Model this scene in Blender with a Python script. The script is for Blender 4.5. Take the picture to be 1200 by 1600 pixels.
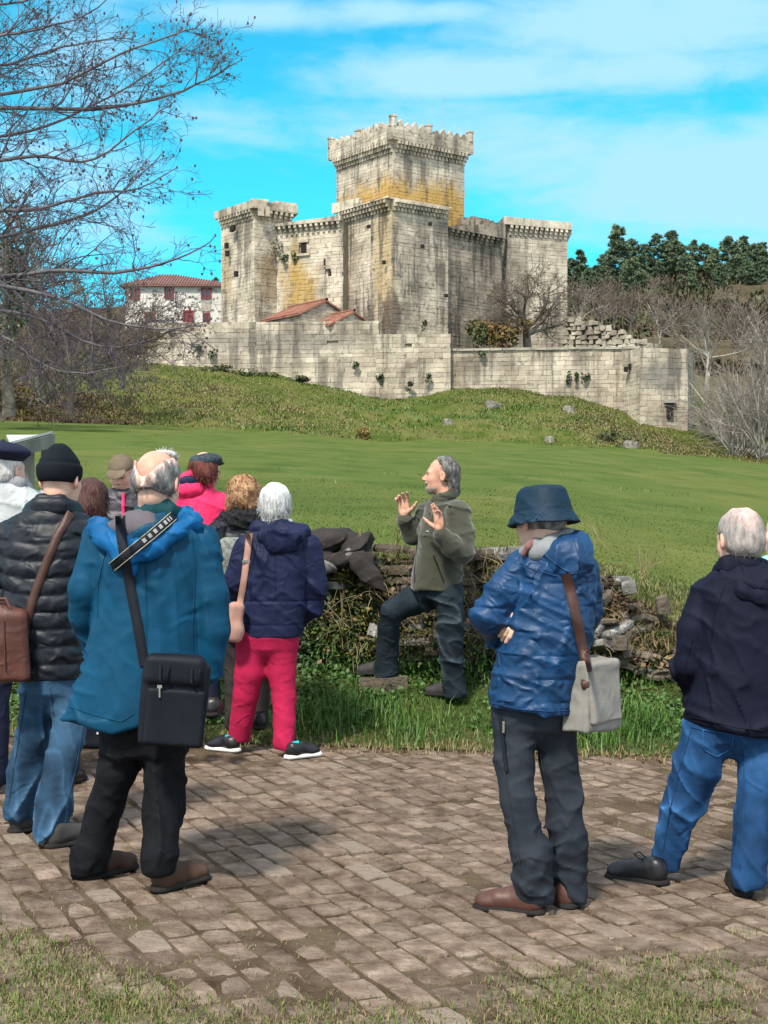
import bpy, math, random
import numpy as np
from mathutils import Vector, Matrix
for o in list(bpy.data.objects): bpy.data.objects.remove(o)
SC = bpy.context.scene
COL = SC.collection
rng = np.random.default_rng(11); random.seed(11)
F, CH = 2200.0, 1.55            # focal length in photograph pixels, eye height in metres
def X(px, D): return (px-600)/F*D
def Z(py, D): return CH+(800-py)/F*D
def P(px, py, D): return np.array([X(px, D), D, Z(py, D)])

# ---------------------------------------------------------------- camera
cd = bpy.data.cameras.new('camera'); cam = bpy.data.objects.new('camera', cd); COL.objects.link(cam)
cam.location = (0, 0, CH); cam.rotation_euler = (math.radians(90), 0, 0)
cd.sensor_fit = 'VERTICAL'; cd.sensor_height = 36; cd.lens = F/1600*36
cd.clip_start = 0.1; cd.clip_end = 6000
SC.camera = cam
SC.view_settings.view_transform = 'Standard'; SC.view_settings.look = 'None'
SC.view_settings.gamma = 1; SC.view_settings.use_curve_mapping = False
SC.view_settings.exposure = 1.42
SC.cycles.use_denoising = True
SC.cycles.max_bounces = 6; SC.cycles.diffuse_bounces = 3; SC.cycles.glossy_bounces = 2; SC.cycles.transparent_max_bounces = 4

# ---------------------------------------------------------------- sun
SUNV = Vector((-0.27, -0.64, 0.86)).normalized()
sl = bpy.data.lights.new('sun', 'SUN'); so = bpy.data.objects.new('sun', sl); COL.objects.link(so)
sl.energy = 2.35; sl.angle = math.radians(7); sl.color = (1.0, 0.915, 0.78)
so.rotation_euler = (-SUNV).to_track_quat('-Z', 'Y').to_euler()

# ---------------------------------------------------------------- node helper
class NB:
    def __init__(s, tree): s.t = tree; s.t.nodes.clear()
    def n(s, typ, ins=None, **props):
        nd = s.t.nodes.new(typ)
        for k, v in props.items(): setattr(nd, k, v)
        for k, v in (ins or {}).items():
            sock = nd.inputs[k]
            if hasattr(v, 'is_output') or isinstance(v, bpy.types.NodeSocket): s.t.links.new(v, sock)
            elif v is not None: sock.default_value = v
        return nd
    def math(s, op, a, b=None, c=None, clamp=False):
        nd = s.t.nodes.new('ShaderNodeMath'); nd.operation = op; nd.use_clamp = clamp
        for i, v in enumerate((a, b, c)):
            if v is None: continue
            if isinstance(v, bpy.types.NodeSocket): s.t.links.new(v, nd.inputs[i])
            else: nd.inputs[i].default_value = v
        return nd.outputs[0]
    def mix(s, fac, a, b, blend='MIX'):
        nd = s.t.nodes.new('ShaderNodeMix'); nd.data_type = 'RGBA'; nd.blend_type = blend
        for k, v in ((0, fac), (6, a), (7, b)):
            if isinstance(v, bpy.types.NodeSocket): s.t.links.new(v, nd.inputs[k])
            else: nd.inputs[k].default_value = v if k == 0 else (*v[:3], 1)
        return nd.outputs[2]
    def smooth(s, v, lo, hi):
        nd = s.t.nodes.new('ShaderNodeMapRange'); nd.interpolation_type = 'SMOOTHSTEP'
        s.t.links.new(v, nd.inputs[0]); nd.inputs[1].default_value = lo; nd.inputs[2].default_value = hi
        return nd.outputs[0]
    def noise(s, vec, scale, detail=4, rough=.55, dist=0, dims='3D'):
        nd = s.n('ShaderNodeTexNoise', {'Vector': vec, 'Scale': scale, 'Detail': detail, 'Roughness': rough, 'Distortion': dist})
        return nd.outputs[0]
    def scale(s, vec, v):
        nd = s.t.nodes.new('ShaderNodeVectorMath'); nd.operation = 'MULTIPLY'
        s.t.links.new(vec, nd.inputs[0]); nd.inputs[1].default_value = v
        return nd.outputs[0]

# ---------------------------------------------------------------- world: Nishita sky with thin cloud, plus added fill cloud out of view
W = bpy.data.worlds.new('World'); SC.world = W; W.use_nodes = True
nb = NB(W.node_tree)
sky = nb.n('ShaderNodeTexSky', sky_type='NISHITA')
sky.sun_disc = False; sky.sun_elevation = math.asin(SUNV.z); sky.sun_rotation = math.atan2(SUNV.x, SUNV.y)
sky.altitude = 300; sky.air_density = 1.0; sky.dust_density = 0.3; sky.ozone_density = 2.0
tc = nb.n('ShaderNodeTexCoord')
gen = tc.outputs['Generated']
sp = nb.n('ShaderNodeSeparateXYZ', {0: gen})
az = nb.math('ARCTAN2', sp.outputs[0], sp.outputs[1]); el = nb.math('ARCSINE', sp.outputs[2])
wv = nb.n('ShaderNodeCombineXYZ', {0: nb.math('MULTIPLY', az, 3.0), 1: nb.math('MULTIPLY', el, 9.0), 2: 0.3})
wn = nb.noise(wv.outputs[0], 1.6, 5, .55, .4)
wf = nb.noise(wv.outputs[0], 5.5, 6, .6, .6)
warp = nb.math('ADD', nb.math('MULTIPLY', nb.math('SUBTRACT', wn, .5), 1.3), nb.math('MULTIPLY', nb.math('SUBTRACT', wf, .5), .75))
tot = None
# (azimuth px, elevation px, half width px, half height px, weight) of the thin clouds, measured about the eye
for (cx, cy, wx, wy, wt) in ((380, 26, 190, 26, .75), (345, 200, 150, 48, .6), (700, 125, 270, 44, .9), (720, 205, 330, 75, .8),
                             (1060, 50, 330, 62, 1.0), (1000, 120, 330, 40, .8), (640, 20, 200, 22, .6), (1100, 300, 330, 105, 1.0), (850, 260, 190, 60, .8),
                             (120, 90, 150, 120, .75), (60, 280, 200, 120, .6), (600, -330, 900, 240, .8), (-300, 200, 350, 260, .7), (1700, 200, 400, 260, .8)):
    a0, e0 = math.atan((cx-600)/F), math.atan((800-cy)/F)
    dx = nb.math('DIVIDE', nb.math('SUBTRACT', az, a0), wx/F); dy = nb.math('DIVIDE', nb.math('SUBTRACT', el, e0), wy/F)
    r2 = nb.math('ADD', nb.math('MULTIPLY', dx, dx), nb.math('MULTIPLY', dy, dy))
    g = nb.math('MULTIPLY', nb.math('POWER', 2.718, nb.math('MULTIPLY', r2, -1.0)), wt)
    tot = g if tot is None else nb.math('MAXIMUM', tot, g)
# out of view: brighter neutral noise cloud, added to raise the ambient light
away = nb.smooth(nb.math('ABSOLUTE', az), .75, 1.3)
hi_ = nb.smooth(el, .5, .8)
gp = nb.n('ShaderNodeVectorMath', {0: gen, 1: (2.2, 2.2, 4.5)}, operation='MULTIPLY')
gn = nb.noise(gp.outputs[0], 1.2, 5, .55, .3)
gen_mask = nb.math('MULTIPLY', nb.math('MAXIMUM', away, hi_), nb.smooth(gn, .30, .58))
mask = nb.smooth(nb.math('ADD', tot, nb.math('MULTIPLY', warp, .95)), .14, .85)
mask = nb.math('MULTIPLY', mask, .93)
# the photograph's blue leans strongly to cyan
skyc = nb.mix(1.0, sky.outputs[0], (0.17, 1.34, 1.3), 'MULTIPLY')
hazec = nb.mix(nb.math('MULTIPLY', nb.smooth(el, .36, .0), .55), skyc, (0.7, 5.7, 9.2))
cl = nb.mix(mask, hazec, (3.0, 5.25, 7.2))
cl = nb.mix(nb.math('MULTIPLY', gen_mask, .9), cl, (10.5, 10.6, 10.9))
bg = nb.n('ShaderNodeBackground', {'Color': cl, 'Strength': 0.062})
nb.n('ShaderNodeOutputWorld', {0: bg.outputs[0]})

# ---------------------------------------------------------------- materials
MATS = {}
def mat(name, cols, rough=.8, scale=4.0, isl=0.0, bump=0.0, bscale=30.0, spec=.3, detail=4, obj=False, stretch=None, sheen=0, bdist=.02, attr=None, isl_hue=None, metal=0, warp=0, coords=None, crease=None):
    """cols: 2-4 colours run through by noise; isl: brightness change from piece to piece"""
    m = bpy.data.materials.new(name); m.use_nodes = True; MATS[name] = m
    b = NB(m.node_tree)
    if obj or coords == 'obj': vec = b.n('ShaderNodeTexCoord').outputs['Object']
    else: vec = b.n('ShaderNodeNewGeometry').outputs['Position']
    v2 = b.scale(vec, stretch) if stretch else vec
    fac = b.noise(v2, scale, detail, .6, warp)
    r = b.t.nodes.new('ShaderNodeValToRGB'); b.t.links.new(fac, r.inputs[0])
    els = r.color_ramp.elements
    k = len(cols)
    pos = [.3+.4*i/max(1, k-1) for i in range(k)]
    els[0].position, els[0].color = pos[0], (*cols[0], 1)
    els[1].position, els[1].color = pos[-1], (*cols[-1], 1)
    for i in range(1, k-1):
        e = els.new(pos[i]); e.color = (*cols[i], 1)
    c = r.outputs[0]
    if isl or isl_hue:
        g = b.n('ShaderNodeNewGeometry').outputs['Random Per Island']
        oi = b.n('ShaderNodeObjectInfo').outputs['Random']
        rr = b.math('FRACT', b.math('ADD', g, b.math('MULTIPLY', oi, 7.31)))
        if isl:
            vv = b.math('ADD', b.math('MULTIPLY', rr, 2*isl), 1-isl)
            c = b.mix(1.0, c, b.n('ShaderNodeCombineXYZ', {0: vv, 1: vv, 2: vv}).outputs[0], 'MULTIPLY')
        if isl_hue:
            r3 = b.math('FRACT', b.math('MULTIPLY', rr, 13.7))
            c = b.mix(b.math('MULTIPLY', b.smooth(r3, isl_hue[1], 1), .85), c, isl_hue[0])
    if attr:
        a = b.n('ShaderNodeAttribute', attribute_name=attr)
        c = b.mix(1.0, c, a.outputs['Color'], 'MULTIPLY')
    p = b.n('ShaderNodeBsdfPrincipled', {'Base Color': c, 'Roughness': rough, 'Specular IOR Level': spec, 'Metallic': metal})
    if sheen: p.inputs['Sheen Weight'].default_value = sheen
    if bump:
        bn = b.noise(v2, bscale, 5, .6, .2)
        if crease:
            rn = b.n('ShaderNodeTexNoise', {'Vector': b.scale(vec, (1, 1, 1.25)), 'Scale': crease[0], 'Detail': 3.0, 'Roughness': .55, 'Distortion': .9}, noise_type='RIDGED_MULTIFRACTAL', normalize=False).outputs[0]
            bn = b.math('ADD', b.math('MULTIPLY', bn, .07), b.math('MULTIPLY', rn, crease[1]))
        bp = b.n('ShaderNodeBump', {'Height': bn, 'Strength': bump, 'Distance': bdist})
        b.t.links.new(bp.outputs[0], p.inputs['Normal'])
    b.n('ShaderNodeOutputMaterial', {0: p.outputs[0]})
    m['b'] = 0
    return m

# ---------------------------------------------------------------- objects
def tag(o, label=None, cat=None, group=None, kind=None):
    if label: o['label'] = label
    if cat: o['category'] = cat
    if group: o['group'] = group
    if kind: o['kind'] = kind
    return o
def empty(name, loc, label=None, cat=None, group=None, rz=0):
    o = bpy.data.objects.new(name, None); COL.objects.link(o); o.location = tuple(float(v) for v in loc); o.rotation_euler = (0, 0, rz)
    o.empty_display_size = .2
    return tag(o, label, cat, group)
def mesh_data(name, V, Fc, m=None, smooth=False):
    me = bpy.data.meshes.new(name)
    V = np.asarray(V, dtype=np.float32)
    if isinstance(Fc, np.ndarray):
        k = Fc.shape[1]; nF = len(Fc)
        me.vertices.add(len(V)); me.vertices.foreach_set('co', V.ravel())
        me.loops.add(nF*k); me.loops.foreach_set('vertex_index', Fc.astype(np.int32).ravel())
        me.polygons.add(nF); me.polygons.foreach_set('loop_start', np.arange(0, nF*k, k, dtype=np.int32))
        try: me.polygons.foreach_set('loop_total', np.full(nF, k, dtype=np.int32))
        except Exception: pass
        me.update(calc_edges=True)
    else:
        me.from_pydata([tuple(map(float, v)) for v in V], [], [tuple(int(i) for i in f) for f in Fc]); me.update()
    if smooth: me.polygons.foreach_set('use_smooth', np.ones(len(me.polygons), dtype=bool))
    if m is not None:
        for mm in (m if isinstance(m, (list, tuple)) else [m]): me.materials.append(mm)
    return me
def link(name, me, parent=None, loc=None):
    o = bpy.data.objects.new(name, me); COL.objects.link(o)
    if loc is not None: o.location = tuple(float(v) for v in loc)
    if parent is not None: o.parent = parent
    return o
def mesh(name, V, Fc, m, parent=None, smooth=False, loc=None):
    return link(name, mesh_data(name, V, Fc, m, smooth), parent, loc)
def set_col(me, C, name='Col'):
    a = me.color_attributes.new(name, 'FLOAT_COLOR', 'POINT')
    C = np.asarray(C, dtype=np.float32)
    if C.shape[1] == 3: C = np.concatenate([C, np.ones((len(C), 1), np.float32)], 1)
    a.data.foreach_set('color', C.ravel())

class MB:
    """collects pieces into one mesh (local to origin)"""
    def __init__(s): s.V = []; s.F = []; s.n = 0
    def add(s, V, Fs):
        V = np.asarray(V, float); s.V.append(V); s.F += [tuple(i+s.n for i in f) for f in Fs]; s.n += len(V)
    def box(s, c, sz, rz=0.0, jit=0.0, taper=0.0):
        V, Fs = box_vf(sz, jit, taper)
        V = V @ rotz(rz).T + np.asarray(c, float)
        s.add(V, Fs)
    def prism(s, poly, z0, z1):
        n = len(poly); p = np.asarray(poly, float)
        z0 = np.broadcast_to(z0, n); z1 = np.broadcast_to(z1, n)
        V = np.concatenate([np.c_[p, z0], np.c_[p, z1]])
        s.add(V, [tuple(range(n-1, -1, -1)), tuple(range(n, 2*n))]+[(i, (i+1) % n, n+(i+1) % n, n+i) for i in range(n)])
    def tube(s, pts, rad, sides=6):
        V, Fs = tube_vf(pts, rad, sides); s.add(V, [tuple(f) for f in Fs])
    def build(s, name, m, parent=None, smooth=False, loc=None):
        V = np.concatenate(s.V)
        if loc is not None: V = V-np.asarray(loc, float)
        return mesh(name, V, s.F, m, parent, smooth, loc)
def rotz(a): c, s = math.cos(a), math.sin(a); return np.array([[c, -s, 0], [s, c, 0], [0, 0, 1.]])
def rotx(a): c, s = math.cos(a), math.sin(a); return np.array([[1., 0, 0], [0, c, -s], [0, s, c]])
def roty(a): c, s = math.cos(a), math.sin(a); return np.array([[c, 0, s], [0, 1., 0], [-s, 0, c]])
BOXF = [(0, 3, 2, 1), (4, 5, 6, 7), (0, 1, 5, 4), (1, 2, 6, 5), (2, 3, 7, 6), (3, 0, 4, 7)]
def box_vf(sz, jit=0.0, taper=0.0):
    x, y, z = np.asarray(sz, float)/2
    V = np.array([[-x, -y, -z], [x, -y, -z], [x, y, -z], [-x, y, -z], [-x, -y, z], [x, -y, z], [x, y, z], [-x, y, z]])
    if taper: V[4:, :2] *= 1-taper
    if jit: V = V+rng.uniform(-jit, jit, V.shape)
    return V, BOXF
def tube_vf(pts, rad, sides=6, cap=True):
    pts = np.asarray(pts, float); n = len(pts)
    rad = np.broadcast_to(rad, n)
    t = np.gradient(pts, axis=0); t /= np.linalg.norm(t, axis=1)[:, None]+1e-9
    ref = np.array([0.31, 0.17, 0.93]); a = np.cross(t, ref); ln = np.linalg.norm(a, axis=1)
    a[ln < .2] = np.cross(t[ln < .2], [1., 0.1, 0]); a /= np.linalg.norm(a, axis=1)[:, None]
    b = np.cross(t, a)
    th = np.arange(sides)/sides*2*math.pi
    V = (pts[:, None]+rad[:, None, None]*(np.cos(th)[None, :, None]*a[:, None]+np.sin(th)[None, :, None]*b[:, None])).reshape(-1, 3)
    i = np.arange(n-1)[:, None]*sides; j = np.arange(sides)[None]; k = (np.arange(sides)+1)[None] % sides
    Fs = np.stack([i+j, i+k, i+sides+k, i+sides+j], -1).reshape(-1, 4)
    return V, Fs
class TB:
    """fast collector of quads (numpy)"""
    def __init__(s): s.V = []; s.F = []; s.n = 0
    def tube(s, pts, rad, sides=4):
        V, Fs = tube_vf(pts, rad, sides); s.V.append(V); s.F.append(Fs+s.n); s.n += len(V)
    def quads(s, V, Fs): s.V.append(np.asarray(V, float)); s.F.append(np.asarray(Fs)+s.n); s.n += len(V)
    def build(s, name, m, parent=None, smooth=True, loc=None):
        V = np.concatenate(s.V)
        if loc is not None: V = V-np.asarray(loc, float)
        return mesh(name, V, np.concatenate(s.F), m, parent, smooth, loc)
# smooth pseudo-noise in numpy
_K = rng.normal(size=(24, 3)); _PH = rng.uniform(0, 6.28, 24)
def nz(p, s=1.0, seed=0, octv=3):
    """p (N,3) -> about -1..1"""
    r = np.random.default_rng(seed+5); out = 0; amp = 1; tot = 0
    for o in range(octv):
        for _ in range(4):
            k = r.normal(size=3)*s*(2**o); out = out+amp*np.sin(p @ k+r.uniform(0, 6.28)); tot += amp*.5
        amp *= .5
    return out/tot
# ================================================================ GROUND
PXC = np.array([-900, -400, 0, 200, 400, 600, 760, 900, 1000, 1080, 1200, 1600, 2400.])
ROWS = [
 (11.2, [868, 868, 868, 868, 868, 868, 870, 893, 915, 932, 950, 962, 962]),
 (95., [630, 640, 655, 662, 675, 690, 692, 697, 707, 712, 725, 735, 735]),
 (99., [600, 610, 632, 642, 656, 671, 672, 676, 695, 710, 722, 728, 728]),
 (107., [575, 590, 598, 603, 618, 645, 639, 640, 682, 704, 715, 715, 715]),
 (118.6, [560, 568, 566, 566, 583, 624, 606, 618, 652, 664, 690, 690, 690]),
 (122.5, [550, 560, 556, 548, 550, 552, 556, 560, 600, 640, 655, 660, 660]),
 (135., [540, 545, 545, 540, 540, 545, 545, 545, 560, 590, 600, 620, 620]),
 (200., [530, 535, 535, 530, 530, 530, 530, 522, 515, 515, 520, 530, 530]),
 (320., [510, 500, 490, 480, 470, 465, 458, 440, 430, 425, 420, 425, 430]),
 (450., [525, 515, 505, 495, 485, 480, 470, 455, 448, 445, 445, 450, 460]),
 (2500., [790, 790, 790, 790, 790, 790, 790, 790, 790, 790, 790, 790, 790])]
def zground(x, D, rough=True):
    x = np.asarray(x, float); D = np.asarray(D, float); x, D = np.broadcast_arrays(x, D)
    Dc = np.maximum(D, 1.0)
    px = 600+F*x/Dc
    zs = np.array([CH+(800-np.interp(px, PXC, ys))/F*d for d, ys in ROWS])
    ds = np.array([r[0] for r in ROWS])
    Df = np.clip(D, ds[0], ds[-1])
    i = np.clip(np.searchsorted(ds, Df)-1, 0, len(ds)-2)
    t = (Df-ds[i])/(ds[i+1]-ds[i])
    zi = np.take_along_axis(zs.reshape(len(ds), -1), i.ravel()[None], 0)[0].reshape(i.shape)
    zj = np.take_along_axis(zs.reshape(len(ds), -1), (i+1).ravel()[None], 0)[0].reshape(i.shape)
    far = zi*(1-t)+zj*t
    path = -0.03*np.clip(x, -5, 5)
    s = np.clip((D-9.25)/1.35, 0, 1); verge = path+.05*np.sin(s*math.pi*.5)+.34*s**1.6
    # the terrace behind the dry stone wall; beyond its right end the bank slopes up
    k = np.clip((x-1.7)/.9, 0, 1); k = k*k*(3-2*k)
    st = np.clip((D-(10.75-k*.9))/(.35+k*1.2), 0, 1); st = st*st*(3-2*st)
    z = np.where(D <= 9.25, path, np.where(D <= 11.2+k*.5, verge*(1-st)+far*st, far))
    if rough:
        q = np.stack([x, D, 0*x], -1).reshape(-1, 3)
        n1 = nz(q, .55, 3).reshape(x.shape); n2 = nz(q, 2.2, 4).reshape(x.shape)
        amp = np.where(D < 9.2, .012, np.where(D < 11.2, .05, np.where(D < 94, .05, np.where(D < 135, .35, .9))))
        amp = amp*np.clip((D-9.2)/2, .3, 1)
        z = z+amp*(.7*n1+.3*n2)
    return z
def sheet(name, Ds, m, sub, hw):
    Ds = np.asarray(Ds, float); T = np.linspace(-1, 1, sub)
    DD, TT = np.meshgrid(Ds, T, indexing='ij')
    XX = TT*hw(DD)
    V = np.stack([XX, DD, zground(XX, DD)], -1).reshape(-1, 3)
    a = np.arange(len(Ds)-1)[:, None]*sub; b = np.arange(sub-1)[None]
    Fs = np.stack([a+b, a+b+1, a+sub+b+1, a+sub+b], -1).reshape(-1, 4)
    o = mesh(name, V, Fs, m, smooth=True); tag(o, kind='structure'); return o

mat('dirt', [(.036, .025, .016), (.075, .053, .036), (.11, .082, .058), (.065, .058, .024)], .95, 3.2, bump=.6, bscale=60, bdist=.03, spec=.05)
mat('verge_soil', [(.03, .045, .012), (.05, .07, .02), (.09, .075, .035)], .95, 3, bump=.8, bscale=40, bdist=.04, spec=.05)
mat('turf', [(.046, .076, .015), (.063, .094, .020), (.080, .107, .025), (.102, .116, .036)], .9, .7, bump=.7, bscale=14, bdist=.06, detail=8, stretch=(1, .6, 1), spec=.05)
mat('hill_turf', [(.045, .072, .014), (.07, .095, .02), (.12, .12, .04), (.055, .088, .016)], .95, .35, bump=1, bscale=3, bdist=.3, detail=8, spec=.05)
mat('heath', [(.045, .05, .024), (.075, .062, .038), (.105, .078, .05), (.055, .07, .03)], .95, .05, bump=1, bscale=.6, bdist=1.5, detail=9, spec=.05)
wide = lambda D: np.maximum(9.0, np.abs(D)*1.1+2)
sheet('path', np.r_[np.linspace(-12, 2, 12), np.arange(2.2, 9.3, .12), 9.25], MATS['dirt'], 140, lambda D: np.maximum(7.0, np.abs(D)*1.0))
sheet('verge', np.r_[9.25, np.arange(9.3, 11.9, .07), 12.0], MATS['verge_soil'], 300, wide)
m_ = MATS['turf']; b_n = NB.__new__(NB); b_n.t = m_.node_tree
pb = [n for n in m_.node_tree.nodes if n.type == 'BSDF_PRINCIPLED'][0]; c0 = pb.inputs['Base Color'].links[0].from_socket
pos_ = b_n.n('ShaderNodeNewGeometry').outputs['Position']
c0 = b_n.mix(b_n.math('MULTIPLY', b_n.smooth(b_n.noise(b_n.scale(pos_, (.7, .35, 1)), .22, 6, .6), .48, .66), .55), c0, (.12, .125, .035))
c0 = b_n.mix(b_n.math('MULTIPLY', b_n.smooth(b_n.noise(b_n.scale(pos_, (1, .5, 1)), .55, 6, .65), .56, .68), .5), c0, (.035, .065, .012))
m_.node_tree.links.new(c0, pb.inputs['Base Color'])
sheet('field', np.r_[12.0, np.linspace(12.2, 40, 90), np.linspace(40.6, 95, 90)], MATS['turf'], 160, wide)
m_ = MATS['hill_turf']; b_n = NB.__new__(NB); b_n.t = m_.node_tree
pb = [n for n in m_.node_tree.nodes if n.type == 'BSDF_PRINCIPLED'][0]; c0 = pb.inputs['Base Color'].links[0].from_socket
pos_ = b_n.n('ShaderNodeNewGeometry').outputs['Position']; sy_ = b_n.n('ShaderNodeSeparateXYZ', {0: pos_})
kk = b_n.smooth(b_n.math('ADD', sy_.outputs[1], b_n.math('MULTIPLY', b_n.noise(pos_, .15, 4), 14.)), 128., 146.)
br = b_n.mix(b_n.noise(pos_, .3, 6), (.04, .035, .02), (.15, .115, .075))
m_.node_tree.links.new(b_n.mix(kk, c0, br), pb.inputs['Base Color'])
sheet('castle_hill', np.r_[95., np.linspace(95.4, 122, 60), np.linspace(123, 200, 40)], MATS['hill_turf'], 260, wide)
sheet('hillside', np.r_[200., np.linspace(204, 450, 60), np.linspace(480, 2500, 30)], MATS['heath'], 200, wide)

# ---------------------------------------------------------------- paving setts
mat('sett_stone', [(.075, .050, .037), (.15, .110, .084), (.24, .188, .152)], .9, 9, isl=.26, spec=.12, bump=1.0, bscale=26, bdist=.024, detail=8, isl_hue=((.22, .18, .145), .9))
path_o = bpy.data.objects['path']
wdir = np.array([-.43, .903]); wdir /= np.linalg.norm(wdir); pdir = np.array([wdir[1], -wdir[0]])
def sett_mesh(seed):
    r = np.random.default_rng(seed)
    c = np.array([[-.5, -.5], [.5, -.5], [.5, .5], [-.5, .5]])+r.uniform(-.05, .05, (4, 2))
    ring = []
    for i in range(4):
        a, b = c[i], c[(i+1) % 4]
        ring += [a+(b-a)*.035-a*.02, a+(b-a)*.5+r.uniform(-.025, .025, 2)]
    ring = np.array(ring)
    lo = np.c_[ring*1.03, np.full(8, -.06)]; mid = np.c_[ring*1.01, r.uniform(-.002, .002, 8)]; top = np.c_[ring*.955+r.uniform(-.018, .012, (8, 2)), r.uniform(.004, .009, 8)]
    V = np.r_[lo, mid, top, [[r.uniform(-.1, .1), r.uniform(-.1, .1), .009]]]
    Fs = []
    for i in range(8):
        j = (i+1) % 8
        Fs += [(i, j, 8+j, 8+i), (8+i, 8+j, 16+j, 16+i), (16+i, 16+j, 24)]
    return V, Fs
SETT = [sett_mesh(100+i) for i in range(10)]
SETTD = [mesh_data('sett', v, f, MATS['sett_stone'], False) for v, f in SETT]
setts = []
for col in range(-72, 96):
    t = col*.126+rng.uniform(-.008, .008)
    s = rng.uniform(0, .25)-6
    while s < 16:
        L = rng.uniform(.14, .26)
        c = pdir*t+wdir*(s+L/2); s += L+.010
        x, D = c
        if D < 3.2 or D > 9.18+.05*math.sin(x*3)+rng.uniform(-.1, .06) or abs(x) > .36*D+1.2: continue
        setts.append((x, D, L))
def tex(x, D, s, seed): return float(nz(np.array([[x, D, 0.]]), s, seed)[0])
rest = MB(); n_ind = 0
setts.sort(key=lambda q: q[1])
SETT_POS = []
for (x, D, L) in setts:
    px = 600+F*x/D; py = 800+F*(CH-float(zground(x, D, False)))/D
    bare = tex(x, D, 1.3, 31)
    if rng.random() < (.01 if bare < .6 else .12): continue
    sunk = max(0, bare+.15)*.012+rng.uniform(-.003, .007)+.005*max(0, (D-8.0))
    i = rng.integers(len(SETT)); rz = math.atan2(wdir[1], wdir[0])-math.pi/2+rng.uniform(-.05, .05)
    w = rng.uniform(.102, .119); z = float(zground(x, D))-sunk+.004
    tilt = rng.uniform(-.025, .025, 2)
    inview = -30 < px < 1230 and py < 1640
    SETT_POS.append((x, D))
    if inview and n_ind < 300:
        o = bpy.data.objects.new('paving_stone', SETTD[i]); COL.objects.link(o)
        o.location = (x, D, z); o.scale = (w, L, 1); o.rotation_euler = (tilt[0], tilt[1], rz); o.parent = path_o; n_ind += 1
    else:
        V, Fs = SETT[i]
        rest.add((V*[w, L, 1]) @ (rotz(rz) @ rotx(tilt[0]) @ roty(tilt[1])).T+[x, D, z], Fs)
o = rest.build('paving_stones', MATS['sett_stone'], path_o, False); o['kind'] = 'stuff'
# ================================================================ CASTLE
def stone_mat(name, cols, isl=.16, ochre=None, streak=.5, dark=(.05, .045, .04), scale=.5, patch=None, bz=3):
    """weathered ashlar: colour per block, dark rain streaks, lichen bands that belong to the stone"""
    m = mat(name, cols, .95, scale, isl=isl, bump=.5, bscale=bz, bdist=.12, detail=8)
    b = NB.__new__(NB); b.t = m.node_tree
    p = [n for n in b.t.nodes if n.type == 'BSDF_PRINCIPLED'][0]
    c = p.inputs['Base Color'].links[0].from_socket
    pos = b.n('ShaderNodeNewGeometry').outputs['Position']
    if ochre:
        for (z0, z1, dz, col, amt) in ochre:
            sp = b.n('ShaderNodeSeparateXYZ', {0: pos})
            nn = b.math('MULTIPLY', b.math('SUBTRACT', b.noise(b.scale(pos, (1, 1, .3)), .7, 7, .65), .5), dz*3.2)
            zz = b.math('ADD', sp.outputs[2], nn)
            k = b.math('MULTIPLY', b.smooth(zz, z0-dz, z0+dz*.4), b.smooth(zz, z1+dz, z1-dz*.4))
            c = b.mix(b.math('MULTIPLY', k, amt), c, col)
    if patch:
        for (cx, cy, cz, rx, rz_, col, amt) in patch:
            d = b.n('ShaderNodeVectorMath', {0: pos, 1: (cx, cy, cz)}, operation='SUBTRACT').outputs[0]
            d = b.scale(d, (1/rx, 1/(rx*1.6), 1/rz_))
            L = b.n('ShaderNodeVectorMath', {0: d}, operation='LENGTH').outputs['Value']
            nn = b.math('MULTIPLY', b.math('SUBTRACT', b.noise(b.scale(pos, (1, 1, .4)), .9, 6, .65), .5), 1.9)
            c = b.mix(b.math('MULTIPLY', b.smooth(b.math('ADD', L, nn), 1.1, .45), amt), c, col)
    if streak:
        n1 = b.noise(b.scale(pos, (1.1, 1.1, .09)), 1.0, 6, .65)
        n2 = b.noise(pos, .22, 3)
        k = b.math('MULTIPLY', b.smooth(n1, .47, .60), b.smooth(n2, .34, .52))
        c = b.mix(b.math('MULTIPLY', k, streak), c, dark)
        n3 = b.noise(pos, 1.6, 6, .7)
        c = b.mix(b.math('MULTIPLY', b.smooth(n3, .53, .66), streak*.85), c, dark)
    b.t.links.new(c, p.inputs['Base Color'])
    return m
GREY = [(.24, .20, .155), (.43, .37, .29), (.57, .50, .405)]
stone_mat('keep_stone', GREY, .13, ochre=[(20.0, 30.6, 1.5, (.40, .245, .07), .95)], streak=.68)
stone_mat('front_tower_stone', GREY, .15, streak=.75, patch=[tuple(P(598, 395, 123.5))+(1.4, 7., (.36, .25, .10), .6), tuple(P(612, 500, 122.5))+(1.5, 2.6, (.09, .065, .05), .85), tuple(P(660, 400, 124))+(.7, 6, (.13, .115, .10), .6)])
stone_mat('side_tower_stone', GREY, .15, streak=.65, patch=[tuple(P(430, 430, 129.5))+(2.2, 3.2, (.20, .135, .07), .7), tuple(P(348, 430, 131))+(1., 5, (.33, .23, .12), .6)])
stone_mat('right_tower_stone', GREY, .13, streak=.6, patch=[tuple(P(800, 430, 132))+(2.5, 4., (.17, .145, .115), .6)])
stone_mat('screen_stone', GREY, .15, streak=.6, patch=[tuple(P(470, 455, 128.5))+(1.9, 3.0, (.38, .24, .06), .8), tuple(P(462, 410, 129))+(.6, 4.2, (.36, .23, .06), .7)])
stone_mat('shaded_screen_stone', [(.14, .115, .09), (.24, .20, .155), (.36, .30, .24)], .15, streak=.85)  # darker copy of the screen stone, the front tower's shade put into its colour
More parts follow.
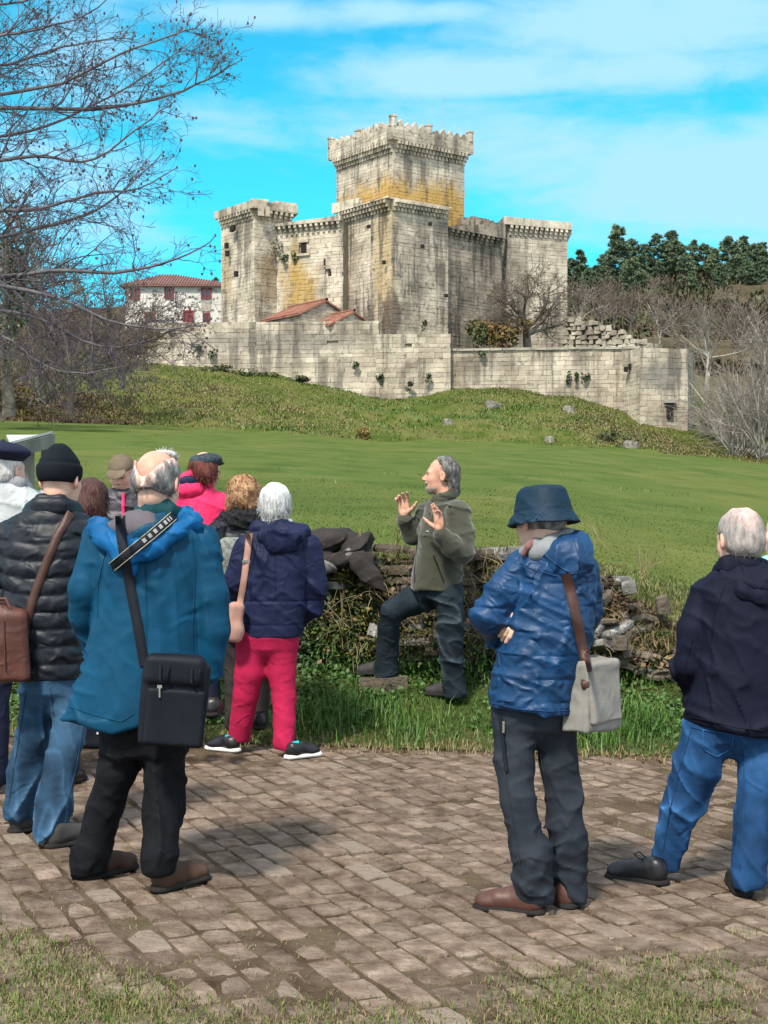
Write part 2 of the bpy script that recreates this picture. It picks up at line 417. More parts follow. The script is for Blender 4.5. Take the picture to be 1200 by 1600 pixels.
stone_mat('wall_stone', [(.20, .165, .125), (.39, .335, .265), (.53, .465, .375)], .2, streak=.6, scale=.4, patch=[tuple(P(430, 535, 119))+(9., 1.1, (.15, .14, .13), .6), tuple(P(1040, 585, 114))+(2.2, 1.7, (.13, .125, .115), .7)])
mat('mortar', [(.18, .155, .12), (.28, .245, .19)], .95, 1.5)
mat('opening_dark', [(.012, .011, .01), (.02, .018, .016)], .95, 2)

BUDGET = {}
def block_data(i, m):
    key = ('block', i, m)
    if key not in BUDGET:
        r = np.random.default_rng(500+i)
        V, Fs = box_vf((1, 1, 1)); V = V+r.uniform(-.035, .035, V.shape)
        BUDGET[key] = (mesh_data('masonry_block', V, Fs, MATS[m]), V, Fs)
    return BUDGET[key]
LEFT = {}
def courses(root, a, b, z0, z1, m, hh=.36, LL=(.4, 1.2), limit=0, name='masonry_block', thick=.16, ztop=None, holes=(), out=None, skip=None, zbot=None):
    """ashlar courses along the face from a to b (xy); the face's outside is to the right of a->b. Blocks stand proud of the mortar by different amounts."""
    a = np.asarray(a, float); b = np.asarray(b, float); d = b-a; Lf = np.linalg.norm(d); d /= Lf; nrm = np.array([d[1], -d[0]])
    rz = math.atan2(d[1], d[0])
    mb = out if out is not None else MB(); z = z0; cnt = 0; tot = z1-z0
    while z < z1-.12:
        h = min(hh*rng.uniform(.7, 1.3), z1-z)
        if z1-z-h < .15: h = z1-z
        s = -rng.uniform(0, .5)
        while s < Lf:
            L = rng.uniform(*LL)
            s0, s1 = max(s, 0), min(s+L, Lf); s += L
            if s1-s0 < .12: continue
            sc = (s0+s1)/2; zc = z+h/2
            if any(h0 < sc < h1 and g0 < zc < g1 for h0, h1, g0, g1 in holes): continue
            if ztop is not None and zc > ztop(sc): continue
            if zbot is not None and zc < zbot(sc): continue
            if skip and rng.random() < skip: continue
            pr = rng.uniform(-.008, .026)
            p = a+d*sc+nrm*(pr-thick/2+.02)
            sz = (s1-s0-.018, thick, h-.018)
            i = int(rng.integers(6)); me, V, Fs = block_data(i, m)
            if cnt < limit:
                o = bpy.data.objects.new(name, me); COL.objects.link(o); o.parent = root
                o.location = np.r_[p, zc]-np.array(root['_o']) if '_o' in root else np.r_[p, zc]
                o.scale = sz; o.rotation_euler = (0, 0, rz); cnt += 1
            else:
                mb.add((V*sz) @ rotz(rz).T+np.r_[p, zc], Fs)
        z += h
    return mb
def poly_face(poly, i): return np.array(poly[i]), np.array(poly[(i+1) % len(poly)])
def corbels(root, a, b, zt, n, m, over, h, w=.30, name='corbel', off=0.0):
    """a row of stepped corbels carrying an overhanging parapet along a->b"""
    a = np.asarray(a, float); b = np.asarray(b, float); d = b-a; L = np.linalg.norm(d); d /= L; nrm = np.array([d[1], -d[0]]); rz = math.atan2(d[1], d[0])
    mb = MB(); k = 3
    for j in range(k):
        dep = over*(j+1)/k*.98
        mb.box((0, -dep/2+.02, -h+h*(j+.5)/k), (w, dep+.04, h/k-.02), jit=.015)
    V = np.concatenate(mb.V); key = (m, round(over, 2), round(h, 2), round(w, 2))
    if key not in LEFT: LEFT[key] = mesh_data(name, V, mb.F, MATS[m])
    for q in range(n):
        s = (q+.5)/n*L
        o = bpy.data.objects.new(name, LEFT[key]); COL.objects.link(o); o.parent = root
        o.location = np.r_[a+d*s, zt]; o.rotation_euler = (0, 0, rz)
def offset_poly(poly, k):
    """grow a convex counter-clockwise polygon by k"""
    poly = np.asarray(poly, float); n = len(poly); out = []
    for i in range(n):
        p0, p1, p2 = poly[i-1], poly[i], poly[(i+1) % n]
        d1 = (p1-p0)/np.linalg.norm(p1-p0); d2 = (p2-p1)/np.linalg.norm(p2-p1)
        n1 = np.array([d1[1], -d1[0]]); n2 = np.array([d2[1], -d2[0]])
        bis = n1+n2; bis /= np.linalg.norm(bis)
        out.append(p1+bis*k/max(.3, bis @ n1))
    return np.array(out)
def xy(px, D): return np.array([X(px, D), D])
ang = math.radians(37); UU = np.array([math.cos(ang), math.sin(ang)]); VV = np.array([-math.sin(ang), math.cos(ang)])
castle = empty('castle', (0, 125, 16), 'medieval granite castle with a tall battlemented keep rising over two side towers', 'castle')
castle_world = castle
def cpart(mb, name, m, parent):  # parts are built in world coordinates, parented without offset
    o = mb.build(name, m, None); o.parent = parent; return o
def under(o, parent):
    o.parent = parent; o.matrix_parent_inverse = Matrix.Translation(parent.matrix_world.translation).inverted(); return o
castle.location = (0, 0, 0)   # castle parts carry their own world coordinates

def parapet(poly, z0, z1, th, m):
    mb = MB(); inner = offset_poly(poly, -th)
    n = len(poly)
    for i in range(n):
        j = (i+1) % n
        mb.prism([poly[i], poly[j], inner[j], inner[i]], z0, z1)
    return mb

# ---- keep
Fk = xy(615, 125.)
keep_poly = [Fk, Fk+UU*8.2, Fk+UU*8.2+VV*8.8, Fk+VV*8.8]        # counter-clockwise: front corner, right, back, left
zk0, zk1 = 16.0, Z(226, 125)+.35
mb = MB(); mb.prism(offset_poly(keep_poly, -.13), zk0, zk1)
keep = cpart(mb, 'keep', MATS['mortar'], castle)
st = MB()
a, b_ = poly_face(keep_poly, 0); courses(keep, a, b_, 22, zk1, 'keep_stone', out=st)
a, b_ = poly_face(keep_poly, 3); courses(keep, a, b_, 22, zk1, 'keep_stone', out=st, limit=0)
for i in (1, 2):
    a, b_ = poly_face(keep_poly, i); courses(keep, a, b_, 16, zk1, 'keep_stone', out=st, hh=.9, LL=(1.2, 2.2))
o = cpart(st, 'masonry_blocks', MATS['keep_stone'], keep); o['kind'] = 'stuff'
ov = offset_poly(keep_poly, .60)
for i, n in ((3, 21), (0, 20), (1, 18), (2, 18)):
    a, b_ = poly_face(keep_poly, i); corbels(keep, a, b_, zk1, n, 'side_tower_stone', .63, 1.0, .27)
mb = MB(); mb.prism(offset_poly(keep_poly, .3), zk1, zk1+.12); mb.prism(ov, zk1+.003, zk1+.14)
cpart(mb, 'parapet_slab', MATS['side_tower_stone'], keep)
zp = zk1+.14
mb = parapet(offset_poly(keep_poly, .55), zp, zp+1.0, .42, 'side_tower_stone')
par = cpart(mb, 'parapet', MATS['mortar'], keep)
st = MB()
for i in range(4):
    a, b_ = poly_face(offset_poly(keep_poly, .59), i); courses(par, a, b_, zp, zp+1.02, 'side_tower_stone', hh=.34, LL=(.5, 1.0), out=st)
cpart(st, 'parapet_blocks', MATS['side_tower_stone'], keep)['kind'] = 'stuff'
# pointed merlons and little round turret caps
mmb = MB()
prof = [(-.36, 0), (.36, 0), (.40, .42), (.27, .72), (0, 1.06), (-.27, .72), (-.40, .42)]
n = len(prof); V = np.array([(x, -.19, z) for x, z in prof]+[(x*.9, .19, z) for x, z in prof])
mdat = mesh_data('merlon', V, [tuple(range(n)), tuple(range(2*n-1, n-1, -1))]+[(i, i+n, (i+1) % n+n, (i+1) % n) for i in range(n)], MATS['side_tower_stone'])
tv = []; nn = 10
for r, z in ((.33, 0), (.33, .80), (.39, .82), (.39, .98), (.1, 1.0)):
    tv += [(r*math.cos(k/nn*6.2832), r*math.sin(k/nn*6.2832), z) for k in range(nn)]
tdat = mesh_data('turret_cap', tv, [(q*nn+k, q*nn+(k+1) % nn, (q+1)*nn+(k+1) % nn, (q+1)*nn+k) for q in range(4) for k in range(nn)]+[tuple(range(4*nn, 5*nn))], MATS['side_tower_stone'])
mp = offset_poly(keep_poly, .36)
for i in range(4):
    a, b_ = poly_face(mp, i); d = b_-a; L = np.linalg.norm(d); d /= L; rz = math.atan2(d[1], d[0])
    N = 11
    for q in range(N):
        s = q/N*L
        if q in (0, 5):
            o = bpy.data.objects.new('turret_cap', tdat); k = .78 if q else 1.0
        else:
            o = bpy.data.objects.new('merlon', mdat); k = rng.uniform(.52, .78) if rng.random() > .2 else .4
        COL.objects.link(o); o.parent = keep; o.location = np.r_[a+d*s, zp+1.0]; o.rotation_euler = (0, 0, rz); o.scale = (.68 if q % 5 else 1, 1, k)
mb = MB(); mb.tube([np.r_[Fk+UU*6.9+VV*1.5, zp], np.r_[Fk+UU*6.9+VV*1.5, zp+5.6]], [.035, .018], 5)
mat('mast_metal', [(.25, .25, .26), (.3, .3, .3)], .5, 3)
cpart(mb, 'mast', MATS['mast_metal'], keep)

# ---- lower front tower built against the keep
F2 = xy(612, 122.5)
ft = [F2, F2+UU*6.35, F2+UU*6.35+VV*7.0, F2+VV*7.3]
zf1 = Z(325, 122.5)+.75
mb = MB(); mb.prism(offset_poly(ft, -.13), 9, zf1)
front = cpart(mb, 'front_tower', MATS['mortar'], castle)
st = MB()
a, b_ = poly_face(ft, 0); courses(front, a, b_, 15.5, zf1, 'front_tower_stone', limit=220, out=st)
a, b_ = poly_face(ft, 3); courses(front, a, b_, 15.5, zf1, 'front_tower_stone', limit=80, out=st)
a, b_ = poly_face(ft, 2); courses(front, a, b_, 15.5, zf1, 'front_tower_stone', hh=.8, out=st)
o = cpart(st, 'masonry_blocks', MATS['front_tower_stone'], front); o['kind'] = 'stuff'
a, b_ = poly_face(ft, 3); corbels(front, a, b_, zf1, 15, 'front_tower_stone', .7, .95, .28)
a, b_ = poly_face(ft, 0); corbels(front, a, b_-UU*.3, zf1, 15, 'front_tower_stone', .7, .95, .28)
mb = MB(); mb.prism(offset_poly(ft, .25), zf1, zf1+.13)
ovf = offset_poly(ft, .72)
mb.prism([ovf[3], ovf[3]+(ovf[0]-ovf[3])*.97, F2+(ovf[0]-F2)*.1, ft[3]], zf1+.01, zf1+.16)
cpart(mb, 'gallery_slab', MATS['front_tower_stone'], front)
mb = MB(); q0, q1 = ovf[3], ovf[3]+(ovf[0]-ovf[3])*.48; iv = (ft[2]-ft[3])/np.linalg.norm(ft[2]-ft[3])*.3
mb.prism([q0, q1, q1+iv, q0+iv], zf1+.16, [zf1+.95, zf1+.75, zf1+.75, zf1+.95])
cpart(mb, 'broken_parapet', MATS['front_tower_stone'], front)

# ---- side towers and the screen walls between
def tower(name, poly, z0, z1, m, faces, ncorb, over=.62, par_h=.55, lab=None, seg=None):
    mb = MB(); mb.prism(offset_poly(poly, -.13), z0, z1)
    t = cpart(mb, name, MATS['mortar'], castle)
    if lab: t['label'] = lab
    st = MB()
    for i in faces:
        a, b_ = poly_face(poly, i); courses(t, a, b_, z0, z1, m, out=st)
    cpart(st, 'masonry_blocks', MATS[m], t)['kind'] = 'stuff'
    op = offset_poly(poly, over)
    for i in faces:
        a, b_ = poly_face(poly, i); corbels(t, a, b_, z1, max(3, int(np.linalg.norm(b_-a)/.52)), m, over, .9, .27)
    mb = MB(); mb.prism(op, z1+.003, z1+.16); cpart(mb, 'parapet_slab', MATS[m], t)
    pm = parapet(op, z1+.16, z1+.16+par_h, .4, m); cpart(pm, 'parapet', MATS[m], t)
    return t
LT = [xy(398, 128), xy(456, 130.5), xy(430, 137), xy(346, 132.5)]
ltow = tower('left_tower', LT, 14, Z(338, 129)+.45, 'side_tower_stone', (3, 0), 9, over=.5, lab='left tower with a ruined top and brown stains')
mb = MB(); mb.box((*xy(405, 129), Z(316, 129)), (1.6, .5, .5), .3, .03); mb.box((*xy(445, 131), Z(326, 131)), (2.3, .5, 1.1), .5, .03); mb.box((*xy(408, 127.6), Z(331, 128)), (.5, .25, .9), .5); mb.box((*xy(418, 127.9), Z(331, 128)), (.4, .25, .9), .5)
cpart(mb, 'broken_parapet', MATS['side_tower_stone'], ltow)
RT = [xy(793, 132), xy(886, 134.5), xy(872, 143), xy(772, 138)]
rtow = tower('right_tower', RT, 14, Z(357, 133)+.1, 'right_tower_stone', (3, 0, 1), 9, over=.45, lab='right tower behind the bare oak')

def screen(name, a, b, z0, zc, zt, m, th=1.2, ncorb=12, holes=(), top=None, lab=None):
    d = (b-a)/np.linalg.norm(b-a); nv = np.array([-d[1], d[0]])
    mb = MB(); mb.prism([a+nv*.13, b+nv*.13, b+nv*th, a+nv*th], z0, zc)
    t = cpart(mb, name, MATS['mortar'], castle)
    if lab: t['label'] = lab
    st = courses(t, a, b, z0, zc, m, holes=[(h[0]-.05, h[1]+.05, h[2], h[3]) for h in holes]); cpart(st, 'masonry_blocks', MATS[m], t)['kind'] = 'stuff'
    corbels(t, a, b, zc, ncorb, m, .55, .8, .25)
    mb = MB(); q = -nv*.58
    mb.prism([a+q, b+q, b+nv*.3, a+nv*.3], zc+.003, zc+.14)
    mb.prism([a+q*.9, b+q*.9, b+nv*.0, a+nv*.0], zc+.14, np.array([zt[0], zt[1], zt[1], zt[0]]))
    cpart(mb, 'parapet', MATS[m], t)
    for (s0, s1, g0, g1) in holes:
        fr = MB(); c = a+d*(s0+s1)/2; rz = math.atan2(d[1], d[0])
        mb = MB(); mb.box((*(c+nv*.02), (g0+g1)/2), (s1-s0, .12, g1-g0), rz); oo = cpart(mb, 'window', MATS['opening_dark'], t)
        if s1-s0 > .5:
            fr.box((*(c-nv*.08), g0-.12), (s1-s0+.7, .3, .2), rz); fr.box((*(c-nv*.05), g1+.12), (s1-s0+.5, .24, .22), rz)
            cpart(fr, 'window_surround', MATS[m], t)
    return t
a, b_ = xy(428, 129.6), xy(536, 126.6); Lw = np.linalg.norm(b_-a)
sx = lambda px: (px-428)/(536-428)*Lw
lscr = screen('left_screen_wall', a, b_, 15, Z(352, 126.6)+.35, (Z(352, 129.6), Z(338, 126.6)), 'screen_stone', ncorb=13,
       holes=[(sx(471)-.0, sx(480), Z(396, 128.2), Z(379, 128.2)), (sx(506.5), sx(509.5), Z(421, 127.5), Z(405, 127.5)), (sx(513.5), sx(518.5), Z(432, 127.3), Z(420, 127.3))], lab='left screen wall with small openings')
a, b_ = xy(698, 126.9), xy(784, 131.9)
rscr = screen('right_screen_wall', a, b_, 14, Z(367, 129.5), (Z(355, 127), Z(350, 132)), 'shaded_screen_stone', ncorb=11, lab='dark right screen wall in the shade of the front tower')
mb = MB()
for q in range(26):
    px = rng.uniform(724, 776); h = rng.uniform(0, 1)*math.sin((px-715)/65*math.pi)
    mb.box((*xy(px, 129.9+(px-740)*.05), Z(352, 130)+h*.5), (rng.uniform(.4, .9), .6, rng.uniform(.4, .7)), rng.uniform(.2, .6), .06)
cpart(mb, 'ruined_parapet', MATS['shaded_screen_stone'], rscr)
# small square holes, tufts of wall plants come later
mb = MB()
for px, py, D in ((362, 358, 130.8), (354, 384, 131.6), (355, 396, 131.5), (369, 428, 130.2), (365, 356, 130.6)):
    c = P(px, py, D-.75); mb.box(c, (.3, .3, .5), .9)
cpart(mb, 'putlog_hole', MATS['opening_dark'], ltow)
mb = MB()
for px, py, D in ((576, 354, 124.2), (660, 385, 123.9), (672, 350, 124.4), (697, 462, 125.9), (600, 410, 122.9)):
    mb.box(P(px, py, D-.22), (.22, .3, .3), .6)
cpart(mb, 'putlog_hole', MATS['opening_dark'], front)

# ---- outer curtain wall with its bastion
mat('coping_stone', [(.22, .20, .17), (.33, .30, .25)], .95, 1, isl=.15, bump=.4, bscale=6)
cw = empty('curtain_wall', (0, 0, 0), 'long pale granite outer wall below the castle with a square bastion at its right end', 'wall')
def wallrun(a, b, z0, z1, limit, name, th=1.4, zt2=None, hh=.42, LL=(.5, 1.15), ztop=None):
    d = (b-a)/np.linalg.norm(b-a); nv = np.array([-d[1], d[0]])
    mb = MB(); z2 = z1 if zt2 is None else zt2
    mb.prism([a+nv*.13, b+nv*.13, b+nv*th, a+nv*th], z0, np.array([z1, z2, z2, z1])-.05)
    w = cpart(mb, name, MATS['mortar'], cw)
    L = np.linalg.norm(b-a)
    zb = lambda s: float(zground(*(a+d*s)))-.5
    st = courses(w, a, b, z0, max(z1, z2), 'wall_stone', hh=hh, LL=LL, limit=limit, zbot=zb, skip=.004, ztop=(lambda s: z1+(z2-z1)*s/L) if zt2 is not None else None)
    if st.V: cpart(st, 'masonry_blocks', MATS['wall_stone'], w)['kind'] = 'stuff'
    return w
pw = [xy(196, 119.3), xy(400, 118.9), xy(592, 118.2)]
wallrun(pw[0], pw[1], 11.5, Z(507, 120.5), 45, 'wall_section')
wallrun(pw[1], pw[2], 9.5, Z(507, 120.5), 60, 'wall_section')
pt = [xy(588, 117.9), xy(704, 117.6)]
wallrun(pt[0], pt[1], 8.5, Z(522, 117.8), 45, 'wall_section', th=3.4)
pr = [xy(700, 118.4), xy(985, 116.8)]
w3 = wallrun(pr[0], pr[1], 7.5, Z(547, 118), 90, 'wall_section')
mb = MB()
d = (pr[1]-pr[0]); Lr = np.linalg.norm(d); d = d/Lr; s = 0
while s < Lr:
    q = rng.uniform(.8, 1.5); c = pr[0]+d*(s+q/2)
    mb.box((*(c+np.array([0, .6])), Z(547, 118)+.06), (q-.04, 1.55, .2), math.atan2(d[1], d[0]), .02); s += q
cpart(mb, 'coping', MATS['coping_stone'], w3)
BS = [xy(968, 117.5), xy(1000, 113.6), xy(1074, 114.6), xy(1085, 119.5)]
bw = [wallrun(BS[0], BS[1], 6.5, Z(545, 114.5), 0, 'bastion', th=2.0), wallrun(BS[1], BS[2], 6.5, Z(545, 114.5), 60, 'bastion', th=2.0), wallrun(BS[2], BS[3], 6.5, Z(545, 114.5), 0, 'bastion', th=2.0)]
mb = MB(); mb.prism(offset_poly(BS, -.3), 6, Z(548, 114.5)); cpart(mb, 'bastion_fill', MATS['mortar'], bw[1])
mb = MB(); mb.box(P(1046, 641, 114.1), (.5, .35, 1.25), .1); cpart(mb, 'drain_slot', MATS['opening_dark'], bw[1])
mb = MB(); mb.box(P(1046, 627, 114.1), (1.0, .5, .28), .1); cpart(mb, 'lintel', MATS['coping_stone'], bw[1])
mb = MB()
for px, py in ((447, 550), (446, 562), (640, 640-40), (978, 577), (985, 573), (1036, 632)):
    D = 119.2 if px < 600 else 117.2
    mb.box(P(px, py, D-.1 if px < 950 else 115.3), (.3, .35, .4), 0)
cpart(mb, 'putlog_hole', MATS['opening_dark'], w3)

# ---- ruined drystone wall behind the bastion
ruin = empty('ruined_wall', (0, 0, 0), 'tumbled rubble wall stepping down behind the outer wall, right of the right tower', 'wall')
stone_mat('rubble_stone', [(.16, .14, .11), (.26, .23, .185), (.38, .34, .275)], .25, streak=.5)
def rock_vf(seed, k=1):
    r = np.random.default_rng(seed)
    V = np.array([(x, y, z) for z in (-.5, .5) for x, y in ((-.5, -.5), (.1, -.55), (.5, -.4), (.55, .3), (.1, .5), (-.5, .45))])+r.uniform(-.12, .12, (12, 3))
    V[6:, :2] *= r.uniform(.65, .9)
    Fs = [(5, 4, 3, 2, 1, 0), (6, 7, 8, 9, 10, 11)]+[(i, (i+1) % 6, 6+(i+1) % 6, 6+i) for i in range(6)]
    return V, Fs
ROCK = [rock_vf(900+i) for i in range(10)]
RD = {}
def rock(parent, loc, sz, rz, m, name='stone', tilt=0.0):
    i = int(rng.integers(len(ROCK)))
    if (i, m) not in RD: RD[(i, m)] = mesh_data(name, *ROCK[i], MATS[m])
    o = bpy.data.objects.new(name, RD[(i, m)]); COL.objects.link(o); o.parent = parent
    o.location = tuple(map(float, loc)); o.scale = sz; o.rotation_euler = (rng.uniform(-.15, .15)+tilt, rng.uniform(-.15, .15), rz)
    return o
top = lambda px: np.interp(px, [885, 905, 925, 950, 985, 1010, 1040], [497, 500, 505, 515, 527, 536, 546])
mb = MB()
for k in range(12):
    p0, p1 = 886+k*13, 886+(k+1)*13
    D0 = 131-k*.6
    mb.prism([xy(p0, D0+.25), xy(p1, D0-.3), xy(p1, D0+1.2), xy(p0, D0+1.4)], 13, Z(max(top(p0), top(p1)), D0)-.25)
cpart(mb, 'wall_core', MATS['mortar'], ruin)
for px in np.arange(886, 1042, 9.5):
    D = 131-(px-886)/13*.6
    for z in np.arange(Z(552, D), Z(top(px), D), .42):
        if rng.random() < .05: continue
        c = np.r_[xy(px+rng.uniform(-3, 3), D), z+.2]
        rock(ruin, c, (rng.uniform(.45, .8), .6, rng.uniform(.32, .5)), rng.uniform(-.2, .2)-.4, 'rubble_stone')

# ---- chapel and annexe under red tiles, just inside the wall
mat('roof_tile', [(.16, .065, .045), (.23, .10, .07), (.29, .145, .105)], .9, 1.5, isl=.2, bump=.3, bscale=10)
stone_mat('chapel_stone', [(.26, .22, .17), (.38, .33, .26), (.46, .40, .32)], .18, streak=.35)
def gable(name, label, base, rz, L, Wd, h, rise, cat='building'):
    """gabled stone building, ridge along local x, near gable at +x; separate tile rows"""
    r = empty(name, (*base,), label, cat, rz=rz)
    mb = MB(); y = Wd/2
    mb.prism([(-L/2, -y), (L/2, -y), (L/2, y), (-L/2, y)], 0, h)
    mb.add([(-L/2, -y, h), (-L/2, y, h), (-L/2, 0, h+rise), (L/2, -y, h), (L/2, y, h), (L/2, 0, h+rise)], [(0, 2, 1), (3, 4, 5), (0, 3, 5, 2), (1, 2, 5, 4)])
    mb.build('wall', MATS['mortar'], r)
    st = MB(); wall = r.children[0] if r.children else None
    for a, b_ in (((-L/2, -y), (L/2, -y)), ((L/2, -y), (L/2, y))):
        isg = a[0] > 0
        courses(None, a, b_, 0, h+(rise if isg else 0), 'chapel_stone', hh=.33, LL=(.4, .9), out=st, ztop=(lambda s: h+rise*(1-abs(s-y)/y)-.1) if isg else None)
    o = st.build('masonry_blocks', MATS['chapel_stone'], r); o['kind'] = 'stuff'
    sl = math.hypot(y+.35, rise*(y+.35)/y); tl = MB(); pitch = math.atan2(rise, y)
    roof = MB()
    for sg in (-1, 1):
        V = np.array([(-L/2-.25, sg*(y+.35), h-rise*.35/y), (L/2+.25, sg*(y+.35), h-rise*.35/y), (L/2+.25, 0, h+rise), (-L/2-.25, 0, h+rise)])
        roof.add(np.r_[V, V+[0, 0, .1]], [(0, 1, 2, 3), (7, 6, 5, 4), (0, 4, 5, 1), (1, 5, 6, 2), (3, 7, 4, 0)] if sg < 0 else [(3, 2, 1, 0), (4, 5, 6, 7), (1, 5, 4, 0), (2, 6, 5, 1), (0, 4, 7, 3)])
    ro = roof.build('roof', MATS['roof_tile'], r)
    n = int((L+.5)/.26)
    for sg in (-1, 1):
        for k in range(n):
            x = -L/2-.25+(k+.5)*(L+.5)/n
            tl.tube([(x, sg*(y+.37), h-rise*.37/y+.13), (x, 0, h+rise+.13)], .085, 5)
    tl.tube([(-L/2-.27, 0, h+rise+.2), (L/2+.27, 0, h+rise+.2)], .14, 6)
    tl.build('tile_row', MATS['roof_tile'], ro)['kind'] = 'stuff'
    return r
g1 = P(480, 530, 124.); gable('chapel', 'larger stone chapel under a low red tiled roof behind the wall', (g1[0], g1[1], Z(530, 124)), math.radians(-53), 5.6, 5.0, Z(499, 124)-Z(530, 124), 1.2)
g2 = P(530, 535, 121.4); gable('annexe', 'small stone outbuilding with red tiled roof just in front of the chapel', (g2[0], g2[1], Z(535, 121.4)), math.radians(-53), 4.0, 4.6, Z(514, 121.4)-Z(535, 121.4), 1.15)

# ---- white farmhouse at the left
mat('whitewash', [(.46, .44, .41), (.60, .575, .54)], .9, .8)
mat('dark_granite', [(.20, .18, .16), (.33, .30, .27)], .9, 2, isl=.3)
mat('red_paint', [(.17, .022, .028), (.22, .035, .04)], .6, 2)
mat('window_glass', [(.02, .022, .028), (.035, .04, .045)], .12, 2, spec=.6)
mat('old_tile', [(.13, .068, .058), (.18, .095, .08), (.17, .105, .092)], .9, .8, isl=.12, bump=.3, bscale=5)
DH = 148.
hx0, hx1 = X(196, DH), X(362, DH); hz0, hz1 = Z(548, DH), Z(446, DH)
fh = empty('farmhouse', ((hx0+hx1)/2, DH, hz0), 'white farmhouse of mottled stone with red windows and a red roof', 'house')
hl = lambda px, py: (X(px, DH)-(hx0+hx1)/2, Z(py, DH)-hz0)
Lh = hx1-hx0; Hh = hz1-hz0
mb = MB(); mb.box((0, 4, Hh/2), (Lh, 8, Hh)); wl = mb.build('wall', MATS['whitewash'], fh)
# granite stones showing through the whitewash
st = MB(); placed = 0
wins = [(316, 328, 452, 465), (259, 269, 449, 465), (288, 300, 487, 505), (319, 326, 491, 505), (205, 216, 452, 466), (228, 240, 490, 505)]
for k in range(900):
    px, py = rng.uniform(198, 360), rng.uniform(450, 516)
    if any(a-4 < px < b+4 and c-4 < py < d+5 for a, b, c, d in wins): continue
    x, z = hl(px, py)
    V, Fs = ROCK[int(rng.integers(10))]
    st.add((V*[rng.uniform(.15, .42), .08, rng.uniform(.09, .2)])[:, [0, 1, 2]] @ roty(rng.uniform(-.4, .4)).T+[x, -.03, z], Fs)
    placed += 1
    if placed > 160: break
st.build('wall_stone', MATS['dark_granite'], wl)['kind'] = 'stuff'
for k, (a, b_, c, d) in enumerate(wins):
    x0, z1 = hl(a, c); x1, z0 = hl(b_, d)
    mb = MB(); t = .14
    mb.box(((x0+x1)/2, -.06, z1+t/2), (x1-x0+2*t, .2, t)); mb.box(((x0+x1)/2, -.06, z0-t/2), (x1-x0+2*t, .2, t))
    mb.box((x0-t/2, -.06, (z0+z1)/2), (t, .19, z1-z0)); mb.box((x1+t/2, -.06, (z0+z1)/2), (t, .19, z1-z0)); mb.box(((x0+x1)/2, -.06, (z0+z1)/2), (.09, .17, z1-z0))
    w = mb.build('window' if k not in (2,) else 'door', MATS['red_paint'], fh)
    mb = MB(); mb.box(((x0+x1)/2, -.02, (z0+z1)/2), (x1-x0, .06, z1-z0)); mb.build('pane', MATS['window_glass'] if k != 2 else MATS['red_paint'], w)
    if k == 0:
        mb = MB(); mb.box(((x0+x1)/2, -.03, z0-.9), (1.0, .12, 1.1)); mb.build('stone_panel', MATS['coping_stone'], fh)
# hipped roof
e = .5; zr = Z(427, DH)-hz0+.5
V = [(-Lh/2-e, -e, Hh), (Lh/2+e, -e, Hh), (Lh/2+e, 8+e, Hh), (-Lh/2-e, 8+e, Hh), (-Lh/2+3, 4, zr), (Lh/2-6.5, 4, zr)]
V2 = [(v[0], v[1], v[2]-.16) for v in V[:4]]
rf = mesh('roof', V+V2, [(0, 1, 5, 4), (1, 2, 5), (2, 3, 4, 5), (3, 0, 4), (0, 6, 7, 1), (1, 7, 8, 2), (2, 8, 9, 3), (3, 9, 6, 0), (9, 8, 7, 6)], MATS['old_tile'], fh)
tl = MB()
for k in range(int((Lh+1)/.3)):
    x = -Lh/2-e+.15+k*.3
    t = 1.0
    if x < -Lh/2+3: t = (x+Lh/2+e)/(3+e)
    if x > Lh/2-6.5: t = (Lh/2+e-x)/(6.5+e)
    if t > .05: tl.tube([(x, -e, Hh+.05), (x, -e+(4+e)*t, Hh+(zr-Hh)*t+.05)], .07, 4)
tl.build('tile_row', MATS['old_tile'], rf)['kind'] = 'stuff'
import bmesh
# ================================================================ VEGETATION
def blades(name, pts, h, w, m, bend=.5, parent=None, kind='stuff', lean=None, two=True, cols=None):
    """grass blades: one bent ribbon each (2 segments)"""
    n = len(pts); pts = np.asarray(pts, float); h = np.broadcast_to(h, n)*rng.uniform(.55, 1.25, n); w = np.broadcast_to(w, n)
    az = rng.uniform(0, 2*math.pi, n); side = np.stack([np.cos(az), np.sin(az), 0*az], 1)
    az2 = az+math.pi/2+rng.uniform(-.6, .6, n); fw = np.stack([np.cos(az2), np.sin(az2), 0*az], 1)
    b = rng.uniform(.1, 1, n)*bend
    if lean is not None: fw = fw+np.asarray(lean); 
    mid = pts+np.c_[fw[:, :2]*(h*b*.35)[:, None], h*.55]
    tip = pts+np.c_[fw[:, :2]*(h*b)[:, None], h*np.clip(1-.45*b, .2, 1)]
    s = side*(w/2)[:, None]
    V = np.stack([pts-s, pts+s, mid+s*.75, mid-s*.75, tip+s*.12, tip-s*.12], 1).reshape(-1, 3)
    i = np.arange(n)[:, None]*6
    Fs = np.concatenate([i+[0, 1, 2, 3], i+[3, 2, 4, 5]]).astype(int)
    o = mesh(name, V, Fs, m, parent, smooth=True)
    if kind: o['kind'] = kind
    return o
def scatter(n, f, D0, D1, pxr=(-120, 1320), power=1.0):
    """points on the ground; f(x, D) -> chance"""
    u = rng.random(n); D = (D0**power+(D1**power-D0**power)*u)**(1/power)
    x = X(rng.uniform(*pxr, n), D)
    k = rng.random(n) < f(x, D); x, D = x[k], D[k]
    return np.stack([x, D, zground(x, D)-.008], 1)
def fld(x, D, s, seed): return nz(np.stack([x, D, 0*x], 1), s, seed)
mat('grass_blade', [(.05, .085, .014), (.08, .12, .022), (.12, .14, .035)], .6, .8, isl=.35, isl_hue=((.27, .23, .10), .86), spec=.25)
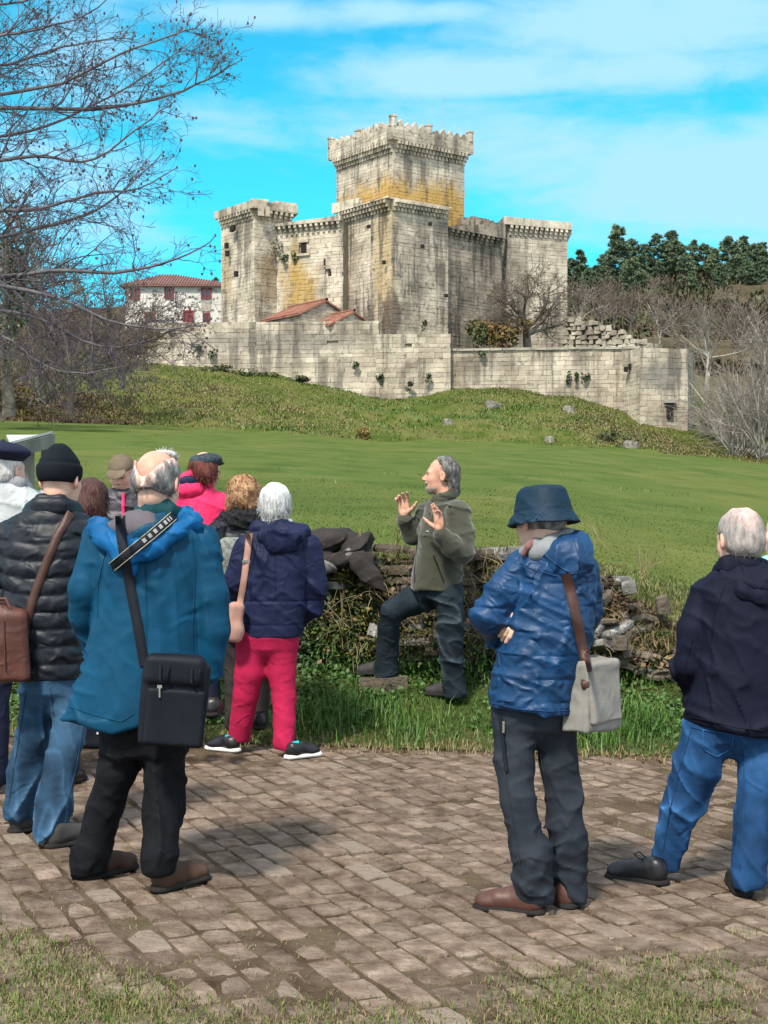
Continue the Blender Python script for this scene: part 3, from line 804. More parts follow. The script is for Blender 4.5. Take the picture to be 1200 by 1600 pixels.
mat('turf_blade', [(.05, .082, .015), (.070, .102, .021), (.092, .116, .031)], .75, .5, isl=.16, spec=.15)
mat('lush_blade', [(.03, .085, .012), (.05, .12, .018), (.075, .14, .022)], .5, 1.4, isl=.35, isl_hue=((.22, .2, .07), .9), spec=.3)
mat('dry_blade', [(.14, .105, .05), (.225, .175, .09), (.10, .09, .035)], .7, 1.2, isl=.3, isl_hue=((.09, .13, .03), .7))
mat('leaf_litter', [(.065, .038, .022), (.12, .075, .043), (.18, .125, .075)], .85, 4, isl=.4)
mat('clover', [(.028, .075, .015), (.045, .10, .02), (.07, .12, .03)], .55, 2.5, isl=.35)
one = lambda x, D: np.ones(len(x))

# field: near sward as blades, further off larger coarser tufts, then the material
def field_ok(x, D): return np.where((D > 11.25+.5*np.clip((x-1.7)/.9, 0, 1)), 1., 0.)
pts = scatter(110000, lambda x, D: field_ok(x, D)*np.clip(.7+.4*fld(x, D, .8, 41), 0, 1)*np.clip((27-D)/12, 0, 1), 11.2, 27, power=.35)
blades('field_grass', pts, .024, .004+.00045*pts[:, 1], MATS['turf_blade'], 1.3)
pts = scatter(1100, lambda x, D: (fld(x, D, .9, 43) > .55)*1., 13, 90, power=.5)
pts = np.repeat(pts, 9, 0)+np.c_[rng.normal(0, .12, (len(pts)*9, 2)), np.zeros(len(pts)*9)]
blades('rush_tufts', pts, .085, .012, MATS['grass_blade'], .8)

# verge: lush grass and clover below the wall, dry fringe at the setts
def vden(x, D): return np.clip(.55+.5*fld(x, D, 1.6, 44), .08, 1)*np.clip((D-9.3)/.4, .15, 1)
pts = scatter(42000, vden, 9.2, 10.85)
blades('verge_grass', pts, .032+.04*np.clip(.5+.7*fld(pts[:, 0], pts[:, 1], 1.3, 45), 0, 1), .0055, MATS['lush_blade'], 1.2)
pts = scatter(16000, lambda x, D: (x > 1.55)*np.clip((D-10.2)/.3, 0, 1), 10.1, 12.6, pxr=(850, 1400))
blades('bank_grass', pts, .05, .006, MATS['grass_blade'], 1.1)
pts = scatter(5000, lambda x, D: (x > 1.8)*np.clip(1-abs(D-11)/1., 0, 1), 10.1, 12.2, pxr=(900, 1400))
blades('bank_grass', pts, .09, .005, MATS['dry_blade'], 1.3)
pts = scatter(9000, lambda x, D: np.clip(1.0-np.abs(D-9.3)/.38, 0, 1)*np.clip(.7+.6*fld(x, D, 2., 46), 0, 1), 8.9, 9.75)
blades('dry_fringe', pts, .06, .006, MATS['dry_blade'], 1.2)
# tufts standing out
def tuftpts(centres, n, r):
    c = np.repeat(np.asarray(centres, float), n, 0); c[:, :2] += rng.normal(0, 1, (len(c), 2))*np.repeat(np.broadcast_to(r, len(centres)), n)[:, None]
    c[:, 2] = zground(c[:, 0], c[:, 1])-.005; return c
ct = [P(990, 1095, 9.75), P(1010, 1085, 9.85), P(560, 1060, 9.9), P(520, 1090, 9.7), P(1000, 1120, 9.65), P(950, 1130, 9.5), P(620, 1120, 9.6), P(490, 1080, 9.7)]
blades('tall_grass_tufts', tuftpts(ct, 220, [.10, .1, .15, .15, .12, .12, .2, .12]), .17, .007, MATS['lush_blade'], .9)
# leafy ground cover
def leaves(name, pts, size, m, parent=None, up=.6, kind='stuff'):
    n = len(pts); sz = np.broadcast_to(size, n)*rng.uniform(.6, 1.3, n)
    nr = rng.normal(0, 1, (n, 3)); nr[:, 2] = np.abs(nr[:, 2])+up; nr[:, 1] -= .5; nr /= np.linalg.norm(nr, axis=1)[:, None]
    t = np.cross(nr, rng.normal(0, 1, (n, 3))); t /= np.linalg.norm(t, axis=1)[:, None]; s = np.cross(nr, t)
    V = np.stack([pts-t*sz[:, None]*.5, pts+s*sz[:, None]*.38+nr*sz[:, None]*.08, pts+t*sz[:, None]*.55-nr*sz[:, None]*.06, pts-s*sz[:, None]*.38+nr*sz[:, None]*.08], 1).reshape(-1, 3)
    Fs = np.arange(4*n).reshape(-1, 4)
    o = mesh(name, V, Fs, m, parent)
    if kind: o['kind'] = kind
    return o
pts = scatter(30000, lambda x, D: np.clip(.6+.8*fld(x, D, 1.4, 47), 0, 1)*np.clip((D-9.5)/.3, 0, 1), 9.4, 10.9); pts[:, 2] += rng.uniform(0, .07, len(pts))
leaves('clover_cover', pts, .032, MATS['clover'])
pts = scatter(5000, lambda x, D: np.clip(1-np.abs(D-9.2)/.5, 0, 1)*np.clip(.5+.8*fld(x, D, 1.8, 48), 0.05, 1), 8.5, 9.8); pts[:, 2] += .012
leaves('leaf_litter', pts, .03, MATS['leaf_litter'])
# debris, moss and short grass between the setts, thicker towards the camera's corners
def joint(x, D):
    n = fld(x, D, 1.3, 31)
    return np.clip(.16+.6*np.clip(n+.1, 0, 1)+.25*np.clip((4.9-D)/.6, 0, 1), 0, 1)
pts = scatter(16000, joint, 4.1, 9.2, power=.7); pts[:, 2] += .004
leaves('leaf_litter', pts, .011, MATS['leaf_litter'], up=2)
pts = scatter(16000, joint, 4.1, 9.2, power=.7); pts[:, 2] += .010
blades('dead_grass_bits', pts, .016, .0026, MATS['dry_blade'], 2.5)
def corner(x, D):
    px = 600+F*x/D; py = 800+F*CH/D
    n = .75*fld(x, D, 2.2, 49)+.45*fld(x, D, 6., 50)
    l = np.clip((py-1440-110*np.clip((px-40)/260, -1, 1.2))/90, 0, 1)*np.clip((430-px)/160, 0, 1)
    r = np.clip((py-1490+60*np.clip((px-900)/250, 0, 1))/70, 0, 1)*np.clip((px-740)/160, 0, 1)
    m_ = np.clip((py-1560)/60, 0, 1)*.25
    return np.clip(np.maximum(np.maximum(l, r), m_)*(.75+n), 0, 1)
pts = scatter(42000, corner, 3.9, 5.6); pts[:, 2] += .012
blades('path_grass', pts, .029, .0034, MATS['grass_blade'], 1.1)
pts = scatter(48000, lambda x, D: corner(x, D)*.95, 3.9, 5.6); pts[:, 2] += .012
blades('path_dry_grass', pts, .024, .003, MATS['dry_blade'], 1.6)
pts = scatter(34000, lambda x, D: np.clip(fld(x, D, 1.6, 51)+.05+.2*np.clip((5.3-D), -1, 1), 0, .8), 4.0, 9.0, power=.6)
blades('joint_moss', pts, .012, .004, MATS['grass_blade'], 1.3)

# castle mound: tussocks, bracken-brown patches, boulders
def mden(x, D): return np.clip(.65+.45*fld(x, D, .18, 52), .1, 1)
pts = scatter(60000, mden, 95, 121, power=1)
blades('mound_tussocks', pts, .15, .055, MATS['turf_blade'], 1.0)
def dry(x, D):
    px = 600+F*x/D
    a = np.exp(-((px-230)/230)**2)*np.clip(1-abs(D-101)/11, 0, 1)*1.3
    b = np.exp(-((px-1000)/110)**2)*np.clip(1-abs(D-103)/9, 0, 1)*1.3
    return np.clip((a+b+.22)*(.6+.8*fld(x, D, .3, 53)), 0, 1)
pts = scatter(80000, dry, 95, 119)
blades('dead_bracken', pts, .24, .06, MATS['dry_blade'], 2.2)
def grn(x, D):
    px = 600+F*x/D
    a = np.exp(-((px-740)/170)**2)*np.clip(1-abs(D-106)/11, 0, 1)+np.clip(1-abs(D-96.5)/2., 0, 1)*.9*(px < 560)+np.clip(1-abs(D-117.4)/1.2, 0, 1)*.8
    return np.clip(a*(.5+.9*fld(x, D, .35, 54)), 0, 1)
pts = scatter(42000, grn, 95, 119)
blades('bramble_patches', pts, .26, .075, MATS['lush_blade'], 1.0)

mat('lichen_stone', [(.085, .078, .065), (.155, .145, .125), (.25, .235, .21)], .95, 5, isl=.2, bump=.5, bscale=12)
BL = {}
def boulder(px, py, D, w, label, h=.7):
    r = np.random.default_rng(int(px*7+py)); 
    V, Fs = ROCK[int(r.integers(10))]
    bm_ = bmesh.new(); vs = [bm_.verts.new(v) for v in V]
    for f in Fs: bm_.faces.new([vs[i] for i in f])
    bmesh.ops.bevel(bm_, geom=bm_.edges[:], offset=.16, segments=2, affect='EDGES', profile=.5)
    for v in bm_.verts: v.co += Vector(r.normal(0, .018, 3))
    me_ = bpy.data.meshes.new('boulder'); bm_.to_mesh(me_); me_.materials.append(MATS['lichen_stone']); o = link('boulder', me_); x = X(px, D)
    o.location = (x, D, float(zground(x, D))+w*h*.12); o.scale = (w, w*.8, w*h); o.rotation_euler = (r.uniform(-.2, .2), r.uniform(-.2, .2), r.uniform(0, 6))
    tag(o, label, 'boulder', 'boulders on the castle mound'); return o
for px, D, w, lb in ((700, 101, .8, 'pale boulder low on the mound under the curtain wall centre'), (768, 108, 1.2, 'largest pale boulder on the mound, near the wall foot'), (888, 106, .9, 'pale boulder in green brambles below the wall tufts'), (857, 96.5, .8, 'flat boulder at the meadow edge right of centre'), (985, 96.2, 1.1, 'long flat boulder at the meadow edge below the bastion')):
    boulder(px, 0, D, w, lb)

# ---- bare trees
def wander(p, d, L, n, wob, grav=0.0):
    pts = [p]; d = d/np.linalg.norm(d)
    for i in range(n):
        d = d+rng.normal(0, wob, 3)+np.array([0, 0, grav]); d /= np.linalg.norm(d)
        pts.append(pts[-1]+d*L/n)
    return np.array(pts)
def branch(tb, tw, p, d, L, r, lev, maxlev, kids=(4, 6), wob=.16, up=.03, spread=.9, ratio=.62, rmin=.006, buds=None, n=6):
    pts = wander(p, d, L, n, wob, up)
    rad = np.linspace(r, max(r*.35, rmin), len(pts))
    (tb if lev < 2 else tw).tube(pts, rad, 6 if lev == 0 else (5 if lev == 1 else 3))
    if lev >= maxlev:
        if buds is not None and rng.random() < buds[1]: buds[0].append(pts[-1])
        return
    for k in range(int(rng.integers(kids[0], kids[1]+1))):
        t = rng.uniform(.25, 1.0) if lev else rng.uniform(.4, 1.0)
        i = min(len(pts)-2, int(t*(len(pts)-1))); f = t*(len(pts)-1)-i
        q = pts[i]*(1-f)+pts[i+1]*f; dd = pts[i+1]-pts[i]; dd /= np.linalg.norm(dd)
        side = np.cross(dd, rng.normal(0, 1, 3)); side /= np.linalg.norm(side)+1e-6
        nd = dd*rng.uniform(.5, 1)+side*rng.uniform(.4, 1)*spread
        branch(tb, tw, q, nd, L*ratio*rng.uniform(.6, 1.15)*(1-.35*(t-.4)), rad[i]*.6, lev+1, maxlev, kids, wob, up, spread, ratio, rmin, buds, max(3, n-1))
mat('bark', [(.07, .06, .05), (.13, .115, .095), (.18, .16, .13)], .95, 3, bump=.5, bscale=12)
mat('twig', [(.085, .075, .07), (.13, .115, .105)], .9, 2, isl=.2)
mat('pale_bark', [(.22, .20, .175), (.32, .30, .265)], .95, 1.2, isl=.15)
mat('pale_twig', [(.15, .13, .115), (.22, .195, .17)], .95, .8, isl=.25)
mat('brown_twig', [(.085, .065, .05), (.14, .108, .085)], .95, .5, isl=.3)
def baretree(name, base, H, label, group=None, maxlev=4, trunk=.3, r0=None, kids=(4, 6), lean=(0, 0), wob=.16, spread=.9, mats=('bark', 'twig'), ratio=.62, up=.03, rmin=.006, limbs=6, cat='tree', seed=None, trunk_wob=.05):
    tb, tw = TB(), TB(); base = np.asarray(base, float)
    r0 = r0 or H*.022
    o = empty(name, base, label, cat, group)
    tp = wander(np.zeros(3)-[0, 0, .3], np.array([lean[0], lean[1], 1.]), H*trunk+.3, 6, trunk_wob)
    rad = np.linspace(r0*1.25, r0*.8, len(tp)); tb.tube(tp, rad, 8)
    for k in range(limbs):
        a = k/limbs*6.283+rng.uniform(-.4, .4); e = rng.uniform(.35, 1.25)
        d = np.array([math.cos(a)*math.cos(e), math.sin(a)*math.cos(e), math.sin(e)])
        i = int(rng.integers(3, len(tp)))
        branch(tb, tw, tp[i], d, H*rng.uniform(.34, .52), r0*rng.uniform(.4, .65), 1, maxlev, kids, wob, up, spread, ratio, rmin)
    tb.build('trunk', MATS[mats[0]], o); tw.build('crown', MATS[mats[1]], o)
    return o
# oak in front of the right tower
bp = np.r_[xy(826, 123.8), 0]; bp[2] = float(zground(bp[0], bp[1]))-.3
baretree('bare_oak', bp, 11.2, 'gnarled bare oak spreading in front of the right castle tower', maxlev=4, trunk=.32, kids=(5, 6), spread=1.2, wob=.26, limbs=9, mats=('bark', 'brown_twig'), rmin=.018, ratio=.64, up=.0, r0=.36)
# pale tree at the right of the bastion
bp = np.r_[xy(1104, 121.), 0]; bp[2] = Z(606, 121.)
baretree('bare_tree', bp, 9.2, 'pale barked bare tree standing on the slope right of the bastion', maxlev=4, trunk=.35, kids=(4, 5), mats=('pale_bark', 'pale_twig'), limbs=7, rmin=.018, lean=(.06, 0), r0=.2, wob=.15)
# grey thicket of bare shrubs at the right edge
def thicket(name, px, D, H, label, group, mats=('pale_bark', 'pale_twig'), n=13, maxlev=3, w=1.0, rmin=.016, kids=(4, 6), zb=None, cat='shrub', wob=.14):
    tb, tw = TB(), TB(); x = X(px, D); z = float(zground(x, D)) if zb is None else zb
    o = empty(name, (x, D, z), label, cat, group)
    for k in range(n):
        a = rng.uniform(0, 6.283); e = rng.uniform(.5, 1.45)
        d = np.array([math.cos(a)*math.cos(e)*w, math.sin(a)*math.cos(e)*w, math.sin(e)])
        branch(tb, tw, np.array([rng.normal(0, .3*w), rng.normal(0, .3), -.2]), d, H*rng.uniform(.6, 1.0), H*.012, 1, maxlev, kids, wob, .01, .9, .55, rmin)
    tb.build('stem', MATS[mats[0]], o); tw.build('crown', MATS[mats[1]], o); return o
G1 = 'grey bare shrubs at the right edge of the meadow'
for px, D, H, lb in ((1192, 98, 7.6, 'tallest grey bare shrub in front at the right edge'), (1150, 101, 5.6, 'grey bare shrub nearest the bastion'), (1225, 100, 8.0, 'grey bare shrub cut by the right edge of the view'),
                     (1172, 108, 8.0, 'grey bare shrub behind the nearer ones below the pale tree'), (1130, 112, 3.6, 'low grey bare shrub by the foot of the pale tree')):
    thicket('bare_shrub', px, D, H, lb, G1, n=21)
G2 = 'leafless trees below the pine wood'
for k, (px, D, H, py) in enumerate(((905, 150, 9, 520), (940, 155, 8.5, 515), (985, 160, 9, 525), (1030, 165, 9.5, 545), (1070, 150, 9.5, 560), (1150, 150, 11, 580), (1195, 145, 12, 600), (1120, 170, 11, 560), (1230, 160, 12, 590), (1165, 175, 12, 560), (960, 185, 8, 510))):
    x = X(px, D)
    baretree('bare_tree', (x, D, Z(py, D)), H, ['leafless tree nearest the right castle tower', 'second leafless tree from the right castle tower', 'leafless tree above the middle of the ruined wall', 'leafless tree above the end of the ruined wall', 'leafless tree directly behind the pale tree by the bastion', 'leafless tree right of the pale tree, at mid height', 'pale leafless tree near the right edge', 'taller leafless tree just right of the pale tree', 'leafless tree cut by the right edge of the view', 'leafless tree highest on the slope at the right', 'small leafless tree highest up beside the lone pine'][k], G2, maxlev=3, trunk=.25, kids=(5, 7), mats=('bark', 'brown_twig') if k % 3 else ('pale_bark', 'pale_twig'), rmin=.03, limbs=7, r0=.13)
# ivy-brown bush under the oak, tufts on the walls
mat('bush_leaf', [(.03, .045, .012), (.05, .065, .02), (.08, .07, .03)], .7, 1.2, isl=.4)
mat('rust_leaf', [(.10, .06, .02), (.15, .095, .03), (.08, .075, .02)], .8, 1, isl=.4)
mat('ivy_leaf', [(.018, .04, .012), (.03, .06, .018), (.045, .075, .022)], .5, 3, isl=.35, spec=.4)
def leafbush(name, c, r, n, size, m, label, cat='shrub', group=None, lumps=7):
    c = np.asarray(c, float); r = np.asarray(r, float)
    o = empty(name, c-[0, 0, r[2]], label, cat, group)
    L = rng.normal(0, .42, (lumps, 3)); pts = []
    for q in L:
        v = rng.normal(0, 1, (n//lumps, 3)); v /= np.linalg.norm(v, axis=1)[:, None]; v *= rng.uniform(.55, 1, (len(v), 1))**.5*.55
        pts.append((q+v)*r+[0, 0, r[2]])
    ob = leaves('foliage', np.concatenate(pts), size, MATS[m], o, .3, kind=None)
    tb = TB()
    for q in L: tb.tube(wander(np.zeros(3), q*r+[0, 0, r[2]], np.linalg.norm(q*r+[0, 0, r[2]])*.9, 4, .1), [.05, .04, .03, .02, .01], 4)
    tb.build('stem', MATS['bark'], o); return o
leafbush('rusty_bush', P(782, 524, 122), (2.4, 1.2, 1.3), 1100, .30, 'rust_leaf', 'rusty brown leafy bush under the bare oak behind the wall')
leafbush('ivy_bush', P(742, 524, 121.8), (1.2, 1.0, 1.5), 700, .28, 'bush_leaf', 'dark ivy bush beside the front tower corner behind the wall')
for k, (px, py, D, w, h, lb) in enumerate(((915, 591, 117.0, .5, .5, 'largest green tuft on the right stretch of outer wall'), (900, 590, 117.1, .3, .45, 'middle green tuft in the row of three on the right outer wall'), (889, 591, 117.1, .28, .35, 'smallest green tuft in the row of three on the right outer wall'),
      (751, 551, 117.7, .34, .35, 'green tuft under the coping just right of the front tower'), (668, 589, 117.2, .3, .35, 'green tuft low on the plinth below the front tower'), (595, 592, 117.8, .3, .4, 'green tuft on the outer wall where the plinth begins'),
      (309, 545, 118.9, .4, .5, 'dark tuft high on the left outer wall'), (331, 556, 118.8, .3, .6, 'trailing tuft on the left outer wall below the dark tuft'), (428, 390, 129.0, .6, 1.6, 'ivy hanging at the corner of the left tower'), (443, 405, 128.9, .4, .5, 'small ivy ball beside the hanging ivy on the screen wall'),
      (459, 404, 128.6, .4, .5, 'ivy ball farthest from the left tower on the screen wall'), (640, 604, 117.2, .3, .4, 'green tuft near the foot of the plinth'), (664, 506, 123.2, .4, .4, 'green tuft low on the front tower face'), (556, 571, 117.9, .3, .35, 'green tuft left of the plinth on the outer wall'))):
    leafbush('wall_plant', P(px, py, D-.1), (w, .22, h), 90, .2, 'ivy_leaf', lb, 'plant', 'plants rooted in the castle walls', lumps=4)
# bramble fringe along the foot of the left wall
for px, w, lb in ((395, 1.6, 'low green bush at the foot of the left outer wall'), (345, 1.2, 'smaller low bush at the wall foot, left'), (470, 1.0, 'low bush at the wall foot by the long slope')):
    x = X(px, 117.6); leafbush('low_bush', (x, 117.6, float(zground(x, 117.6))+.3), (w, .5, .35), 400, .22, 'bush_leaf', lb)
c = P(572, 686, 96.); c[2] = float(zground(c[0], c[1]))+.35
leafbush('rust_shrub', c, (.7, .5, .5), 400, .16, 'rust_leaf', 'small russet shrub at the foot of the mound in the meadow')
c = P(958, 690, 98.); c[2] = float(zground(c[0], c[1]))+.4
leafbush('dark_shrub', c, (1.6, .9, .6), 700, .2, 'bush_leaf', 'dark low bush at the meadow edge left of the bastion')

# ---- pines on the hill
mat('pine_needles', [(.075, .115, .07), (.115, .16, .09), (.16, .20, .11)], .85, .08, isl=.45)
mat('pine_bark', [(.16, .11, .085), (.24, .18, .14)], .95, 1)
def pine(x, D, z, H, label, seed, shape):
    r = np.random.default_rng(seed); o = empty('pine_tree', (x, D, z), label, 'tree', 'pines of the wood on the hill')
    tb = TB(); lean = r.normal(0, .03, 2)
    tp = np.array([[lean[0]*t*H+.1*math.sin(t*5), lean[1]*t*H, -1+t*(H+.6)] for t in np.linspace(0, 1, 7)])
    tb.tube(tp, np.linspace(H*.017, H*.004, 7), 6)
    pts = []; nb_ = int(62*(1 if shape else .8)); c0 = .22 if shape else .42
    for k in range(nb_):
        t = c0+(1-c0)*(k+r.random())/nb_; a = r.uniform(0, 6.283)
        q = (t-c0)/(1-c0)
        Lb = H*(.20*(1-q)**.8+.045 if shape else .19*math.sin(math.pi*min(1, q*.8+.18))+.02)*r.uniform(.55, 1.2)
        st = np.array([np.interp(t, np.linspace(0, 1, 7), tp[:, 0]), np.interp(t, np.linspace(0, 1, 7), tp[:, 1]), t*H])
        en = st+np.array([math.cos(a)*Lb, math.sin(a)*Lb, Lb*r.uniform(.05, .5)])
        tb.tube([st, en], [H*.005, H*.002], 3)
        for j in range(3):
            c = st+(en-st)*(.5+.25*j); n_ = 34
            v = r.normal(0, 1, (n_, 3)); v[:, 2] = np.abs(v[:, 2])*.9-.15; v /= np.linalg.norm(v, axis=1)[:, None]
            pts.append((c, v*H*.050*r.uniform(.7, 1.3)))
    V = []; 
    for c, v in pts:
        s = np.cross(v, r.normal(0, 1, v.shape)); s /= np.linalg.norm(s, axis=1)[:, None]+1e-9; s *= H*.0075
        V.append(np.stack([c-s, c+v*.6+s*1.3, c+v*1.25, c+v*.5-s*1.2], 1).reshape(-1, 3))
    V = np.concatenate(V); tb.build('trunk', MATS['pine_bark'], o)
    mesh('crown', V, np.arange(len(V)).reshape(-1, 4), MATS['pine_needles'], o); return o
# (px of the trunk, py of the tip, py of the foot, depth)
PN = [(907, 388, 470, 300), (942, 394, 465, 310), (967, 352, 470, 285), (990, 372, 478, 290), (1012, 378, 455, 305), (1030, 362, 450, 300), (1048, 358, 448, 305), (1062, 372, 452, 295), (1080, 372, 450, 300), (1098, 378, 458, 300), (1118, 384, 455, 310),
      (1138, 367, 465, 300), (1158, 366, 462, 305), (1178, 378, 465, 300), (1196, 377, 468, 300), (986, 400, 497, 250), (1083, 420, 480, 262), (1062, 425, 478, 275), (930, 410, 478, 285), (1128, 408, 478, 270), (1005, 395, 470, 292), (1040, 388, 462, 300),
      (1110, 395, 470, 290), (1150, 395, 475, 285), (1188, 398, 478, 280), (953, 405, 480, 285), (918, 415, 485, 290), (895, 400, 478, 300), (1215, 375, 470, 300), (1072, 392, 468, 290), (1025, 405, 472, 290), (1168, 405, 480, 280), (880, 405, 480, 310), (340, 428, 470, 300), (333, 436, 470, 310)]
KINDS = ['ragged pine', 'round crowned pine', 'slender pine', 'broad pine']
REF = {16: 'low on the slope above the pale tree', 17: 'low on the slope, left of another low pine', 18: 'just left of the tallest pine', 19: 'low under the sixth pine from the right', 20: 'between the fourth and fifth pines from the left', 21: 'under the seventh pine from the left', 22: 'under the sixth pine from the right', 23: 'under the third pine from the right', 24: 'lowest at the right edge', 25: 'under the second pine from the left', 26: 'nearest the castle tower, low', 27: 'touching the castle tower', 28: 'cut by the right edge', 29: 'under the eighth pine from the right', 30: 'low under the sixth pine from the left', 31: 'low under the third pine from the right'}
REF = {k: REF.get(k, 'low in the wood') for k in range(60)}
ORD = ['first from the left', 'second from the left', 'third from the left', 'fourth from the left', 'fifth from the left', 'sixth from the left', 'seventh from the left', 'eighth from the left', 'eighth from the right', 'seventh from the right', 'sixth from the right', 'fifth from the right', 'fourth from the right', 'third from the right', 'second from the right']
for k, (px, pt_, pf, D) in enumerate(PN):
    lb = KINDS[k % 4]+' in the wood on the hill'
    if px > 890 and k < 15: lb = ORD[k]+' of the front rank of pines along the hilltop, '+KINDS[k % 4]
    if k == 2: lb = 'tallest pine of the wood, at its left, rising above the others'
    if k == 15: lb = 'lone pine standing lower down on the brown slope'
    if k > 15 and 890 < px < 1210: lb = KINDS[k % 4]+' in the second rank, '+REF[k]
    if px < 890 and px > 400: lb = 'pine half hidden behind the right castle tower'
    if px == 1215: lb = 'pine cut off by the right edge of the view'
    if px < 400: lb = ('right' if px == 340 else 'left')+' one of two dark treetops showing above the farmhouse roof'
    z = Z(pf, D); pine(X(px, D), D, z, Z(pt_+6, D)-z, lb, 3000+k, k % 4 in (0, 2))
# heather and gorse scrub on the slope
pts = scatter(42000, lambda x, D: np.clip(.5+.7*fld(x, D, .06, 61), 0, 1), 138, 330, pxr=(870, 1300))
mat('scrub', [(.045, .04, .022), (.08, .058, .038), (.045, .06, .025), (.10, .085, .05)], .95, .06, isl=.35)
blades('heather_scrub', pts, .006*pts[:, 1], .0021*pts[:, 1], MATS['scrub'], 1.2)
for px, py, D, w in ((1036, 436, 300, 2.2), (1058, 462, 275, 2.2)):
    o = boulder(px, py, D, w, 'pale granite outcrop on the brown slope, '+('higher' if D == 300 else 'lower')+' of the two'); o['group'] = 'granite outcrops on the hillside'
# ================================================================ DRY STONE WALL, COAT, FIELD BOARD, LEFT TREES
stone_mat('schist', [(.05, .04, .03), (.10, .08, .06), (.17, .14, .11)], .3, streak=.4, scale=3, bz=25)
mat('moss', [(.06, .065, .012), (.10, .10, .02), (.13, .115, .035)], .95, 9, bump=.8, bscale=80, bdist=.01)
stone_mat('lichened_schist', [(.08, .075, .07), (.20, .19, .175), (.50, .49, .46)], .2, streak=.35, scale=9, bz=30)
dw = empty('drystone_wall', (.6, 10.75, .5), 'low mossy drystone wall of thin slabs between the verge and the meadow', 'wall')
dwo = np.array([.6, 10.75, .5])
def slab_vf(seed):
    r = np.random.default_rng(seed); n = 7
    th = np.sort(np.arange(n)/n*6.283+r.uniform(-.25, .25, n)); rad = r.uniform(.42, .55, n)
    e = np.c_[np.cos(th)*rad, np.sin(th)*rad]
    V = np.r_[np.c_[e*r.uniform(.92, 1), np.full(n, -.5)+r.uniform(-.06, .06, n)], np.c_[e, r.uniform(-.1, .2, n)], np.c_[e*r.uniform(.86, .98), np.full(n, .5)+r.uniform(-.08, .08, n)]]
    Fs = [tuple(range(n-1, -1, -1)), tuple(range(2*n, 3*n))]
    for k in (0, 1): Fs += [(k*n+i, k*n+(i+1) % n, (k+1)*n+(i+1) % n, (k+1)*n+i) for i in range(n)]
    return V, Fs
SLAB = [slab_vf(700+i) for i in range(12)]; SD = {}
def slab(p, sz, rz, m, tilt=(0, 0), parent=None, name='stone'):
    i = int(rng.integers(12)); key = (i, m)
    if key not in SD: SD[key] = mesh_data(name, *SLAB[i], MATS[m])
    o = bpy.data.objects.new(name, SD[key]); COL.objects.link(o); o.parent = parent or dw
    o.location = tuple(np.asarray(p, float)-dwo); o.scale = sz; o.rotation_euler = (*tilt, rz); return o
def wtop(x):   # height of the wall's top along its length
    return float(np.interp(x, [-3.4, -1.0, -.3, .3, 1.0, 1.35, 1.75, 2.1, 2.35], [1.22, 1.24, 1.25, 1.20, 1.22, 1.20, 1.02, .78, .5]))+.03*math.sin(x*9)+.02*math.sin(x*23)
wface = lambda x: 10.72-.05*np.sin(x*1.7)
cnt = 0
core = MB()
for x in np.arange(-3.4, 2.3, .2):
    core.prism([(x, wface(x)+.14), (x+.205, wface(x+.2)+.14), (x+.205, 11.4), (x, 11.4)], .15, min(wtop(x), wtop(x+.2))-.10)
oc = core.build('wall_core', MATS['verge_soil'], None); oc.parent = dw; oc.location = -dwo
zr = .42
while zr < 1.24:
    th = rng.uniform(.026, .062); x = -1.7+rng.uniform(-.2, 0)
    while x < 2.3:
        w = rng.uniform(.16, .5); xc = x+w/2; x += w*.93
        if zr+th > wtop(xc)-.01: continue
        if cnt > 296: break
        m = 'schist'
        if rng.random() < .12: m = 'lichened_schist'
        if -.75 < xc < .05 and zr < 1.05 and rng.random() < .65: m = 'moss'
        out = rng.uniform(-.05, .07)
        slab((xc, wface(xc)+.13-out, zr+th/2), (w*1.05, .34, th*1.15), rng.uniform(-.15, .15), m, (rng.uniform(-.08, .04), rng.uniform(-.07, .07))); cnt += 1
    zr += th*.92
# cap stones, the long lichened slab, tumbled end
for xc, w, th, m in ((-1.2, .5, .07, 'schist'), (-.75, .5, .06, 'schist'), (-.3, .42, .07, 'schist'), (.05, .38, .06, 'schist'), (.36, .4, .07, 'schist'), (.74, .42, .07, 'schist'), (1.02, .62, .10, 'lichened_schist'), (1.42, .42, .07, 'schist')):
    slab((xc, wface(xc)+.12, wtop(xc)+th*.3), (w, .42, th), rng.uniform(-.1, .1), m, (rng.uniform(-.05, .05), rng.uniform(-.06, .06)))
for k in range(60):
    x = rng.uniform(1.45, 2.35); zt = wtop(x); t = rng.random()
    slab((x, wface(x)-.02-.28*t, max(zt-.05-.55*t, float(zground(x, wface(x)-.02-.28*t))+.02)), (rng.uniform(.12, .36), rng.uniform(.10, .2), rng.uniform(.025, .06)), rng.uniform(0, 6.28), 'schist' if rng.random() < .75 else 'lichened_schist', (rng.uniform(-.2, .4), rng.uniform(.1, .6)))
for px, py, D, w, m in ((983, 918, 10.45, .13, 'lichened_schist'), (968, 1005, 10.3, .14, 'schist'), (585, 985, 10.4, .11, 'lichened_schist'), (1035, 945, 10.6, .16, 'schist')):
    p = P(px, py, D); slab(p, (w, w*.8, w*.75), rng.uniform(0, 6), m, (rng.uniform(-.2, .2), rng.uniform(-.3, .3)))
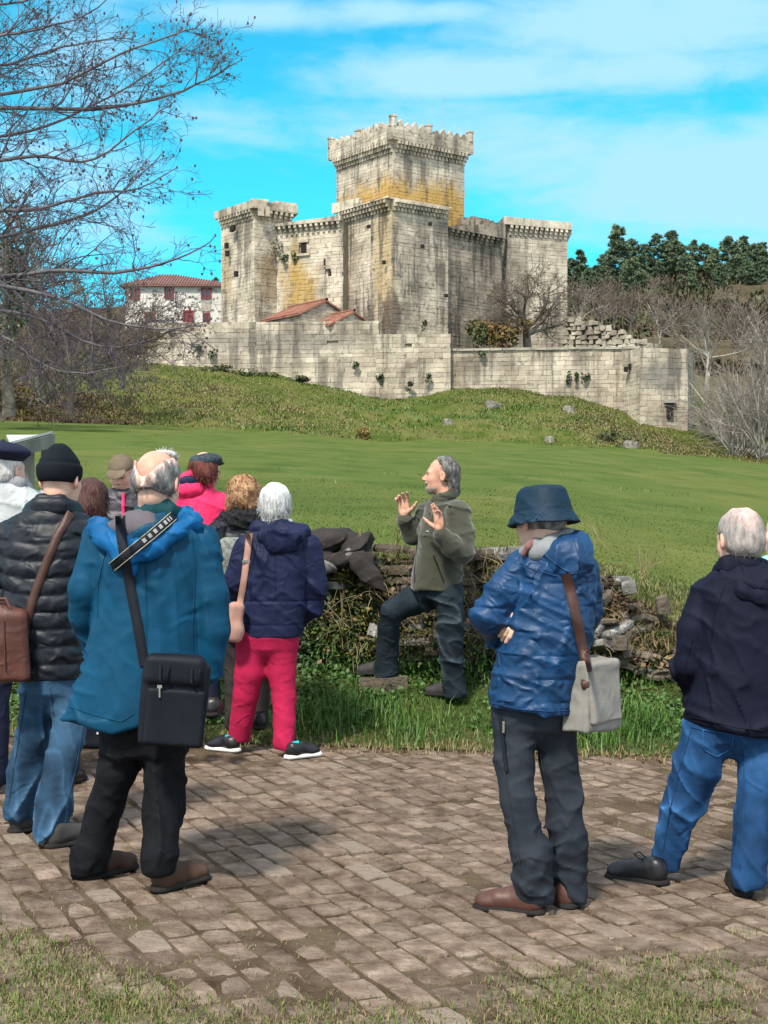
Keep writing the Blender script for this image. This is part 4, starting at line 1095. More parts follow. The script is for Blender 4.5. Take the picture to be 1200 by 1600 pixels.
# plants on the wall: moss cushions, ivy, brambles and dead stems (nobody could count them)
def wallpts(n, f, zlo=.25):
    x = rng.uniform(-3.3, 2.4, n); u = rng.random(n)
    z = zlo+(np.array([wtop(a) for a in x])-zlo)*u
    y = wface(x)-.03-.30*(1-u)**1.5*rng.uniform(.3, 1, n)
    k = rng.random(n) < f(x, z); return np.stack([x, y, z], 1)[k]
pts = wallpts(26000, lambda x, z: np.clip(1.45-(z-.25)/.68, 0, 1)*np.clip(.62+.8*nz(np.stack([x, z, z*0], 1), 2.4, 71), 0, 1))
leaves('ivy_cover', pts, .042, MATS['ivy_leaf'])
pts = wallpts(12000, lambda x, z: np.clip(1.0-(z-.25)/.5, 0, 1), .25); pts[:, 1] -= .08
blades('bank_growth', pts, .07, .008, MATS['lush_blade'], 1.6)
pts = scatter(12000, lambda x, D: np.clip(1-np.abs(D-11.1)/.3, 0, 1)*(x < 1.7), 10.85, 11.5); pts[:, 2] += .02
blades('wall_top_grass', pts, .05, .006, MATS['grass_blade'], 1.3)
pts = wallpts(9000, lambda x, z: np.clip(.9*nz(np.stack([x, z, z*0], 1), 3.0, 72)+np.exp(-((x+.3)/.35)**2)*.9-.05, 0, 1), .45)
leaves('moss_cover', pts, .026, MATS['moss'])
pts = wallpts(9000, lambda x, z: np.clip(np.exp(-((x-1.9)/.45)**2)*1.2+.06, 0, 1), .4); pts[:, 1] -= .05
leaves('leaf_litter', pts, .045, MATS['leaf_litter'])
pts = wallpts(9000, lambda x, z: np.clip(np.exp(-((x-1.85)/.42)**2)*1.1+np.exp(-((z-1.22)/.06)**2)*.6+.1, 0, 1), .5)
blades('dead_grass', pts, .13, .005, MATS['dry_blade'], 1.8)
pts = scatter(9000, lambda x, D: np.clip(1-np.abs(D-(11.15))/.35, 0, 1)*np.clip(.5+.5*fld(x, D, 2.5, 73), 0, 1)*(x < 1.9), 10.8, 11.6); pts[:, 2] += .02
blades('dead_grass', pts, .085, .005, MATS['dry_blade'], 1.3)
mat('bramble_stem', [(.16, .11, .06), (.26, .20, .12), (.10, .06, .035)], .85, 6, isl=.3)
tb = TB()
for k in range(210):
    x = rng.uniform(-2.5, 2.5); z = rng.uniform(.45, 1.15)
    if z > wtop(x)+.05: continue
    p = np.array([x, wface(x)-.06-rng.uniform(0, .12), z]); d = np.array([rng.normal(0, .8), -rng.uniform(.1, .6), rng.uniform(-.2, .9)])
    tb.tube(wander(p, d, rng.uniform(.15, .5), 6, .25, -.22), np.linspace(.0045, .002, 7), 3)
for (px, py, h, lx) in ((565, 870, .26, -.05), (615, 860, .34, .06), (535, 990, .45, .02), (545, 985, .5, -.03), (700, 1000, .35, .1), (760, 1000, .4, -.1), (1000, 905, .3, .12), (1005, 900, .26, .05), (938, 850, .3, -.1), (992, 990, .3, .08)):
    p = P(px, py, 10.6)
    for q in range(3): tb.tube(wander(p+rng.normal(0, .02, 3), np.array([lx*3+rng.normal(0, .25), -.1, 1]), h*rng.uniform(.6, 1.1), 6, .14), np.linspace(.005, .002, 7), 3)
tb.build('bramble_stems', MATS['bramble_stem'])['kind'] = 'stuff'

# ---- small grey timber board on posts behind the group
mat('grey_timber', [(.10, .105, .09), (.16, .165, .14), (.21, .21, .18)], .85, 6, bump=.3, bscale=60, stretch=(1, 1, .2), isl=.1)
mat('grey_panel', [(.40, .42, .40), (.48, .50, .47)], .6, 5)
c = P(55, 690, 11.6); gz = float(zground(c[0], 11.6))
ib = empty('field_board', (c[0], 11.6, gz), 'grey timber board on two posts in the meadow behind the men in dark hats', 'sign')
def lbx(px, py, D): return P(px, py, D)-np.array([c[0], 11.6, gz])
mb = MB(); p0, p1 = lbx(20, 706, 11.2), lbx(86, 688, 11.8)
dv = p1-p0; L = np.linalg.norm(dv[:2]); rz = math.atan2(dv[1], dv[0])
mb.prism([p0[:2], p1[:2], p1[:2]+[-.10, .10], p0[:2]+[-.10, .10]], np.array([p0[2]-.055, p1[2]-.055, p1[2]-.055, p0[2]-.055]), np.array([p0[2]+.055, p1[2]+.055, p1[2]+.055, p0[2]+.055])); mb.build('beam', MATS['grey_timber'], ib)
mb = MB(); q0, q1 = lbx(10, 683, 12.1), lbx(80, 683, 12.1)
e0, e1 = p0+[-.02, .0, .06], p1+[-.02, .0, .06]
V = np.array([e0, e1, q1, q0]); mb.add(np.r_[V, V+[0, 0, .02]], [(3, 2, 1, 0), (4, 5, 6, 7), (0, 1, 5, 4), (1, 2, 6, 5), (2, 3, 7, 6), (3, 0, 4, 7)]); mb.build('panel', MATS['grey_panel'], ib)
for px, D in ((74, 11.85), (44, 11.75)):
    p = lbx(px, 700, D); mb = MB(); mb.box((p[0], p[1], p[2]/2+.05), (.10, .07, p[2]), .3); mb.build('post', MATS['grey_timber'], ib)

# ---- the bare tree whose branches hang in from the left
mat('near_bark', [(.06, .052, .06), (.10, .09, .10), (.15, .14, .145)], .9, 5, bump=.4, bscale=30)
mat('near_twig', [(.06, .05, .065), (.095, .08, .095)], .8, 4, isl=.2)
mat('catkin', [(.06, .035, .04), (.10, .055, .05)], .8, 8)
tb, tw = TB(), TB(); buds = ([], .12)
tbase = np.array([X(-330, 17.), 17., float(zground(X(-330, 17.), 17.))])
tr = empty('overhanging_tree', tbase, 'leafless tree reaching in from the left with long twigs against the sky', 'tree')
trunk = np.array([[0, 0, -.3], [.05, 0, 1.2], [.1, .05, 2.6], [.05, .1, 4.2], [.2, .05, 6.0], [.3, 0, 8.0], [.35, 0, 10.]])
tb.tube(trunk, [.27, .24, .22, .19, .15, .10, .05], 8)
def guided(pp, r0, D0, D1, seed, nk=9, Lk=1.1, lev=2):
    n = len(pp); pts = np.array([P(px, py, D0+(D1-D0)*i/(n-1)) for i, (px, py) in enumerate(pp)])-tbase
    # start from the trunk at a lower height
    z = max(1.0, pts[0][2]-abs(pts[0][0])*.25); st = np.array([np.interp(z, trunk[:, 2], trunk[:, 0]), 0, z])
    pts = np.vstack([st, (st+pts[0])/2+[0, 0, .05], pts])
    t = np.linspace(0, 1, len(pts)); tt = np.linspace(0, 1, 22)
    sm = np.stack([np.interp(tt, t, pts[:, k]) for k in range(3)], 1); sm[1:-1] = (sm[:-2]+2*sm[1:-1]+sm[2:])/4
    sm[2:] += np.cumsum(rng.normal(0, .012, (20, 3)), 0)
    rad = np.linspace(r0*.62, .005, 22); tb.tube(sm, rad, 6)
    for k in range(nk*3):
        u = rng.uniform(.25, .97); i = int(u*20); d = sm[i+1]-sm[i]; d /= np.linalg.norm(d)
        sd = np.cross(d, rng.normal(0, 1, 3)); sd /= np.linalg.norm(sd)
        branch(tw, tw, sm[i], d*rng.uniform(.5, 1.0)+sd*rng.uniform(.35, .9)+np.array([0, 0, .1]), Lk*rng.uniform(.4, 1.1)*(1.25-.7*u), max(.005, rad[i]*.5), 2, 2+lev, (4, 6), .2, .02, .95, .56, .0026, buds, 6)
    buds[0].append(sm[-1])
for pp, r0, D0, D1, nk in (
    ([(-120, 175), (0, 172), (160, 176), (235, 158), (290, 135), (345, 110), (372, 98)], .06, 16.6, 15.8, 8),
    ([(-120, 160), (20, 145), (110, 125), (170, 95), (215, 70), (300, 50), (312, 35)], .05, 16.3, 15.5, 8),
    ([(-100, 110), (0, 105), (80, 80), (150, 70), (205, 60)], .05, 17, 17.5, 8),
    ([(-100, 60), (0, 50), (60, 35), (120, 20), (180, -20)], .05, 16.4, 16.2, 8),
    ([(-100, 20), (0, 5), (80, -10), (160, -40)], .05, 17, 16.6, 8),
    ([(-110, 230), (0, 215), (90, 195), (150, 160), (195, 140), (260, 95), (300, 55)], .045, 17, 17.2, 8),
    ([(-110, 260), (0, 255), (70, 245), (130, 265), (180, 235), (240, 185), (262, 165)], .05, 16, 15.5, 8),
    ([(-110, 330), (0, 335), (80, 330), (150, 305), (210, 300), (270, 265)], .055, 16, 15.2, 9),
    ([(-110, 400), (0, 380), (90, 360), (150, 340), (200, 305), (255, 250)], .06, 16.5, 16, 8),
    ([(-110, 430), (0, 425), (100, 415), (190, 418), (260, 405), (310, 380), (345, 355)], .06, 15.6, 14.8, 6),
    ([(-110, 440), (0, 450), (90, 470), (160, 500), (240, 510), (320, 502)], .06, 15.5, 14.8, 7),
    ([(-110, 470), (0, 480), (70, 500), (150, 545), (230, 530), (270, 500), (330, 545)], .05, 15.8, 15.2, 8),
    ([(-110, 500), (0, 530), (50, 570), (90, 597), (130, 598), (200, 590)], .045, 15.5, 15, 7),
    ([(-110, 380), (0, 440), (60, 500), (110, 560), (180, 560)], .05, 16.4, 16.2, 7)):
    guided(pp, r0, D0, D1, 0, nk, 1.15 if pp[2][1] > 330 else 1.0)
tb.build('trunk', MATS['near_bark'], tr); tw.build('crown', MATS['near_twig'], tr)
cm = MB()
for b_ in buds[0]:
    V, Fs = box_vf((.018, .018, .026), .003); cm.add(V @ rotz(rng.uniform(0, 3)).T+b_, Fs)
cm.build('buds', MATS['catkin'], tr)
# trees and scrub behind it, on the bank at the left
G3 = 'bare trees and scrub on the bank at the left'
baretree('ivy_clad_tree', (X(14, 60), 60, Z(640, 60)), 10.5, 'bare tree with an ivy clad trunk at the left edge', G3, maxlev=4, trunk=.4, kids=(4, 6), mats=('bark', 'brown_twig'), rmin=.012, limbs=7, r0=.24, seed=1)
leafbush('trunk_ivy', (X(20, 59.6), 59.6, Z(430, 59.6)), (.9, .7, 2.6), 1500, .17, 'ivy_leaf', 'column of ivy wrapped round a bare trunk at the left edge', 'plant', lumps=9)
for px, D, H, py, lb in ((110, 75, 9.5, 640, 'bare tree left of the farmhouse with a wide brown crown'), (170, 95, 9.5, 585, 'bare tree standing just in front of the farmhouse'), (60, 85, 12, 620, 'tallest bare brown tree on the left bank'), (-30, 70, 12, 640, 'bare brown tree cut by the left edge of the view'), (190, 80, 5.5, 600, 'low bare brown tree in front of the left wall end')):
    baretree('bare_tree', (X(px, D), D, Z(py, D)), H, lb, G3, maxlev=4, trunk=.22, kids=(4, 6), mats=('bark', 'brown_twig'), rmin=.017, limbs=8, r0=.15)
for px, D, H, lb in ((20, 66, 4.6, 'brown bare scrub at the left edge'), (80, 72, 4.6, 'brown bare scrub beside the ivy tree'), (140, 84, 4.6, 'brown bare scrub below the farmhouse'), (-40, 60, 4.4, 'brown bare scrub half outside the left edge'), (195, 96, 4.2, 'brown bare scrub at the left end of the outer wall'), (50, 90, 6.0, 'tall brown scrub on the left bank'), (110, 98, 5.5, 'tall brown scrub behind, below the farmhouse'), (225, 108, 3.0, 'small brown scrub at the foot of the left outer wall')):
    py = np.interp(px, [-40, 80, 200], [655, 640, 590]); thicket('bare_shrub', px, D, H, lb, G3, ('bark', 'brown_twig'), 13, 3, rmin=.012, zb=Z(py-15, D))
leafbush('dark_thicket', (X(5, 64), 64, Z(610, 64)), (1.8, 1.2, 1.4), 1500, .2, 'rust_leaf', 'dark brambles at the foot of the left bank')
pts = scatter(22000, lambda x, D: np.clip((230-(600+F*x/D))/160, 0, 1), 88, 104, pxr=(-150, 260))
blades('bracken', pts, .32, .08, MATS['leaf_litter'], 2.2)
# ================================================================ SOFT SHAPES: distance fields meshed with surface nets
class S:
    """a distance function with a bounding box"""
    def __init__(s, f, lo, hi): s.f = f; s.lo = np.asarray(lo, float); s.hi = np.asarray(hi, float)
    def __call__(s, p): return s.f(p)
def cap(a, b, ra, rb, fl=None):
    a = np.asarray(a, float); b = np.asarray(b, float); ba = b-a; L2 = max(ba @ ba, 1e-9); r = max(ra, rb)
    def f(p):
        q = p-a; t = np.clip(q @ ba/L2, 0, 1); d = q-t[:, None]*ba
        if fl is not None: d = d*fl
        return np.sqrt((d*d).sum(1))-(ra+(rb-ra)*t)
    m = r if fl is None else r/np.min(fl)
    return S(f, np.minimum(a, b)-m, np.maximum(a, b)+m)
def ell(c, r, R=None):
    c = np.asarray(c, float); r = np.asarray(r, float)
    def f(p):
        q = p-c
        if R is not None: q = q @ R
        k0 = np.sqrt(((q/r)**2).sum(1)); k1 = np.sqrt(((q/r**2)**2).sum(1))+1e-6
        return k0*(k0-1)/k1
    m = r.max() if R is not None else r
    return S(f, c-m, c+m)
def loft(rows, n=2.3, rnd=.03):
    """rows (z, cx, cy, a, b), any order: stacked superellipses"""
    r = np.array(sorted(rows), float); zz = np.linspace(r[0, 0], r[-1, 0], 60)
    T = np.stack([np.interp(zz, r[:, 0], r[:, k]) for k in range(1, 5)], 1)
    for _ in range(4): T[1:-1] = (T[:-2]+2*T[1:-1]+T[2:])/4
    z0, z1 = zz[0], zz[-1]
    def f(p):
        z = p[:, 2]; cx, cy, a, b = (np.interp(z, zz, T[:, k]) for k in range(4))
        d = ((np.abs((p[:, 0]-cx)/a)**n+np.abs((p[:, 1]-cy)/b)**n)**(1/n)-1)*np.minimum(a, b)
        dz = np.maximum(z-z1, z0-z)
        return np.where((d > 0) & (dz > 0), np.sqrt(d*d+dz*dz), np.maximum(d, dz))
    m = np.max(T[:, 2:], 0)
    return S(f, [T[:, 0].min()-m[0], T[:, 1].min()-m[1], z0], [T[:, 0].max()+m[0], T[:, 1].max()+m[1], z1])
def smin(a, b, k):
    if k <= 0: return np.minimum(a, b)
    h = np.clip(.5+.5*(b-a)/k, 0, 1); return b*(1-h)+a*h-k*h*(1-h)
def U(L, k=.02):
    def f(p):
        d = L[0](p)
        for g in L[1:]: d = smin(d, g(p), k)
        return d
    return S(f, np.min([g.lo for g in L], 0)-k*.3, np.max([g.hi for g in L], 0)+k*.3)
def sub(a, b, k=.0):
    return S(lambda p: -smin(-a(p), b(p), k), a.lo, a.hi)
def inter(a, fn, k=.0): return S(lambda p: -smin(-a(p), -fn(p), k), a.lo, a.hi)
def disp(a, fn, m=.02): return S(lambda p: a(p)-fn(p), a.lo-m, a.hi+m)
def grow(a, r): return S(lambda p: a(p)-r, a.lo-r, a.hi+r)
def chain(P_, k=.015, fl=None):
    """P_: list of (xyz, r)"""
    return U([cap(P_[i][0], P_[i+1][0], P_[i][1], P_[i+1][1], fl) for i in range(len(P_)-1)], k)
def folds(amp, freq, d, warp=1.6, s=5., seed=0, mask=None, power=2.0):
    """cloth folds: crests running across direction d, bent by noise"""
    d = np.asarray(d, float); d = d/np.linalg.norm(d)
    def f(p):
        ph = (p @ d)*freq+warp*nz(p, s, seed, 2)
        m = np.clip(.35+.8*nz(p, s*.6, seed+9, 1), 0, 1)
        if mask is not None: m = m*mask(p)
        return amp*m*((1-np.abs(np.sin(ph)))**power-.25)
    return f
def cr(amp, s_, an=(1, 1, 1), seed=0, mask=None, sharp=4):
    """a net of sharp cloth creases"""
    an = np.asarray(an, float)
    def f(p):
        q = p*an; w = np.stack([nz(q, s_*.7, seed+1, 1), nz(q, s_*.7, seed+2, 1), nz(q, s_*.7, seed+3, 1)], 1)*(.35/s_)
        n1 = nz(q+w, s_, seed, 1); n2 = nz(q+w, s_*1.9, seed+4, 1)
        r = (1-np.minimum(1, np.abs(n1)*1.3))**sharp+.5*(1-np.minimum(1, np.abs(n2)*1.3))**sharp
        m = np.clip(.45+.7*nz(p, 4.5, seed+6, 1), .12, 1)
        if mask is not None: m = m*mask(p)
        return amp*1.15*m*(r-.25)
    return f
JEANS = ('mid_jeans', 'bright_jeans', 'dark_jeans')
CREASE = {'raincoat': (.028, 6.5, (1.1, 1.1, .5)), 'jacket': (.024, 9, (1, 1, .8)), 'trousers': (.019, 10, (1, 1, .8)), 'jeans': (.021, 10, (1, 1, .85)), 'fleece': (.026, 9, (1, 1, .85)), 'hood': (.022, 12, (1, 1, 1)), 'collar': (.006, 24, (1, 1, 1)), 'sleeve': (.022, 13, (1, 1, 1))}
def nets(f, h, lo=None, hi=None):
    lo = (f.lo if lo is None else np.asarray(lo))-2.5*h; hi = (f.hi if hi is None else np.asarray(hi))+2.5*h
    B = 4; nb_ = np.maximum(1, np.ceil((hi-lo)/(h*B)).astype(int)); n = nb_*B
    bc = np.stack(np.meshgrid(*[lo[k]+(np.arange(nb_[k])*B+1.5)*h for k in range(3)], indexing='ij'), -1).reshape(-1, 3)
    dc = f(bc); lim = B*h*.87*1.7+.012
    near = np.abs(dc) < lim
    A = np.repeat(np.repeat(np.repeat(np.where(dc < 0, -1., 1.).reshape(nb_), B, 0), B, 1), B, 2).astype(np.float32)
    off = np.stack(np.meshgrid(*[np.arange(B)]*3, indexing='ij'), -1).reshape(-1, 3)
    bi = np.stack(np.unravel_index(np.nonzero(near)[0], nb_), -1)
    idx = (bi[:, None]*B+off[None]).reshape(-1, 3)
    A[idx[:, 0], idx[:, 1], idx[:, 2]] = f(lo+idx*h)
    s = A < 0
    c8 = [s[i:n[0]-1+i, j:n[1]-1+j, k:n[2]-1+k] for i in (0, 1) for j in (0, 1) for k in (0, 1)]
    sm = sum(c.astype(np.int8) for c in c8)
    act = np.argwhere((sm > 0) & (sm < 8))
    cn = [(i, j, k) for i in (0, 1) for j in (0, 1) for k in (0, 1)]
    val = np.stack([A[act[:, 0]+i, act[:, 1]+j, act[:, 2]+k] for i, j, k in cn], 1)
    acc = np.zeros((len(act), 3)); cnt = np.zeros(len(act))
    for u in range(8):
        for v in range(u+1, 8):
            if sum(abs(cn[u][q]-cn[v][q]) for q in range(3)) != 1: continue
            a, b = val[:, u], val[:, v]; m = (a < 0) != (b < 0)
            t = np.where(m, a/(a-b+1e-12), 0)
            pt = np.array(cn[u])+t[:, None]*(np.array(cn[v])-np.array(cn[u]))
            acc[m] += pt[m]; cnt[m] += 1
    V = lo+(act+acc/cnt[:, None])*h
    vid = np.full(n, -1, np.int64); vid[act[:, 0], act[:, 1], act[:, 2]] = np.arange(len(act))
    Q = []
    for ax in range(3):
        o1, o2 = [(1, 2), (2, 0), (0, 1)][ax]
        sl0 = [slice(1, None)]*3; sl0[ax] = slice(0, n[ax]-1); sl1 = list(sl0); sl1[ax] = slice(1, n[ax])
        s0, s1 = s[tuple(sl0)], s[tuple(sl1)]
        e = np.argwhere(s0 != s1); e_in = s0[e[:, 0], e[:, 1], e[:, 2]]
        add = np.ones(3, int); add[ax] = 0; e = e+add
        ok = (e[:, o1] < n[o1]-1) & (e[:, o2] < n[o2]-1); e, e_in = e[ok], e_in[ok]
        d1 = np.zeros(3, int); d1[o1] = 1; d2 = np.zeros(3, int); d2[o2] = 1
        q = np.stack([vid[tuple((e-d1-d2).T)], vid[tuple((e-d2).T)], vid[tuple(e.T)], vid[tuple((e-d1).T)]], 1)
        q[~e_in] = q[~e_in][:, ::-1]; Q.append(q)
    Q = np.concatenate(Q); Q = Q[(Q >= 0).all(1)]
    return V, Q

# ---------------------------------------------------------------- people
CRM = {'teal_nylon': (7, .5), 'blue_nylon': (9, .5), 'puffer_black': (11, .5), 'navy_nylon': (9, .5), 'deep_navy': (8, .4), 'hot_pink': (11, .5), 'quilt_blue': (13, .6), 'mid_jeans': (10, .45), 'bright_jeans': (9, .45), 'dark_jeans': (11, .45), 'slate_cloth': (8, .4), 'black_denim': (9, .5), 'raspberry': (10, .4), 'fleece': (9, .4), 'coat_brown': (10, .6), 'white_cotton': (10, .4), 'navy_cloth': (10, .4), 'dark_puffy': (13, .5), 'canvas_grey': (9, .4), 'brown_leather': (12, .25), 'dark_hat': (12, .4)}
def fabric(name, c, rough=.8, bump=.25, bscale=60, spec=.14, vary=.25, scale=7, sheen=0, stretch=None, bd=.006):
    c = np.array(c); return mat(name, [tuple(c*(1-vary)), tuple(c), tuple(np.minimum(c*(1+vary), .9))], rough, scale, bump=max(bump, .9 if name in CRM else 0), bscale=bscale, spec=spec, coords='obj', sheen=sheen, stretch=stretch, bdist=.028 if name in CRM else bd, attr='Col' if name in JEANS else None, crease=CRM.get(name))
def skinmat():
    m = mat('skin', [(.50, .29, .215), (.58, .355, .27), (.62, .40, .31)], .5, 14, bump=.12, bscale=140, spec=.35, coords='obj', attr='Col', bdist=.004)
    p = [n for n in m.node_tree.nodes if n.type == 'BSDF_PRINCIPLED'][0]
    p.inputs['Subsurface Weight'].default_value = .12; p.inputs['Subsurface Radius'].default_value = (.02, .008, .004); p.inputs['Subsurface Scale'].default_value = .3
    return m
skinmat()
def hairmat(name, cols): return mat(name, cols, .55, 38, bump=.9, bscale=90, spec=.35, coords='obj', stretch=(1, 1, .35), bdist=.012, isl=.25)
class Person:
    def __init__(s, label, px, D0, hc, yaw, pitch, roll=0, hs=1.0, gz=None, tint=(1, 1, 1), group='visitors listening to the guide'):
        s.D = D0; s.b = np.array([X(px, D0), D0, float(zground(X(px, D0), D0, False)) if gz is None else gz]); s.s = F/D0
        s.label = label; s.fin = {}; s.Hc = s.L(*hc) if len(hc) < 4 else None
        s.R = rotz(math.radians(yaw)) @ rotx(-math.radians(pitch)) @ roty(math.radians(roll)); s.hs = hs; s.tint = tint
        s.skin = []; s.group = group; s.hidden = []; s.hands = []
    def L(s, px, py, dy=0.0): return P(px, py, s.D+dy)-s.b
    def rows(s, R_): # (py, xl, xr, half depth, dy)
        out = []
        for r in R_:
            py, xl, xr, b = r[:4]; dy = r[4] if len(r) > 4 else 0.
            a0 = s.L(xl, py, dy); a1 = s.L(xr, py, dy); out.append((a0[2], (a0[0]+a1[0])/2, dy, (a1[0]-a0[0])/2, b))
        return out
    def ch(s, C): # (px, py, width px, dy)
        return [(s.L(c[0], c[1], c[3] if len(c) > 3 else 0.), c[2]/2/s.s) for c in C]
    def H(s, v): return s.Hc+s.R @ (np.asarray(v, float)*s.hs)
    def leg(s, C, k=.02):
        c = chain(C, k); z = C[-1][0][2]-C[-1][1]*.5
        return inter(c, lambda p: z-p[:, 2]+.12*(p[:, 1]-C[-1][0][1])*0, .004)
    def head(s, nose=1.0, neck=None, stub=None, beard=0, mouth=True):
        H, hs, R = s.H, s.hs, s.R
        e = lambda c, r: ell(H(c), np.array(r)*hs, R)
        L1 = [e((0, -.012, .038), (.077, .098, .088)), e((0, .035, -.035), (.062, .066, .082)), e((0, .06, -.088), (.034, .032, .026)), e((0, .075, .022), (.056, .024, .018)),
              e((-.036, .062, -.025), (.026, .026, .022)), e((.036, .062, -.025), (.026, .026, .022)), e((0, .04, -.07), (.052, .045, .035))]
        hd = U(L1, .03*hs)
        no = U([cap(H((0, .090, .014)), H((0, .112+.012*(nose-1), -.024)), .0095*hs, .0145*hs), e((-.012, .103, -.03), (.009, .011, .008)), e((.012, .103, -.03), (.009, .011, .008))], .008)
        hd = U([hd, no], .010*hs)
        if mouth:
            hd = U([hd, e((0, .094, -.060), (.024, .011, .006)), e((0, .092, -.072), (.021, .011, .007))], .007*hs)
            hd = sub(hd, cap(H((-.02, .106, -.066)), H((.02, .106, -.066)), .0035, .0035), .004)
        for sx in (-1, 1):
            hd = sub(hd, e((sx*.032, .098, .004), (.017, .014, .010)), .010)
            hd = U([hd, e((sx*.032, .082, .004), (.0135, .0125, .0115))], .003)
        ears = []
        for sx in (-1, 1):
            er = ell(H((sx*.083, -.012, -.004)), np.array((.012, .021, .034))*hs, R @ rotz(sx*.45))
            er = sub(er, ell(H((sx*.093, -.006, -.0)), np.array((.010, .011, .020))*hs, R @ rotz(sx*.45)), .005); ears.append(er)
        hd = U([hd]+ears, .006)
        nk = neck or [(s.H((0, -.025, -.06)), .056*hs), (s.H((0, -.03, -.06))+np.array([0, 0, -.13]), .062*hs)]
        s.necksdf = chain(nk, .02)
        return U([hd, s.necksdf], .03)
    def hand(s, w, d, n, t, curl=(.3, .3, .35, .4), spread=.16, sc=1.0, thumb=.75):
        """w wrist, d along the palm, n out of the palm, t towards the thumb"""
        d = np.asarray(d, float)/np.linalg.norm(d); n = np.asarray(n, float); n = n-d*(n @ d); n /= np.linalg.norm(n); t0 = np.asarray(t, float); t = np.cross(d, n); t = t if t @ t0 > 0 else -t
        Rm = np.stack([t, n, d], 1)
        Ls = [ell(w+d*.052*sc, np.array((.041, .017, .055))*sc, Rm), cap(w-d*.03*sc, w+d*.02*sc, .026*sc, .027*sc)]
        for k, (o, ln) in enumerate(((.030, .078), (.010, .086), (-.011, .080), (-.030, .062))):
            p = w+d*.088*sc+t*o*sc; dirv = d*math.cos(spread*(o/.03))+t*math.sin(spread*(o/.03)); a = 0
            rr = [.0092, .0085, .0078, .0068]
            for j, fr in enumerate((.44, .31, .25)):
                a += curl[k]*(.6, 1.1, .9)[j]
                dd = dirv*math.cos(a)+n*math.sin(a); q = p+dd*ln*fr*sc*1.05
                Ls.append(cap(p-dd*(.012 if j == 0 else 0), q, rr[j]*sc, rr[j+1]*sc)); p = q
        p = w+d*.022*sc+t*.026*sc; dd = d*.55+t*thumb+n*.25; dd /= np.linalg.norm(dd)
        for j, (ln, r0, r1) in enumerate(((.045, .016, .012), (.034, .0115, .0105), (.027, .0105, .008))):
            q = p+dd*ln*sc; Ls.append(cap(p, q, r0*sc, r1*sc)); p = q; dd = dd+d*.28+n*.1; dd /= np.linalg.norm(dd)
        s.hands.append(U(Ls, .008*sc))
    def build_body(s, head, hidden, h=.006, colfn=None):
        """one mesh: head and neck, hidden torso and limbs under the clothes, hands"""
        V1, Q1 = nets(head, h); Vs, Qs, n = [V1], [Q1], len(V1)
        V2, Q2 = nets(hidden, .025); Vs.append(V2); Qs.append(Q2+n); n += len(V2)
        for hd in s.hands:
            V3, Q3 = nets(hd, .0045); Vs.append(V3); Qs.append(Q3+n); n += len(V3)
        V = np.concatenate(Vs); C = np.ones((len(V), 3))*np.array(s.tint)
        q = ((V1-s.Hc) @ s.R)/s.hs
        def paint(c, r, col, a=1.0):
            k = np.clip(1.4-np.sqrt((((q-np.array(c))/np.array(r))**2).sum(1)), 0, 1)[:, None]*a
            C[:len(V1)] = C[:len(V1)]*(1-k)+np.array(col)*k
        paint((0, .1, -.066), (.024, .02, .012), (.85, .5, .48), .8)
        for sx in (-1, 1):
            paint((sx*.032, .096, .004), (.012, .012, .005), (.12, .10, .09)); paint((sx*.034, .1, .026), (.022, .02, .006), (.35, .28, .22), .8)
            paint((sx*.085, -.01, -.01), (.012, .03, .04), (1.05, .78, .72), .7); paint((sx*.045, .08, -.03), (.03, .03, .03), (1.08, .8, .75), .5)
        paint((0, .12, -.028), (.02, .02, .016), (1.08, .76, .7), .6)
        if colfn: colfn(q, C[:len(V1)])
        me = mesh_data('person', V, np.concatenate(Qs), MATS['skin'], True); set_col(me, C)
        s.o = link('person', me, None, s.b); tag(s.o, s.label, 'person', s.group); return s.o
    def part(s, name, f, h, m, parent=None, label=None, lo=None, hi=None, colfn=None):
        if name in CREASE:
            a, k, an = CREASE[name]; sd = int(abs(s.b[0])*100) % 97
            if m == 'puffer_black' or m == 'quilt_blue': a *= .55
            cf = cr(a, k, an, sd); f = disp(f, cf)
        s.fin[name+str(len(s.fin))] = f
        V, Q = nets(f, h, lo, hi); me = mesh_data(name, V, Q, MATS[m], True)
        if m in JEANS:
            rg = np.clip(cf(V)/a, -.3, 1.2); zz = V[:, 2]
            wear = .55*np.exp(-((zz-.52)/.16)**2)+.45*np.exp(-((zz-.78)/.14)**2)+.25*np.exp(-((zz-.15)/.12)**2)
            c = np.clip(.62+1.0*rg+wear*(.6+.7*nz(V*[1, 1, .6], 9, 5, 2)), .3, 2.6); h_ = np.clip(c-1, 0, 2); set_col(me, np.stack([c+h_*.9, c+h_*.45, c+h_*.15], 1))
        elif colfn is not None: set_col(me, colfn(V))
        o = link(name, me, parent or s.o)
        if label: o['label'] = label
        return o
    def al(s, *names):
        return U([f for k, f in s.fin.items() if not names or any(k.startswith(n) for n in names)], 0)
    def seam(s, pts, m, *names, r=.0028, name='seam'):
        f = s.al(*names); pts = np.asarray(pts, float); t = np.linspace(0, 1, len(pts)); tt = np.linspace(0, 1, 26)
        q = np.stack([np.interp(tt, t, pts[:, k]) for k in range(2)], 1); q[1:-1] = (q[:-2]+2*q[1:-1]+q[2:])/4
        A = np.array([s.ray(u, v, f) for u, v in q]); tb = TB(); tb.tube(A+[0, -.0008, 0], r, 4); o = tb.build(name, MATS[m], s.o); set_col(o.data, np.full((len(o.data.vertices), 3), .8)); return o
    def crotch(s, a, b): m = (a[0][0]+b[0][0])/2; return ell(m+[0, 0, -.01], (.10, .115, .095))
